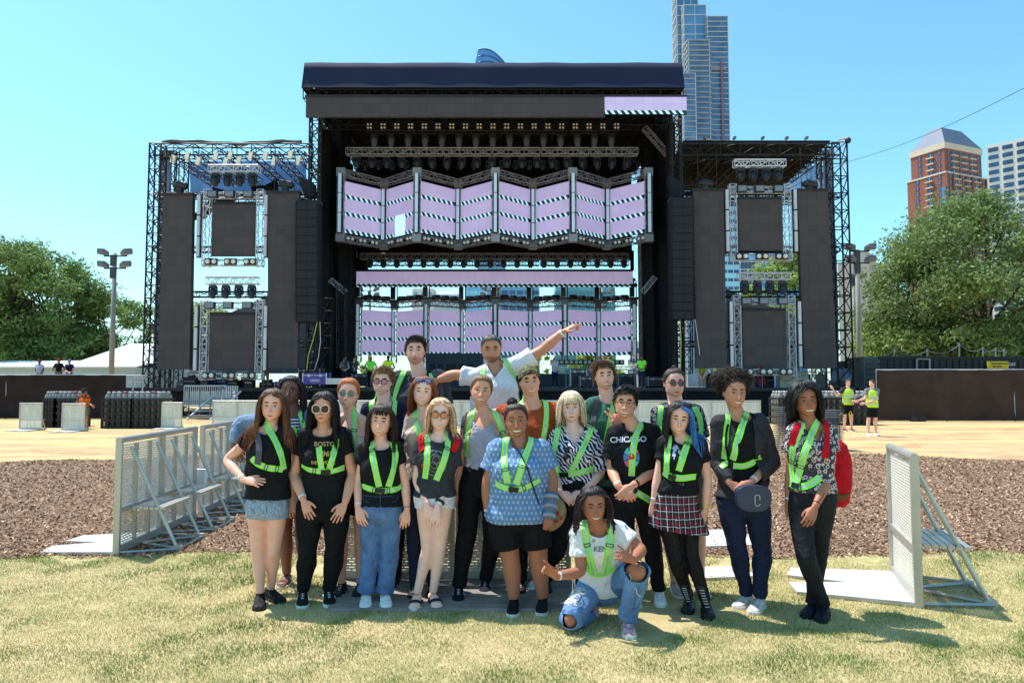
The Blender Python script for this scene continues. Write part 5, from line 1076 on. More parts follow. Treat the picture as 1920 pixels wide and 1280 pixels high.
# material slots of a body: 0 skin 1 eye white 2 iris 3 brow/lash 4 lips 5 teeth 6 nails/none
FP = {}
def face_parts(male, smile, squint=.6, brow=1.):
    key = (male, smile, squint, brow)
    if key in FP: return FP[key]
    V, F, T, PH, tr = get_head(male); out = []
    for q in (-1, 1):
        cx = .0308*q; hw = .0160
        f = lambda a, s_=1: 1-(2*a-1)**2
        up = lambda a: .003+.0074*squint*(1-abs(2*a-1)**2.2)+.0012*(2*a-1)*q; lo = lambda a: .003-.0050*squint*(1-abs(2*a-1)**2)+.0012*(2*a-1)*q
        out.append((face_patch(tr, cx-hw, cx+hw, up, lo, 9, 3, .0012), 9, 3, 1))
        ir = .0072; out.append((face_patch(tr, cx-ir, cx+ir, lambda a: min(.003+.0070*squint, .0032+ir*math.sqrt(max(0, 1-(2*a-1)**2))), lambda a: max(.003-.0048*squint, .0032-ir*math.sqrt(max(0, 1-(2*a-1)**2))), 7, 3, .0019), 7, 3, 2))
        out.append((face_patch(tr, cx-hw*1.1, cx+hw*1.1, lambda a: up(a)+.0034*(1-.5*abs(2*a-1)), lambda a: up(a)-.0006, 9, 2, .0024), 9, 2, 3))
        out.append((face_patch(tr, cx-hw, cx+hw, lambda a: lo(a)+.0002, lambda a: lo(a)-.0009, 9, 2, .0018), 9, 2, 3))
        b = (lambda a: .0225+.0045*math.sin(math.pi*((a if q > 0 else 1-a)*.72+.12))); th = .0056*brow*(1+.5*male)
        out.append((face_patch(tr, q*.0135 if q > 0 else -.0475, .0475 if q > 0 else -.0135, lambda a: b(a)+th*(.5+.5*math.sin(math.pi*min(.9, max(.1, a)))), lambda a: b(a)-th*.4, 10, 2, .0016), 10, 2, 3))
    mw = ((.0345 if smile == 2 else .0315) if smile else .0235)*(1+.10*math.sin(male*37+squint*20)); up_l = .0042 if not smile else .0030; c0 = -.0705
    cor = .0060 if smile else .0012
    base = lambda a: c0+cor*(2*a-1)**2
    gap = (.0145 if smile == 2 else .0115) if smile else .0004
    tp = lambda a: base(a)+gap*.32*(1-(2*a-1)**2); bt = lambda a: base(a)-gap*.68*(1-(2*a-1)**2)
    out.append((face_patch(tr, -mw, mw, lambda a: tp(a)+up_l*(1-abs(2*a-1)**1.7)*(1-.25*math.exp(-((2*a-1)/.12)**2)), tp, 13, 3, .0018), 13, 3, 4))
    out.append((face_patch(tr, -mw*.96, mw*.96, bt, lambda a: bt(a)-(.0055 if not smile else .0045)*(1-abs(2*a-1)**2), 13, 3, .0022), 13, 3, 4))
    if smile:
        out.append((face_patch(tr, -mw*.97, mw*.97, tp, bt, 13, 3, -.0005), 13, 3, 3)); out.append((face_patch(tr, -mw*.86, mw*.86, lambda a: tp(a)+.0003, lambda a: tp(a)-(tp(a)-bt(a))*.82, 13, 3, .0008), 13, 3, 5))
    else: out.append((face_patch(tr, -mw*.95, mw*.95, lambda a: base(a)+.0007, lambda a: base(a)-.0006, 13, 2, .0030), 13, 2, 3))
    for q in (-1, 1): out.append((face_patch(tr, q*.0085-.003, q*.0085+.003, lambda a: -.0455, lambda a: -.0475, 4, 2, .0008), 4, 2, 3))
    FP[key] = out; return out
# ---- hand template: wrist at origin, fingers along +X, back of hand +Z, thumb towards +Y
def hand_geo(curls, spread=1., thumb=(.35, .5), scale=1., vs=.0030):
    mb = MB(); L = [.072, .080, .074, .058]; by = [.030, .0105, -.0095, -.0285]; bx_ = [.088, .092, .088, .080]; an = [.14, .04, -.06, -.17]
    mb.rings([((-.035, 0, 0), (0, .0235, 0), (0, 0, .019)), ((-.005, 0, 0), (0, .025, 0), (0, 0, .0185)), ((.02, .001, -.001), (0, .034, 0), (0, 0, .0165)), ((.055, .001, -.001), (0, .0405, 0), (0, 0, .0145)), ((.083, 0, 0), (0, .0405, 0), (0, 0, .0115)), ((.096, 0, 0), (0, .034, 0), (0, 0, .008))], 18, ex=2.6)
    for i in range(4):
        c = curls[i]; a = an[i]*spread; p = np.array([bx_[i]-.012, by[i], -.001]); d0 = np.array([math.cos(a), math.sin(a), 0]); ang = 0; pts = [p, p+d0*.010]; rad = [.0098, .0096]; ang = -c*.55
        r0 = .0088-.0006*(i == 3)
        for sg, (f, add, rr) in enumerate(((.46, .0, r0), (.30, c*1.0, r0*.93), (.24, c*.75, r0*.82))):
            ang -= add if sg else 0; d = np.array([d0[0]*math.cos(ang), d0[1]*math.cos(ang), math.sin(ang)]); st = pts[-1]; pts.append(st+d*L[i]*f*.5); rad.append(rr*.97); pts.append(st+d*L[i]*f); rad.append(rr)
        pts.append(pts[-1]+(pts[-1]-pts[-2])*.2); rad.append(rad[-1]*.6); mb.poly(pts, rad, 9)
    out_, fl = thumb; p = np.array([.012, .018, -.004]); a = .35+out_*1.0; dv = np.array([math.cos(a), math.sin(a), -fl*.5]); dv /= np.linalg.norm(dv); p1 = p+dv*.042; a2 = a-.25-fl*.4; d2 = unit((math.cos(a2), math.sin(a2), -fl*.6)); p2 = p1+d2*.030; d3 = unit((math.cos(a2-.2-fl*.3), math.sin(a2-.2-fl*.3), -fl*.7)); p3 = p2+d3*.024
    mb.poly([p, p+dv*.02, p1, p1+d2*.015, p2, p2+d3*.013, p3, p3+d3*.004], [.014, .0145, .0115, .0098, .0100, .0094, .0078, .005], 9)
    V, FF = voxel(mb, vs, 2); return V*scale, FF
HAND = {'relaxed': ((.45, .5, .55, .6), .6, (.35, .5)), 'flat': ((.12, .1, .12, .18), 1.0, (.45, .2)), 'clasp': ((.7, .75, .8, .8), .3, (.2, .9)), 'fist': ((1.35, 1.4, 1.4, 1.35), .3, (.1, 1.0)), 'spread': ((.08, .06, .1, .12), 1.9, (.9, .1)),
        'point': ((.1, 1.1, 1.2, 1.2), .6, (.8, .3)), 'peace': ((.05, .05, 1.5, 1.5), 2.2, (.1, 1.2)), 'horns': ((.15, 1.2, 1.2, .2), 1.6, (1.0, .1)), 'grip': ((1.0, 1.05, 1.1, 1.1), .3, (.4, .8)), 'open': ((.25, .3, .35, .3), 1.5, (1.0, .1))}
HC = {}
def get_hand(kind, vs):
    if (kind, vs) not in HC: c, s, t = HAND[kind]; HC[(kind, vs)] = hand_geo(c, s, t, 1., vs)
    return HC[(kind, vs)]
def frame_xyz(d, nrm):        # rows: X=d, Z~nrm
    d = unit(d); nrm = np.asarray(nrm, float); z = unit(nrm-d*np.dot(d, nrm)); y = np.cross(z, d); return np.stack([d, y, z])
# skins
def skin(col, name):
    m = M('skin_'+name, col, .48, var=.06, vs=25, attr=True, spec=.35, bump=.12, bs=180); b = m.node_tree.nodes['Principled BSDF']
    b.inputs['Subsurface Weight'].default_value = .12; b.inputs['Subsurface Radius'].default_value = (.012, .005, .003); b.inputs['Subsurface Scale'].default_value = .6; return m
SK = {k: skin(S(*c), k) for k, c in dict(pale=(250, 202, 184), fair=(244, 184, 162), tan=(226, 160, 132), olive=(228, 164, 136), brown=(174, 114, 88), deep=(130, 86, 72), mid=(204, 140, 110)).items()}
m_eyew = M('eye_white', S(226, 222, 218), .3, var=0); m_teeth = M('teeth', S(238, 234, 224), .3, var=0)
IR = {'brown': M('iris_brown', S(46, 28, 20), .2, var=0), 'blue': M('iris_blue', S(70, 100, 120), .2, var=0)}
def lipmat(n, c): return M('lips_'+n, S(*c), .4, var=0)
LIP = {'pale': lipmat('pale', (200, 92, 92)), 'fair': lipmat('fair', (188, 80, 82)), 'tan': lipmat('tan', (160, 78, 74)), 'olive': lipmat('olive', (156, 84, 76)), 'brown': lipmat('brown', (126, 62, 56)), 'deep': lipmat('deep', (104, 58, 54)), 'mid': lipmat('mid', (146, 78, 68)), 'red': lipmat('red', (176, 30, 44))}
def fabric(name, c, rough=.85, var=.10, vs=9, bump=.35, bs=220, spec=.2):
    if 'fabric_'+name in MATS: return MATS['fabric_'+name]
    m = M('fabric_'+name, S(*c), rough, var=var, vs=vs, bump=bump, bs=bs, spec=spec); n = m.node_tree; L = n.links; b1 = [q for q in n.nodes if q.type == 'BUMP'][0]; tc = n.nodes.new('ShaderNodeTexCoord'); mp = n.nodes.new('ShaderNodeMapping'); mp.inputs['Scale'].default_value = (1, 1, .55); mp.inputs['Rotation'].default_value = (.3, .5, 0); L.new(tc.outputs['Object'], mp.inputs[0])
    nz = n.nodes.new('ShaderNodeTexNoise'); nz.inputs['Scale'].default_value = 11; nz.inputs['Detail'].default_value = 2.5; nz.inputs['Distortion'].default_value = 1.6; L.new(mp.outputs[0], nz.inputs['Vector']); b2 = n.nodes.new('ShaderNodeBump'); b2.inputs['Strength'].default_value = .75; b2.inputs['Distance'].default_value = .035; L.new(nz.outputs[0], b2.inputs['Height']); L.new(b2.outputs[0], b1.inputs['Normal']); return m
m_green = M('hi_vis_green', S(138, 255, 66), .6, var=.03, emit=0); m_green.node_tree.nodes['Principled BSDF'].inputs['Emission Strength'].default_value = 0
m_yel = M('hi_vis_yellow', S(206, 250, 40), .7, var=.05, bump=.3, bs=60)
m_silver = M('reflective_silver', S(196, 200, 200), .35, .3, var=.05); m_buckle = M('buckle_black', S(24, 24, 28), .4, var=.1)
# ---- hair
def hairmat(name, c):
    m = M('hair_'+name, S(*c), .5, var=.3, vs=40, attr=True, spec=.35, bump=.5, bs=160); m.node_tree.nodes['Principled BSDF'].inputs['Anisotropic'].default_value = .4; return m
HAIRC = dict(dkbrown=(52, 36, 30), black=(24, 20, 22), auburn=(126, 66, 38), ginger=(176, 96, 44), brown=(92, 62, 42), dirty=(126, 92, 62), blonde=(212, 172, 136), platinum=(240, 208, 176), grey=(72, 68, 68), blue=(40, 70, 160), curly=(56, 42, 38))
def hairfun(T, PH, front=.58, side=.05, back=-.62):
    a = np.abs(PH); lim = np.interp(a, [0, .7, 1.05, 1.35, 1.6, 1.9, 2.4, 3.15], [front+.13, front+.06, front-.22, side+.14, side-.10, side-.3, back, back]); return T-lim
def build_hair(st, Mh, hc, male, bodytree, parent, seed, lod=0, sc=1.):
    rg = np.random.default_rng(seed); V, F, T, PH, _ = get_head(male); kind = st['kind']; col = hairmat(st['c'], HAIRC[st['c']]); mb = MB()
    fr, sd, bk = st.get('front', .58), st.get('side', .0), st.get('back', -.62); hf = hairfun(T, PH, fr, sd, bk)
    N0 = normals(V, [F]); vol = st.get('vol', .012); th = np.clip(hf/.22, 0, 1)**.6*vol; top = np.clip((T-.2)/.8, 0, 1)
    rug = (np.sin(PH*17+T*5)+np.sin(PH*29-T*9)*.6)*st.get('rug', .0012)
    C = V+N0*(th+.0015+rug*np.clip(hf/.3, 0, 1)*(T < .98))[:, None]; C = C+np.array([0, 0, 1])*(top*st.get('lift', .006))[:, None]
    keep = (hf[F] > 0).all(1); W = lambda q: (q*sc)@Mh+hc
    shade = lambda n: rg.uniform(.75, 1.3, n)
    mb.add(W(C), F[keep], 0, np.repeat([[1., 1., 1.]], len(C), 0))
    idx = np.where((hf > .02) & (T < .985))[0]; n_str = int(st.get('n', 420)*(.35 if lod else 1.25 if st['kind'] != 'braids' else 1)); r0 = st.get('r', .0026)*(1.6 if lod else 1); r0b = r0
    roots = idx[rg.integers(0, len(idx), n_str)]; L = st.get('len', .3); wave = st.get('wave', .004); tipc = st.get('tip'); inv = Mh.T
    down = np.array([0, 0, -1.])@inv*1.0 ; part = st.get('part', 0.); cen = np.array([0, .006, .0])
    ecol = np.array(st.get('col2')) if st.get('col2') else None
    def emit(pts, rad, shade_, c2=None, n=4):
        pts = np.array(pts); k = len(pts); rad = np.asarray(rad)*np.ones(k); s0 = mb.n; mb.poly(W(pts), rad*scm, n); tt = np.repeat(np.linspace(0, 1, k), n)[:, None]; a = np.ones((k*n, 3))*shade_
        if tipc is not None: a = a*(1-tt)+a*np.array(tipc)*tt
        if c2 is not None: a = np.ones((k*n, 3))*np.asarray(c2)*shade_
        mb.Cc[-1] = a
    rad_e = np.array([.0765, .096, .118]); scm = float(np.mean(sc))
    for ri in roots:
        p = V[ri].copy(); nrm = N0[ri]; lay = rg.uniform(.25, 1)*vol+.003; p = p+nrm*lay*.8; sh = rg.uniform(.5, 1.6); 
        if kind in ('long', 'bob'):
            fly = rg.random() < .12; r0 = r0b*(.45 if fly else rg.uniform(.7, 1.1)); wave = st.get('wave', .004)*(2.5 if fly else 1); lay += .008 if fly else 0
            side = 1 if p[0] > part else -1; d = unit((side*.9, .25 if p[1] > -.03 else -.05, -.15 if p[2] > .08 else -1)); step = .017; pts = [p.copy()]; k = int(L*rg.uniform(.82, 1.05)/step); ph = rg.uniform(0, 6.3); bang = st.get('bangs') and p[1] < -.045 and p[2] > .05 and abs(p[0]) < .05
            if bang: d = unit((rg.normal(0, .06), -.6, -.8)); k = int(st['bangs']/step)+1
            spread_ = st.get('spread', 1.)
            for j in range(k):
                d = unit(d*.72+down*.42+np.array([side*.02, 0, 0])+np.array([math.sin(ph+j*.8), math.cos(ph+j*.7), 0])*wave*8*(j/k)); q = p+d*step
                e = (q-cen)/(rad_e+lay); le = np.linalg.norm(e)
                if le < 1 and q[2] > -.10: q = cen+e/le*(rad_e+lay)
                if not bang and q[1] < -.02 and q[2] < .075 and abs(q[0]) < .066*spread_: q[0] = side*(.066*spread_+rg.uniform(0, .008))
                if q[2] < -.07:
                    w_ = W(q); hit = bodytree.find_nearest(Vector(w_)) if bodytree else (None,)
                    if hit[0] is not None:
                        v = np.array(w_)-np.array(hit[0]); nn = np.array(hit[1]); dd = np.dot(v, nn); want = .006+lay*.5
                        if dd < want and np.linalg.norm(v) < .09: q = ((np.array(hit[0])+nn*want)-hc)@inv/sc
                d = unit(q-p+d*.002); p = q; pts.append(p.copy())
            kk = len(pts); rr = r0*np.interp(np.linspace(0, 1, kk), [0, .15, .75, 1], [.7, 1, .9, .25]); c2 = None
            if st.get('split'): c2 = st['split'][0] if V[ri][0] < part else st['split'][1]
            emit(pts, rr, sh, c2)
        elif kind == 'short':
            L_ = L*rg.uniform(.6, 1.2)*np.interp(T[ri], [-.6, .3, .8], [.35, .55, 1]); dd = unit(nrm*.6+np.array(st.get('comb', (.3, -.2, .5)))*np.clip(T[ri]+.3, .2, 1)+rg.normal(0, .13, 3)+np.array([0, .1, -.2])*(T[ri] < .4)); d2 = unit(dd*.6+np.array(st.get('comb', (.3, -.2, .5)))*.7+down*.2)
            if T[ri] < .35 or hf[ri] < .12: dd = unit(dd*.3+down*.8+nrm*.3); d2 = dd
            emit([p-nrm*lay*.5, p+dd*L_*.4, p+dd*L_*.5+d2*L_*.5], r0*np.array([1, .8, .3]), sh, n=4)
        elif kind == 'curly':
            cc = np.array(st.get('cen', (0, .02, .06))); R_ = st.get('R', .10)*rg.uniform(.75, 1.05); dd = unit(p-cen*1+rg.normal(0, .02, 3)+np.array([0, .02, .05])); 
            if st.get('puff'): dd = unit(rg.normal(size=3)+np.array([0, .3, .35])); base_ = cc+dd*R_*rg.uniform(.35, .8)*np.array(st.get('rad', (1.1, .8, .8)))
            else: base_ = p
            a0 = rg.uniform(0, 6.3); u = unit(np.cross(dd, rg.normal(size=3))); v = np.cross(dd, u); rc = rg.uniform(.006, .011); m_ = 16; tt = np.linspace(0, 1, m_); cur = base_+np.outer(tt, dd)*L*rg.uniform(.6, 1.1)+np.outer(tt**2, down)*.02+rc*(np.outer(np.cos(a0+tt*15), u)+np.outer(np.sin(a0+tt*15), v))
            emit(cur, r0*np.interp(tt, [0, .5, 1], [1, 1, .4]), sh, n=3)
        elif kind == 'braids':
            side = 1 if p[0] > part else -1; d = unit((side*.8, .3, .1)); pts = [p.copy()]; step = .014; k = int(L*rg.uniform(.75, 1.05)/step); dirout = rg.uniform(-.15, .25)
            for j in range(k):
                d = unit(d*.75+down*.4+np.array([side*.05*dirout, 0, 0])+rg.normal(0, .05, 3)); q = p+d*step; e = (q-cen)/(rad_e+lay+.004); le = np.linalg.norm(e)
                if le < 1 and q[2] > -.10: q = cen+e/le*(rad_e+lay+.004)
                if q[1] < -.015 and q[2] < .07 and abs(q[0]) < .072: q[0] = side*(.072+rg.uniform(0, .012))
                if q[2] < -.07:
                    w_ = W(q); hit = bodytree.find_nearest(Vector(w_))
                    if hit[0] is not None:
                        vv = np.array(w_)-np.array(hit[0]); nn = np.array(hit[1]); 
                        if np.dot(vv, nn) < .008 and np.linalg.norm(vv) < .09: q = ((np.array(hit[0])+nn*.009)-hc)@inv/sc
                d = unit(q-p+d*.002); p = q; pts.append(p.copy())
            pts = np.array(pts); c2 = st['cols'][rg.integers(0, len(st['cols']))] if st.get('cols') else None
            for hp in (0, 3.14):     # two twisted strands
                tw = np.arange(len(pts))*1.9+hp; o_ = np.stack([np.cos(tw), np.sin(tw), 0*tw], 1)*.0026; cc_ = np.ones(3)
                if c2 is not None: emit(pts+o_, np.full(len(pts), .0036), sh, c2, n=4)
                else: emit(pts+o_, np.full(len(pts), .0036), sh, n=4)
        elif kind == 'pulled':
            tgt = np.array(st.get('bun', (0, .06, .12))); pts = []
            for a in np.linspace(0, 1, 9):
                q = p*(1-a)+tgt*a; e = (q-cen)/(rad_e+.004+lay*.3); le = np.linalg.norm(e); q = cen+e/max(le, 1e-6)*(rad_e+.004+lay*.3) if le < 1 else q; pts.append(q)
            emit(pts, r0*np.array([1]*8+[.5]), sh)
    if st.get('bun'):
        tgt = np.array(st['bun']); R_ = st.get('bunR', .032)
        if R_ > 0:
            mb.ball(W(tgt), R_*.8*scm, 10)
            for k in range(70 if not lod else 20):
                ax = unit(rg.normal(size=3)); u = unit(np.cross(ax, rg.normal(size=3))); v = np.cross(ax, u); a = np.linspace(0, rg.uniform(2.5, 5), 14)+rg.uniform(0, 6); emit(tgt+R_*rg.uniform(.8, 1.05)*(np.outer(np.cos(a), u)+np.outer(np.sin(a), v)), r0, rg.uniform(.7, 1.3))
    if st.get('tail'):
        for k in range(80):
            a = np.linspace(0, 1, 10); q0 = np.array(st.get('bun', (0, .1, .03))); q = q0+np.outer(a, (st['tail'][0], st['tail'][1], st['tail'][2]))+np.outer(np.sin(a*3), (0, .03, 0))+rg.normal(0, .012, 3)*a[:, None]; emit(q, r0*np.interp(a, [0, .8, 1], [1, 1, .3]), rg.uniform(.7, 1.3))
    for (a, b, c_) in st.get('wisps', []): pass
    o = mb.build('hair', col, parent, smooth=True, attr=True); return o
# ---- the person
PIDX = [0]
def person(name_label, Y, J, skinc='fair', male=0., g=1., hair=None, head=None, smile=1, squint=.62, top=None, bottom=None, shoes=None, hands=('relaxed', 'relaxed'), harness=None, glasses=None, lod=0, group=None, zb=0., widths=None, depth=1., lips=None, beard=None, eye='brown', hsc=1., extras=None, wrist=None, brow=1., bust=0., hd=(None, None), hn=(None, None), cat='person', sil=None, auto=True, fixank=None):
    PIDX[0] += 1; seed = PIDX[0]*13+5; vs = .0078 if not lod else .016; vs_c = .0085 if not lod else .018
    def W(j, d=0):
        p = J[j]; return np.array(P(p[0], p[1], Y+(p[2] if len(p) > 2 else 0)+d))
    jt = {k: W(k) for k in J}
    if 'aL' in J:      # stand the feet on the ground
        za = zb+.088; fix = fixank if fixank is not None else 'LR'; Yn = []
        for s_ in fix:
            a = GPz(J['a'+s_][0], J['a'+s_][1], za); Yn.append(a[1])
        if auto:
            Y0 = Y; Y = float(np.mean([y_-(J['a'+s_][2] if len(J['a'+s_]) > 2 else 0) for y_, s_ in zip(Yn, fix)])); jt = {k: W(k) for k in J}
            for s_, y_ in zip(fix, Yn): jt['a'+s_] = GPz(J['a'+s_][0], J['a'+s_][1], za)
        else:
            for s_ in fix: jt['a'+s_][2] = za
    dv_ = jt['hd'][2]-(jt['sL'][2]+jt['sR'][2])/2; mxd = (.236 if male < .5 else .246)*hsc
    if dv_ > mxd and abs(jt['hd'][1]-jt['sL'][1]) < .3:
        for q_ in ('sL', 'sR'): jt[q_][2] += dv_-mxd
    sL, sR = jt['sL'], jt['sR']; hL, hR = jt['hL'], jt['hR']
    cs, ch = (sL+sR)/2, (hL+hR)/2; sx = sR-sL; sw = np.linalg.norm(sx)/2; ux = unit(sx); up = unit(cs-ch); fwd = unit(np.cross(up, ux)); fwd = -fwd if fwd[1] > 0 else fwd; ux = unit(np.cross(fwd, up)); ux = -ux if ux[0] < 0 else ux
    hx = unit(hR-hL); wd = dict(ch=.155, wa=.13, hi=.165); wd.update(widths or {}); D = depth
    hcen = jt['hd']; hpitch, hyaw, hroll = head or (0, 0, 0)
    Rm = (Matrix.Rotation(R(hyaw), 3, 'Z') @ Matrix.Rotation(R(hpitch), 3, 'X') @ Matrix.Rotation(R(hroll), 3, 'Y')); Mh = np.array(Rm).T     # row vectors
    rgp = np.random.default_rng(seed); HS = np.array([rgp.uniform(.97, 1.05), 1, rgp.uniform(.97, 1.03)])*hsc*1.01
    TL = np.linalg.norm(cs-ch); hm = round(male+[0, .12, .24, .36][PIDX[0] % 4]*(1 if male < .5 else -1), 2)
    nb = cs+up*.035+fwd*(-.012)                     # neck base
    org = np.array([ch[0], ch[1], zb])
    # --- torso rings (skin)
    def torso(off=0., z0=-.16, z1=1.02, hem=0.):
        rs = []; ks = [(-.16, wd['hi']*.86, .105*D), (0, wd['hi'], .112*D), (.14, wd['hi']*.93, .108*D), (.40, wd['wa'], .092*D), (.62, (wd['wa']+wd['ch'])/2+.008, .102*D), (.80, wd['ch'], .112*D), (.91, sw*.92, .094), (.99, sw*.70, .074), (1.05, sw*.48, .058), (1.09, .062, .05)]
        tk = [q[0] for q in ks]
        if z0 > -.16: ks = [(z0, float(np.interp(z0, tk, [q[1] for q in ks])), float(np.interp(z0, tk, [q[2] for q in ks])))]+[q for q in ks if q[0] > z0+.03]
        for t, w_, d_ in ks:
            if t > z1+.1: continue
            c = ch+(cs-ch)*t; a = hx*(1-min(1, max(0, t)))+ux*min(1, max(0, t)); f = unit(np.cross(up, a)); 
            bulge = fwd*(.012*math.exp(-((t-.75)/.15)**2)) if not sil else fwd*sil*math.exp(-((t-.3)/.3)**2)
            hm = hem*(t <= max(0., z0)+.001); rs.append((c+bulge, a*(w_+off+hm), f*(d_+off+hm*.6)))
        return rs
    def bustadd(mb, off):
        if bust:
            for q in (-1, 1): c = ch+(cs-ch)*.70+ux*q*.072*g+fwd*(.062*D+.01); mb.ball(c, np.array([.062, .055, .062])*bust*1.+off, 10, axes=[ux, fwd, up])
    def limb(mb, pts, rad, sub=5, n=14):
        p = np.array(pts); r_ = np.array(rad, float); k = len(p); t = np.linspace(0, k-1, (k-1)*sub+1); q = np.stack([np.interp(t, range(k), p[:, j]) for j in range(3)], 1)
        for _ in range(2): q[1:-1] = (q[:-2]+2*q[1:-1]+q[2:])/4
        mb.poly(q, np.interp(t, range(k), r_), n)
    A = g*(1.0 if male < .5 else 1.1)
    def armpts(s_): return [jt['s'+s_], jt['s'+s_]+(jt['e'+s_]-jt['s'+s_])*.5, jt['e'+s_], jt['e'+s_]+(jt['w'+s_]-jt['e'+s_])*.35, jt['w'+s_]]
    def legpts(s_): H_, K_, N_ = jt['h'+s_], jt['k'+s_], jt['a'+s_]; return [H_, H_+(K_-H_)*.4, H_+(K_-H_)*.8, K_, K_+(N_-K_)*.3+(-fwd)*.012, K_+(N_-K_)*.7, N_]
    arm_r = np.array([.052, .044, .036, .039, .0245])*A; legw = (widths or {}).get('leg', 1.); leg_r = np.array([.088, .078, .060, .053, .055, .040, .034])*A*legw
    has_legs = 'kL' in jt; sides_arm = [s_ for s_ in 'LR' if 'e'+s_ in jt]
    skin_mb = MB(); skin_mb.rings(torso(-.006), 24, ex=2.3); bustadd(skin_mb, -.006)
    neckr = (.054 if male < .5 else .062)*g**.5; hb = hcen+np.array([0, .022, -.055])@Mh if False else hcen+(np.array([0, .024, -.06])*HS)@Mh
    limb(skin_mb, [nb-up*.05, nb+up*.01, (nb+hb)/2, hb], [neckr*1.35, neckr*1.12, neckr*.98, neckr*.98])
    for q, s_ in ((-1, 'L'), (1, 'R')): skin_mb.poly([nb+up*.03, jt['s'+s_]+up*.012], [.042, .048], 10)
    for s_ in sides_arm: limb(skin_mb, armpts(s_), arm_r); skin_mb.ball(jt['s'+s_], arm_r[0]*.98, 12)
    if has_legs:
        for s_ in 'LR': limb(skin_mb, legpts(s_), leg_r)
    # knee and elbow hints
        for s_ in 'LR': skin_mb.ball(jt['k'+s_]+fwd*.018, np.array([.046, .04, .05])*A*legw, 8)
    V, FF = voxel(skin_mb, vs, 4); skinV, skinF = V, FF; body = MB(); body.add(V, FF[0], 0)
    for f in FF[1:]: body.G.append((f, 0))
    # head
    hv, hf_, T, PH, tr = get_head(hm); C = np.ones((len(hv), 3)); x, y, z = hv.T; fr_ = (y < -.02)
    red = np.exp(-((np.abs(x)-.04)/.018)**2-((z+.03)/.018)**2)+.8*np.exp(-(x/.013)**2-((z+.035)/.016)**2); C[:, 1] -= .10*red*fr_; C[:, 2] -= .10*red*fr_
    if beard:
        bm = np.clip((-.045-z)/.012, 0, 1)*np.clip((.045-y)/.02, 0, 1)*(1-.8*np.exp(-(x/.02)**2-((z+.071)/.008)**2)); ms_ = np.exp(-(x/.026)**2-((z+.057)/.006)**2); bm = np.clip(np.maximum(bm, ms_*.9)+np.clip((np.abs(x)-.058)/.01, 0, 1)*(z < .0)*(y < .01)*.8, 0, 1)*beard
        C = C*(1-bm[:, None])+C*np.array([.30, .26, .25])*bm[:, None]
    s0 = 1
    body.add((hv*HS)@Mh+hcen, hf_, 0, C)
    for q in (-1, 1):     # ears
        e = MB(); e.rings([(np.array([q*.070, .008, -.002]), (0, .012, 0), (0, 0, .022)), (np.array([q*.079, .012, .002]), (0, .018, -.004), (0, .004, .031)), (np.array([q*.083, .016, .004]), (0, .014, -.003), (0, .003, .026))], 12)
        Ve = e.arr(); F1 = e.G[0][0]; body.add((Ve*HS)@Mh+hcen, F1, 0, np.array([1, .9, .88])); body.G.append((e.G[2][0]+body.n-len(Ve), 0))
    if not lod:
        for pv, n_, m_, mi in face_parts(hm, smile, round(squint*[1, 1.15, .9][PIDX[0] % 3], 3), brow): add_patch(body, (pv*HS)@Mh+hcen, n_, m_, mi)
    # hands
    for i, s_ in enumerate('LR'):
        if s_ not in sides_arm or hands[i] is None: continue
        hv_, hF = get_hand(hands[i], .003 if not lod else .008); fd = unit(jt['w'+s_]-jt['e'+s_]); d = fd
        if 't'+s_ in jt: d = unit(jt['t'+s_]-jt['w'+s_])
        if hd[i] is not None: d = unit(hd[i])
        nn = hn[i] if hn[i] is not None else (0, -1, .15)
        Fm = frame_xyz(d, nn); sc_ = (.93 if male < .5 else 1.03)*(1.0); hh = hv_*sc_; flip = -1 if i == 0 else 1
        # thumb +Y in template; row Y = cross(z,d).  For a right hand (screen left) it must point to -cross
        hh = hh.copy(); base = np.cross(Fm[2], Fm[0]); sgn = 1 if i == 0 else -1
        # right hand, back to viewer, fingers down: thumb must be towards screen right
        hh[:, 1] *= sgn
        Wd = hh@Fm+jt['w'+s_]+unit(d)*.012; Fh = hF[0] if sgn > 0 else hF[0][:, ::-1]
        body.add(Wd, Fh, 0, np.array([1, .93, .91]))
    lipm = LIP[lips or skinc]
    hc_ = hairmat(hair['c'], HAIRC[hair['c']]) if hair else m_buckle; browm = M('brow_'+(hair['c'] if hair else 'x'), tuple(.75*c for c in S(*HAIRC.get({'blonde': 'brown', 'platinum': 'dirty', 'blue': 'black', 'ginger': 'auburn'}.get(hair['c'], hair['c']) if hair else 'black', (40, 30, 30)))), .8, var=0)
    root = body.build('person', [SK[skinc], m_eyew, IR[eye], browm, lipm, m_teeth], None, smooth=True, origin=org, attr=True); tag(root, name_label, cat, group)
    # ---- clothes
    trees = []; clothV = []
    def cloth_obj(mb, name, mat, amp=.0028, cutf=None, sm=3, vsz=None, colr=None, ampf=None):
        V, FF = voxel(mb, vsz or vs_c, sm); N = normals(V, FF); a = amp if ampf is None else amp*ampf(V); V = crinkle(V, N, a, seed+len(name)) if amp else V
        if cutf is not None: FF = [F[~cutf(V[F].mean(1))] for F in FF]; V = smooth_rim(V, FF)
        o = MB(); o.add(V, FF[0]); 
        for f in FF[1:]: o.G.append((f, 0))
        ob = o.build(name, mat, root, smooth=True); t = bvh(V, FF); trees.append(t); clothV.append((V, FF)); return ob
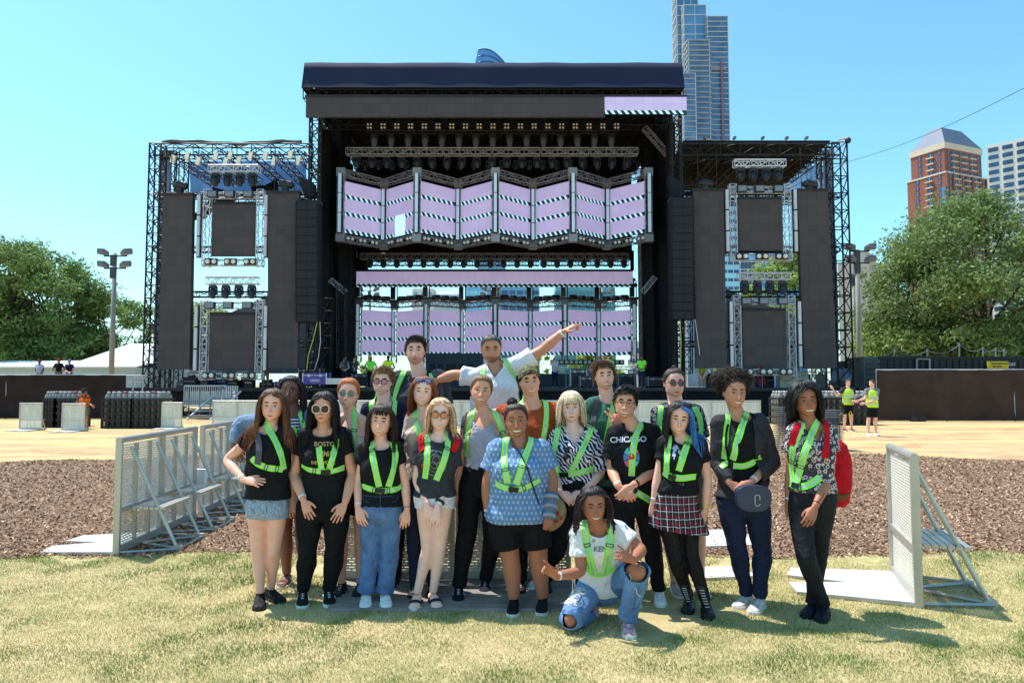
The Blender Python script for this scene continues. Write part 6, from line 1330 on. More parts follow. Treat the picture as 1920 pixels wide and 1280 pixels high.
    if top:
        k = top; mb = MB(); off = k.get('off', .008); hem = k.get('hem', .006); rs = torso(off, k.get('bot', -.02), 1.02, hem); 
        mb.rings(rs, 28, ex=2.3); bustadd(mb, off-.002)
        slv = k.get('slv', .5)
        for s_ in sides_arm:
            if slv <= 0: continue
            S_, E_, W_ = jt['s'+s_], jt['e'+s_], jt['w'+s_]; so = k.get('so', .014)
            if slv <= 1: e = S_+(E_-S_)*slv; m_ = (S_+e)/2; limb(mb, [S_, m_, e], [arm_r[0]+off+.004, arm_r[1]*.98+off+so*.5, arm_r[1]*.97+off+so], 4)
            else: e = E_+(W_-E_)*(slv-1); limb(mb, [S_, (S_+E_)/2, E_, (E_+e)/2, e], [arm_r[0]+off+.004, arm_r[1]+off+so*.6, arm_r[2]+off+so, arm_r[3]+off+so*.5, arm_r[4]+off+so*.4], 5)
        if slv > 0:
            for s_ in sides_arm: mb.ball(jt['s'+s_], arm_r[0]+off+.004, 12)
            for s_ in 'LR': mb.poly([nb+up*.015, jt['s'+s_]+up*.012], [.045+off, .050+off], 12)
        nk = k.get('neck', 'crew'); wn, dp = dict(crew=(.075, .030), v=(.072, .105), scoop=(.092, .105), wide=(.125, .045), tank=(.095, .11), deepv=(.075, .15))[nk]; wn *= k.get('nw', 1)
        def cut(c):
            r_ = c-nb; a = r_@ux; f = r_@fwd; h = r_@up
            lim = -dp*(1-np.abs(a)/wn) if 'v' in nk else -dp*np.sqrt(np.clip(1-(a/wn)**2, 0, 1)); lim = np.where(f > -.01, lim, -.005)+.012
            cutm = (np.abs(a) < wn) & (h > lim)
            if slv <= 0: 
                cutm |= (np.abs(a) > sw*.70) & (h > -.15)  # armholes
                cutm |= (h > -.01) & (np.abs(a) < wn)
            if k.get('openf'): cutm |= (np.abs(a) < k['openf']) & (f > .0) & (h < .3)
            return cutm
        cloth_obj(mb, k.get('name', 'shirt'), k['m'], k.get('amp', .0038), cut)
        if k.get('cuffs'):
            for s_ in sides_arm: e = jt['w'+s_]+(jt['e'+s_]-jt['w'+s_])*.10; f_ = jt['w'+s_]; cb = MB(); cb.poly([e, f_+(e-f_)*.1], [.037, .034], 14); cb.build('cuff', k['cuffs'], root, smooth=True)
    if bottom:
        k = bottom; kind = k.get('kind', 'trousers'); mb = MB(); off = k.get('off', .006)
        c_hi = k.get('hi', .22)
        ks = [(c_hi+.03, None), (0.1, None), (-.05, None)]
        def ring(t, w_, d_): c = ch+(cs-ch)*t; a = hx; return (c, a*(w_+off), unit(np.cross(up, a))*(d_+off))
        wh = wd['hi']; ww = np.interp(c_hi, [.0, .14, .40], [wd['hi'], wd['hi']*.93, wd['wa']])
        rr = [ring(c_hi, ww, .10*D), ring(.14, wd['hi']*.94, .108*D), ring(0, wd['hi']*1.0, .114*D), ring(-.10, wd['hi']*.98, .112*D), ring(-.2, wd['hi']*.80, .09*D)]
        if kind != 'skirt':
            mb.rings([rr[4], rr[3], rr[2], rr[1], rr[0]], 26, ex=2.1)
            for s_ in 'LR':
                mb.ball(jt['h'+s_], leg_r[0]+off, 14); 
                if kind != 'shorts' or k.get('len', .5) > .9: mb.ball(jt['k'+s_]+fwd*.018, np.array([.046, .04, .05])*A*legw+off+.002, 8)
                lp = legpts(s_); lr = leg_r+off+np.array(k.get('rad', [0, 0, 0, 0, 0, 0, 0]))
                if kind == 'shorts':
                    f = k.get('len', .5); H_, K_ = jt['h'+s_], jt['k'+s_]; e = H_+(K_-H_)*f; fl = k.get('flare', .014); limb(mb, [H_, (H_+e)/2, e], [leg_r[0]+off+.004, leg_r[1]+off+fl*.6, np.interp(f, [.3, .8, 1], [leg_r[1], leg_r[2], leg_r[3]])+off+fl], 4)
                else:
                    f = k.get('len', 1.); 
                    if f < 1: lp = lp[:]; lp[-1] = lp[-2]+(lp[-1]-lp[-2])*f
                    limb(mb, lp, lr, 5, 16)
        else:
            bz = k.get('len', .35); n_ = 8; q = []; H = jt['hL'], jt['kL']
            dn = unit((jt['kL']+jt['kR'])/2-ch); L_ = np.linalg.norm((jt['kL']+jt['kR'])/2-ch)*k.get('len', .5)
            q = [(ch+up*TL*c_hi, ux*(ww+off), unit(np.cross(up, ux))*(.1*D+off))]
            for a in np.linspace(0, 1, n_): q.append((ch+dn*L_*a, ux*(wd['hi']+off+.05*a), unit(np.cross(up, ux))*(.115*D+off+.05*a)))
            V = []; aa = np.arange(80)/80*6.283
            for i_, (c, ax, ay) in enumerate(q): pl = 1+.07*np.sin(aa*17)*min(1, i_/5)+.03*np.sin(aa*7); V.append(c+np.outer(np.cos(aa)*pl, ax)+np.outer(np.sin(aa)*pl, ay))
            sk = MB(); sk.grid(np.concatenate(V), len(q), 80); sk.build('skirt', k['m'], root, smooth=True); Vs = np.concatenate(V); trees.append(bvh(Vs, [sk.G[0][0]])); clothV.append((Vs, [sk.G[0][0]]))
            if k.get('tights'):
                mb = MB(); mb.rings([rr[4], rr[3], rr[2]], 20)
                for s_ in 'LR': limb(mb, legpts(s_), leg_r+.006, 5, 16); mb.ball(jt['k'+s_]+fwd*.018, np.array([.046, .04, .05])*A*legw+.009, 8)
                cloth_obj(mb, 'tights', k['tights'], .0006)
        if kind != 'skirt':
            Vb, FFb = None, None; nmb = {'trousers': 'trousers', 'shorts': 'shorts'}[kind]
            kn = [jt['kL'], jt['kR'], ch, jt['aL'], jt['aR']]
            amf = lambda V: .5+1.2*np.exp(-(np.min([np.linalg.norm(V-q, axis=1) for q in kn], 0)/.13)**2)
            cf = None
            if k.get('holes'):
                hl = [(np.array(P(px, py, Y+dy)), rr_) for px, py, dy, rr_ in k['holes']]; cf = lambda c: np.any([np.linalg.norm((c-q)*np.array([1, .35, 1]), axis=1)+.006*np.sin(c[:, 0]*300)+.006*np.sin(c[:, 2]*260) < r_ for q, r_ in hl], 0)
            cloth_obj(mb, nmb, k['m'], k.get('amp', .0035), cf, ampf=amf)
        if k.get('belt'): pass
    if top and top.get('over'):      # open outer garment
        k = top['over']; mb = MB(); off = .022; mb.rings(torso(off, k.get('bot', -.06), 1.02, .02), 28, ex=2.3); bustadd(mb, off-.006)
        for s_ in sides_arm:
            S_, E_, W_ = jt['s'+s_], jt['e'+s_], jt['w'+s_]; sl_ = k.get('slv', 1.9)
            if sl_ > 1: e = E_+(W_-E_)*(sl_-1); limb(mb, [S_, (S_+E_)/2, E_, (E_+e)/2, e], np.array([arm_r[0]+.026, arm_r[1]+.024, arm_r[2]+.024, arm_r[3]+.018, arm_r[4]+.016]), 5)
            else: e = S_+(E_-S_)*sl_; limb(mb, [S_, (S_+e)/2, e], [arm_r[0]+.026, arm_r[1]+.028, arm_r[1]+.032], 4)
        for s_ in sides_arm: mb.ball(jt['s'+s_], arm_r[0]+.026, 12)
        for s_ in 'LR': mb.poly([nb+up*.01, jt['s'+s_]+up*.006], [.060, .064], 12)
        ow = k.get('open', .07)
        def cut2(c): r_ = c-nb; a = r_@ux; f = r_@fwd; h = r_@up; return ((np.abs(a-.0) < ow+.02*np.sin(h*9)) & (f > 0)) | ((np.abs(a) < .075) & (h > -.01))
        cloth_obj(mb, k.get('name', 'cardigan'), k['m'], .003, cut2)
    # shoes
    if shoes and 'aL' in jt:
        for i, s_ in enumerate('LR'):
            sp = shoes[i] if isinstance(shoes, (list, tuple)) else shoes
            if sp is None: continue
            a_ = jt['a'+s_]; tp = GPz(*J['f'+s_][:2], zb) if 'f'+s_ in J else a_+np.array([0, -.17, 0]); dv = tp-a_; dv[2] = 0
            if np.linalg.norm(dv) < .02: dv = np.array([0, -1., 0])
            dv = unit(dv*np.array([1, 1, 0])); tilt = sp.get('tilt', 0)
            sp = dict(sp, leg=unit(jt['k'+s_]-a_)); make_shoe(sp, a_, dv, root, zb if not sp.get('free') else a_[2]-.09, male, A, seed+i, tilt)
    allV = MB()
    for V_, F_ in clothV+[(skinV, skinF)]: 
        b0 = allV.n; allV.add(V_, F_[0]); 
        for f in F_[1:]: allV.G.append((f+b0, 0))
    b0 = allV.n; Vb = root; 
    ctree = BVHTree.FromPolygons(allV.arr().tolist(), sum([f.tolist() for f, _ in allV.G], []))
    info = dict(root=root, jt=jt, Y=Y, ux=ux, up=up, fwd=fwd, cs=cs, ch=ch, nb=nb, sw=sw, tree=ctree, hc=hcen, Mh=Mh, HS=HS, arm_r=arm_r, A=A, hm=hm)
    if hair: build_hair(hair, Mh, hcen, hm, ctree, root, seed, lod, HS)
    if glasses: make_glasses(info, **glasses)
    for h in (harness or []): strap(info, *h) if not isinstance(h, dict) else strap(info, **h)
    if wrist:
        for s_, c in wrist:
            w_, e_ = jt['w'+s_], jt['e'+s_]; mb = MB(); a = w_+(e_-w_)*.09; b = w_+(e_-w_)*.15 if c != 'thin' else w_+(e_-w_)*.11; r_ = arm_r[4]*1.06+.001; mb.poly([a, b], [r_, r_*1.04], 16); mb.build('wristband', {'white': M('wristband_white', S(232, 232, 236), .6, var=.05), 'thin': m_buckle, 'watch': m_buckle, 'yellow': M('band_yellow', S(220, 210, 60), .6)}[c], root, smooth=True)
    return info
def GPz(px, py, z):
    d = ray(px, py); return np.array(Vector((0, 0, CAMZ))+d*((z-CAMZ)/d.z))
def make_shoe(sp, ank, d, root, z0, male, A, seed, tilt=0):
    L = .262 if male > .5 else .24; side = np.cross(d, (0, 0, 1)); heel = np.array([ank[0], ank[1], z0])-d*.062; kind = sp.get('kind', 'sneaker'); mb = MB(); so = MB(); hgt = {'sneaker': .085, 'boot': .21, 'low': .075, 'sandal': .03}[kind]
    tq = math.radians(tilt); up_ = np.array([0, 0, 1.]); dd = d*math.cos(tq)-up_*math.sin(tq)*1.0; uu = up_*math.cos(tq)+d*math.sin(tq)
    if tilt: toe = heel+d*L*.85; toe[2] = z0; org = toe-dd*L*.85
    else: org = heel
    pt = lambda s_, x, z: org+dd*s_*L+side*x+uu*z
    st = [(0, .026, .055), (.06, .034, .078), (.2, .037, .088), (.34, .039, .082), (.5, .042, .066), (.66, .047, .050), (.82, .046, .042), (.93, .036, .036), (1.0, .018, .026)]
    if kind != 'sandal':
        rs = []
        for s_, w_, h_ in st: rs.append((pt(s_, 0, (.022+h_)/2), side*w_, uu*(h_-.010)/2))
        mb.rings(rs, 16, ex=2.4)
        if kind == 'boot': mb.rings([(pt(.24, 0, .07)+sp['leg']*z, side*w_, dd*w2) for z, w_, w2 in ((-.04, .036, .058), (.02, .037, .052), (.08, .042, .048), (.145, .048, .052), (.152, .044, .049))], 16)
        else: mb.rings([(pt(.19, 0, z), side*w_, dd*w2) for z, w_, w2 in ((.03, .034, .05), (.075, .033, .046), (.092, .036, .046))], 14)
    else:
        ft = MB(); ft.rings([(pt(s_, 0, .018+h_*.42), side*w_*.92, uu*h_*.36) for s_, w_, h_ in st[:-1]], 14, ex=2.4)
        for i in range(5): ft.ball(pt(.97-.03*abs(i-1.2), -.03+.015*i, .030), np.array([.010, .018, .009]), 8, axes=[side, dd, uu])
        ft.build('foot', sp['skin'], root, smooth=True, attr=True)
        for s_ in (.45, .68): w_ = .047; mb.rings([(pt(s_-.06, 0, .04), side*(w_+.002), uu*.03), (pt(s_+.06, 0, .034), side*(w_+.002), uu*.028)], 16)
    outl = [(0, .028), (.08, .038), (.3, .041), (.5, .045), (.7, .051), (.85, .049), (.95, .038), (1.02, .018)]; th = .028 if kind != 'boot' else .035
    V = []; 
    for z in (.0, th):
        for s_, w_ in outl: V.append(pt(s_, w_, z))
        for s_, w_ in outl[::-1]: V.append(pt(s_, -w_, z))
    n = 16; so.add(V, [[i, (i+1) % n, (i+1) % n+n, i+n] for i in range(n)]); so.G.append((np.array([list(range(n))[::-1], list(range(n, 2*n))]), 0))
    nm = {'boot': 'boot', 'sandal': 'sandal'}.get(kind, 'shoe'); ob = mb.build(nm, sp['m'], root, smooth=True); so.build('sole', sp.get('sole', M('sole_white', S(226, 224, 218), .6, var=.06)), ob)
    if kind in ('sneaker', 'boot') and sp.get('lace', 1) is not None:
        lc = MB(); k = 5 if kind == 'sneaker' else 8
        for i in range(k):
            if kind == 'sneaker': s_ = .32+.075*i; z = np.interp(s_, [.2, .34, .5, .66], [.092, .086, .070, .054])-.002; lc.poly([pt(s_, -.022, z-.004), pt(s_+.01, 0, z+.004), pt(s_, .022, z-.004)], [.0032]*3, 5)
            else: z = .02*i-.02; cc_ = pt(.24, 0, .07)+sp['leg']*z+dd*(.050 if i > 1 else .075-.012*i); lc.poly([cc_-side*.016, cc_+dd*.005, cc_+side*.016], [.0026]*3, 5)
        lc.build('laces', sp.get('lace', M('laces_white', S(228, 228, 228), .7)) if sp.get('lace', 1) != 1 else M('laces_white', S(228, 228, 228), .7), ob)
    if sp.get('stripe'):
        s2 = MB()
        for q in (-1, 1): s2.poly([pt(.12, q*.037, .05), pt(.35, q*.041, .035), pt(.55, q*.043, .055)], [.0045]*3, 5)
        s2.build('side_stripe', sp['stripe'], ob)
def proj(info, px, py, off, tree=None):
    d = ray(px, py).normalized(); o = Vector((0, 0, CAMZ)); t = tree or info['tree']; h = t.ray_cast(o, d)
    if h[0] is None:
        p = P(px, py, info['Y']); h = t.find_nearest(p)
    return np.array(h[0])+np.array(h[1] if h[1].dot(d) < 0 else -h[1])*off, np.array(h[1] if h[1].dot(d) < 0 else -h[1])
def drape(info, C, width, off, mats, name, strips=(1, .36), closed=False, tree=None):
    t = tree or info['tree']; C = np.asarray(C); T = np.gradient(C, axis=0); V = []; ks = [-1, -strips[1], strips[1], 1] if len(strips) > 1 else [-1, 0, 1]
    for c, tg in zip(C, T):
        h = t.find_nearest(Vector(c)); n = np.array(c)-np.array(h[0]); n = unit(n) if np.linalg.norm(n) > 1e-5 else np.array(h[1]); nn = np.array(h[1]); n = nn if np.dot(nn, n) >= 0 else -nn; cr = unit(np.cross(tg, n))
        for k in ks:
            q = c+cr*width*.5*k; h2 = t.find_nearest(Vector(q)); m = np.array(h2[1]); m = m if np.dot(m, n) > 0 else -m; V.append(np.array(h2[0])+m*off if np.linalg.norm(np.array(h2[0])-q) < .05 else q)
    V = np.array(V); n = len(C); k = len(ks); V = V.reshape(n, k, 3)
    for it in range(5):
        V[1:-1] = (V[:-2]+V[1:-1]*2+V[2:])/4
        for i in range(n):
            dv = V[i, -1]-V[i, 0]; ln = np.linalg.norm(dv); c0 = (V[i, 0]+V[i, -1])/2
            ref = V[max(0, min(n-1, i-3)), -1]-V[max(0, min(n-1, i-3)), 0]; dv = dv/max(ln, 1e-6)
            if it < 4 and (ln < width*.8 or ln > width*1.25):
                if ln < width*.4: dv = unit(ref)
                for j, q in enumerate(ks): V[i, j] = V[i, j]*.3+.7*(c0+dv*width*.5*q)
    for a_ in range(n):
        for b_ in range(k):
            h = t.find_nearest(Vector(V[a_, b_])); hn = np.array(h[1]); dd = np.dot(V[a_, b_]-np.array(h[0]), hn)
            if dd < off*.9 and np.linalg.norm(V[a_, b_]-np.array(h[0])) < .04: V[a_, b_] = np.array(h[0])+hn*off*.9
    mb = MB(); A = V.reshape(-1, 3)
    for i in range(n-1):
        for j in range(k-1): mb_f = [i*k+j, i*k+j+1, (i+1)*k+j+1, (i+1)*k+j]; mb.G.append((np.array([mb_f]), 1 if (k == 4 and j == 1) else 0))
    mb.V = [A]; mb.n = len(A); mb.Cc = [np.ones((len(A), 3))]
    # thickness: second layer pushed in
    o = mb.build(name, mats, info['root'], smooth=True); return o, V
def strap(info, pts=None, width=.046, over=True, mats=None, name='harness_strap', off=.006, strips=(1, .34), buckle=None, n=30):
    P2 = np.array(pts, float); d = np.concatenate([[0], np.cumsum(np.linalg.norm(np.diff(P2, axis=0), axis=1))]); s = np.linspace(0, d[-1], n); px = np.interp(s, d, P2[:, 0]); py = np.interp(s, d, P2[:, 1])
    for _ in range(2): px[1:-1] = (px[:-2]+2*px[1:-1]+px[2:])/4; py[1:-1] = (py[:-2]+2*py[1:-1]+py[2:])/4
    C = np.array([proj(info, a, b, off)[0] for a, b in zip(px, py)])
    for _ in range(2): C[1:-1] = (C[:-2]+C[1:-1]+C[2:])/3
    if over:
        f = info['fwd']; u = info['up']; c0 = C[0]; ext = []
        for a, b in ((.15, -.12), (.11, -.05), (.07, .0), (.03, .008)):
            q = c0-f*a+u*b; h = info['tree'].find_nearest(Vector(q)); ext.append(np.array(h[0])+np.array(h[1])*off)
        C = np.concatenate([ext, C])
    o, V = drape(info, C, width, off, mats or [m_green, m_silver], name, strips)
    if buckle is not None and mats is None:
        mb = MB()
        for b_ in (buckle if isinstance(buckle, (list, tuple)) else [buckle]):
            i = min(len(V)-2, int(len(V)*b_)); A_ = V[i, 0]; B_ = V[i, -1]; t = unit(V[i+1, 1]-V[i, 1]); n_ = unit(np.cross(B_-A_, t)); n_ = n_ if n_[1] < 0 else -n_
            for dt in (-.010, .010): mb.tube(A_+n_*.003+t*dt, B_+n_*.003+t*dt, .0028, 5)
            mb.tube(A_+n_*.003-t*.010, A_+n_*.003+t*.010, .0028, 5); mb.tube(B_+n_*.003-t*.010, B_+n_*.003+t*.010, .0028, 5)
        mb.build('buckle', m_buckle, o)
    return o
def decal_text(info, txt, px, py, size, mat, name='print', bold=.02, slope=0., off=.005, sx=1.):
    V, F = text_mesh(txt, bold); s = size; mb = MB(); W = []
    # subdivide is not needed: glyph outlines are dense enough at this size
    ppm = FPX/info['Y']
    for v in V:
        x, y = v[0]*s*sx*ppm, v[1]*s*ppm; W.append(proj(info, px+x*math.cos(slope)+y*math.sin(slope), py-y*math.cos(slope)+x*math.sin(slope), off)[0])
    for n in set(map(len, F)): 
        if not mb.V: mb.add(W, [f for f in F if len(f) == n])
        else: mb.G.append((np.array([f for f in F if len(f) == n]), 0))
    return mb.build(name, mat, info['root'])
def decal_poly(mbs, info, pts, off=.005, mi=0):       # polygon fan in photo px projected on the clothes
    c = np.mean(pts, 0); W = [proj(info, c[0], c[1], off)[0]]+[proj(info, a, b, off)[0] for a, b in pts]; n = len(pts); mbs.add(W, [[0, 1+i, 1+(i+1) % n] for i in range(n)], mi)
def make_glasses(info, kind='sun', frame=None, lens=None, dz=0., up=0., size=1.):
    Mh, hc, HS = info['Mh'], info['hc'], info['HS']; W = lambda q: (np.asarray(q)*HS)@Mh+hc; z0 = .001+dz; y0 = -.097
    fm = frame or m_buckle; lm = lens or M('lens_dark', S(30, 30, 36), .08, .3, var=0, spec=.9); wx, hz = .0232*size, .0190*size
    if up: z0 = up; y0 = -.075 if up > .05 else y0
    mb = MB(); ln = MB(); nA = 18
    for q in (-1, 1):
        a = np.arange(nA)/nA*6.283; c = np.array([q*.0330, y0, z0-.002]); ex = 2.6 if kind != 'round' else 2.
        ca, sa = np.cos(a), np.sin(a); X = np.sign(ca)*abs(ca)**(2/ex)*wx; Z = np.sign(sa)*abs(sa)**(2/ex)*hz
        if kind == 'aviator': X = X*(1+.12*(Z/hz)); Z = Z*1.1
        if kind == 'cat': Z = Z*1.08+ (X*q > 0)*(Z > 0)*.004
        Yc = .10*(c[0]+X)**2*20*.35
        R0 = np.stack([c[0]+X, c[1]+Yc, c[2]+Z], 1); tk = .0030 if kind in ('cat', 'sun') else .0016; tk = .0052 if kind == 'cat' else tk; R1 = np.stack([c[0]+X*(1+tk/wx), c[1]+Yc+.0, c[2]+Z*(1+tk/hz)], 1)
        for k in range(nA): p, r_ = W(R1[k]), W(R1[(k+1) % nA]); mb.tube(p, r_, tk*.75, 5)
        Vv = np.concatenate([[c+(0, .001, 0)], R0]); ln.add(W(Vv), [[0, 1+k, 1+(k+1) % nA] for k in range(nA)])
        if up: mb.tube(W((q*.058, y0, z0)), W((q*.073, y0+.06, z0-.03)), .002, 5)
        else: mb.tube(W((q*.058, y0+.008, z0+.006)), W((q*.074, y0+.025, z0+.006)), .0024, 5); mb.tube(W((q*.075, y0+.025, z0+.006)), W((q*.079, .0, z0+.004)), .0022, 5)
    mb.tube(W((-.007, y0-.001, z0+.006)), W((.007, y0-.001, z0+.006)), .002, 5)
    o = mb.build('sunglasses' if kind != 'clear' else 'eyeglasses', fm, info['root'], smooth=True)
    if kind != 'clear': ln.build('lens', lm, o, smooth=True)
    return o
# ================================================================ fabrics
fb = fabric
F_black = fb('black', (26, 26, 30)); F_char = fb('charcoal', (58, 58, 64)); F_navy = fb('navy', (34, 36, 66)); F_white = fb('white', (226, 226, 232)); F_white2 = fb('white_denim', (222, 222, 230)); F_rust = fb('rust', (164, 74, 40)); F_green = fb('green', (60, 106, 90)); F_beige = fb('beige', (206, 184, 174)); F_heather = fb('heather_grey', (166, 166, 184)); F_blackp = fb('black_trouser', (22, 22, 26)); F_cardi = fb('grey_knit', (58, 58, 62), bump=.8, bs=120)
F_jean = fb('blue_denim', (92, 122, 168), var=.3, vs=11, bump=.5); F_jeanl = fb('light_denim', (128, 152, 186), var=.28, vs=14, bump=.6); F_jeand = fb('dark_denim', (34, 42, 70), var=.25, vs=8); F_ripped = fb('ripped_denim', (104, 138, 184), var=.3, vs=9, bump=.6); F_dshort = fb('acid_denim', (148, 166, 192), var=.4, vs=70, bump=.6); F_tight = fb('black_tights', (26, 25, 30), .55, var=.05); F_denimsh = fb('denim_shirt', (120, 140, 170), var=.15)
def pattern(name, base, fn):
    m = fabric(name, base); n = m.node_tree; b = n.nodes['Principled BSDF']; L = n.links; tc = n.nodes.new('ShaderNodeTexCoord'); fn(n, L, b, tc.outputs['Object']); return m
def node(n, t, **k):
    q = n.nodes.new(t)
    for a, v in k.items(): setattr(q, a, v)
    return q
def mixc(n, L, a, b, f):
    q = node(n, 'ShaderNodeMix', data_type='RGBA')
    for i, x in ((6, a), (7, b)):
        if isinstance(x, tuple): q.inputs[i].default_value = (*x, 1)
        else: L.new(x, q.inputs[i])
    if isinstance(f, (int, float)): q.inputs[0].default_value = f
    else: L.new(f, q.inputs[0])
    return q.outputs[2]
def math_(n, L, op, a, b=None, c=None):
    q = node(n, 'ShaderNodeMath', operation=op)
    for i, x in enumerate((a, b, c)):
        if x is None: continue
        if isinstance(x, (int, float)): q.inputs[i].default_value = x
        else: L.new(x, q.inputs[i])
    return q.outputs[0]
def p_stripes(n, L, b, v):
    s = node(n, 'ShaderNodeSeparateXYZ'); L.new(v, s.inputs[0]); m = math_(n, L, 'FRACT', math_(n, L, 'MULTIPLY', s.outputs[2], 38.)); L.new(mixc(n, L, S(222, 220, 226), S(40, 40, 66), math_(n, L, 'GREATER_THAN', m, .55)), b.inputs['Base Color'])
def p_zebra(n, L, b, v):
    mp = node(n, 'ShaderNodeMapping'); mp.inputs['Rotation'].default_value = (.5, .6, .3); L.new(v, mp.inputs[0]); w = node(n, 'ShaderNodeTexWave'); w.inputs['Scale'].default_value = 11; w.inputs['Distortion'].default_value = 9; w.inputs['Detail'].default_value = 1.5; w.inputs['Detail Scale'].default_value = 1.3; L.new(mp.outputs[0], w.inputs['Vector']); L.new(mixc(n, L, S(34, 30, 66), S(226, 222, 232), math_(n, L, 'GREATER_THAN', w.outputs['Fac'], .55)), b.inputs['Base Color'])
def p_plaid(n, L, b, v):
    s = node(n, 'ShaderNodeSeparateXYZ'); L.new(v, s.inputs[0]); ax = math_(n, L, 'ARCTAN2', s.outputs[1], s.outputs[0]); col = S(26, 32, 50)
    def line(src, fr, ph, th): return math_(n, L, 'LESS_THAN', math_(n, L, 'ABSOLUTE', math_(n, L, 'SUBTRACT', math_(n, L, 'FRACT', math_(n, L, 'MULTIPLY_ADD', src, fr, ph)), .5)), th)
    c = mixc(n, L, col, S(30, 60, 56), math_(n, L, 'MULTIPLY', line(s.outputs[2], 19, .1, .2), .7)); c = mixc(n, L, c, S(150, 34, 50), line(s.outputs[2], 19, .5, .07)); c = mixc(n, L, c, S(150, 34, 50), line(s.outputs[0], 24, .3, .08)); c = mixc(n, L, c, S(212, 212, 210), line(s.outputs[0], 24, .75, .035)); c = mixc(n, L, c, S(212, 212, 210), line(s.outputs[2], 19, .9, .035)); L.new(c, b.inputs['Base Color'])
def p_dots(n, L, b, v):
    s = node(n, 'ShaderNodeSeparateXYZ'); L.new(v, s.inputs[0]); z = math_(n, L, 'MULTIPLY', s.outputs[2], 26.); row_ = math_(n, L, 'FLOOR', z); x = math_(n, L, 'ADD', math_(n, L, 'MULTIPLY', s.outputs[0], 30.), math_(n, L, 'MULTIPLY', row_, .5)); fx = math_(n, L, 'ABSOLUTE', math_(n, L, 'SUBTRACT', math_(n, L, 'FRACT', x), .5)); fz = math_(n, L, 'ABSOLUTE', math_(n, L, 'SUBTRACT', math_(n, L, 'FRACT', z), .5)); d = math_(n, L, 'ADD', math_(n, L, 'MULTIPLY', fx, 1.4), fz); ring_ = math_(n, L, 'LESS_THAN', math_(n, L, 'ABSOLUTE', math_(n, L, 'SUBTRACT', d, .22)), .075); nz = node(n, 'ShaderNodeTexNoise'); nz.inputs['Scale'].default_value = 14; L.new(v, nz.inputs['Vector']); L.new(mixc(n, L, mixc(n, L, S(92, 126, 174), S(118, 150, 190), nz.outputs[0]), S(206, 222, 236), ring_), b.inputs['Base Color'])
def p_floral(base, cs):
    def f(n, L, b, v):
        vo = node(n, 'ShaderNodeTexVoronoi'); vo.inputs['Scale'].default_value = 34; L.new(v, vo.inputs['Vector']); v2 = node(n, 'ShaderNodeTexVoronoi'); v2.inputs['Scale'].default_value = 85; L.new(v, v2.inputs['Vector']); s = node(n, 'ShaderNodeSeparateColor'); L.new(vo.outputs['Color'], s.inputs[0]); c = mixc(n, L, base, cs[0], math_(n, L, 'LESS_THAN', math_(n, L, 'ABSOLUTE', math_(n, L, 'SUBTRACT', vo.outputs['Distance'], .38)), .10)); c = mixc(n, L, c, cs[1], math_(n, L, 'MULTIPLY', math_(n, L, 'LESS_THAN', vo.outputs['Distance'], .24), math_(n, L, 'GREATER_THAN', s.outputs[0], .45))); c = mixc(n, L, c, cs[2], math_(n, L, 'LESS_THAN', v2.outputs['Distance'], .16)); L.new(c, b.inputs['Base Color'])
    return f
F_stripe = pattern('striped', (220, 220, 220), p_stripes); F_zebra = pattern('zebra', (220, 220, 220), p_zebra); F_plaid = pattern('plaid', (30, 30, 50), p_plaid); F_dots = pattern('dotted_blue', (100, 130, 180), p_dots)
F_paisley = pattern('paisley', (70, 60, 70), p_floral(S(66, 60, 74), (S(206, 196, 196), S(166, 46, 66), S(216, 206, 204)))); F_floral = pattern('floral', (40, 30, 50), p_floral(S(36, 32, 52), (S(150, 150, 156), S(196, 36, 60), S(186, 184, 190))))
shw = lambda **k: dict(kind='sneaker', m=fb('shoe_white', (232, 232, 230), .5), **k); shb = lambda **k: dict(kind='sneaker', m=fb('shoe_black', (26, 26, 30), .6), **k); m_soleb = M('sole_black', S(24, 24, 26), .7); m_lb = M('laces_black', S(30, 30, 34), .8)
lens_o = M('lens_orange', S(206, 110, 60), .1, .4, var=.2, vs=40, spec=.9); lens_p = M('lens_pink', S(170, 90, 100), .08, .5, var=.3, vs=30, spec=.9); lens_b = M('lens_brown', S(70, 44, 40), .1, .2, var=.2, vs=40); frame_w = M('frame_ivory', S(232, 222, 196), .3, var=0); frame_g = M('frame_gold', S(190, 160, 110), .3, .8, var=0); frame_r = M('frame_red', S(150, 26, 40), .3, var=0); lens_g = M('lens_green', S(96, 100, 92), .08, .4, var=.1)
I = {}
# --- back row
I['R4'] = person('big bearded man in an open grey shirt over a black tee, back row', 6.75, dict(hd=(779, 659), sL=(750, 724), sR=(822, 722), eL=(745, 795), wL=(752, 850), eR=(840, 790), wR=(832, 850), hL=(768, 860), hR=(812, 860), kL=(766, 950), kR=(814, 950), aL=(766, 1032), aR=(814, 1032)),
    'fair', 1., 1.2, dict(kind='short', c='dkbrown', len=.032, vol=.013, front=.56, n=1300, comb=(.6, -.7, .3), r=.0028), (-4, 3, 0), 0, .5, top=dict(m=F_black, slv=.62, neck='crew', off=.012, over=dict(m=F_char, slv=.62, open=.075, name='open_shirt')), bottom=dict(m=F_char), shoes=shb(), widths=dict(ch=.20, wa=.20, hi=.20), depth=1.25, zb=.45, auto=False, beard=.55, hsc=1.08, brow=1.5,
    harness=[([(760, 693), (748, 715), (740, 745), (736, 790)], .046, True), ([(806, 693), (812, 715), (818, 750), (816, 800)], .046, True)])
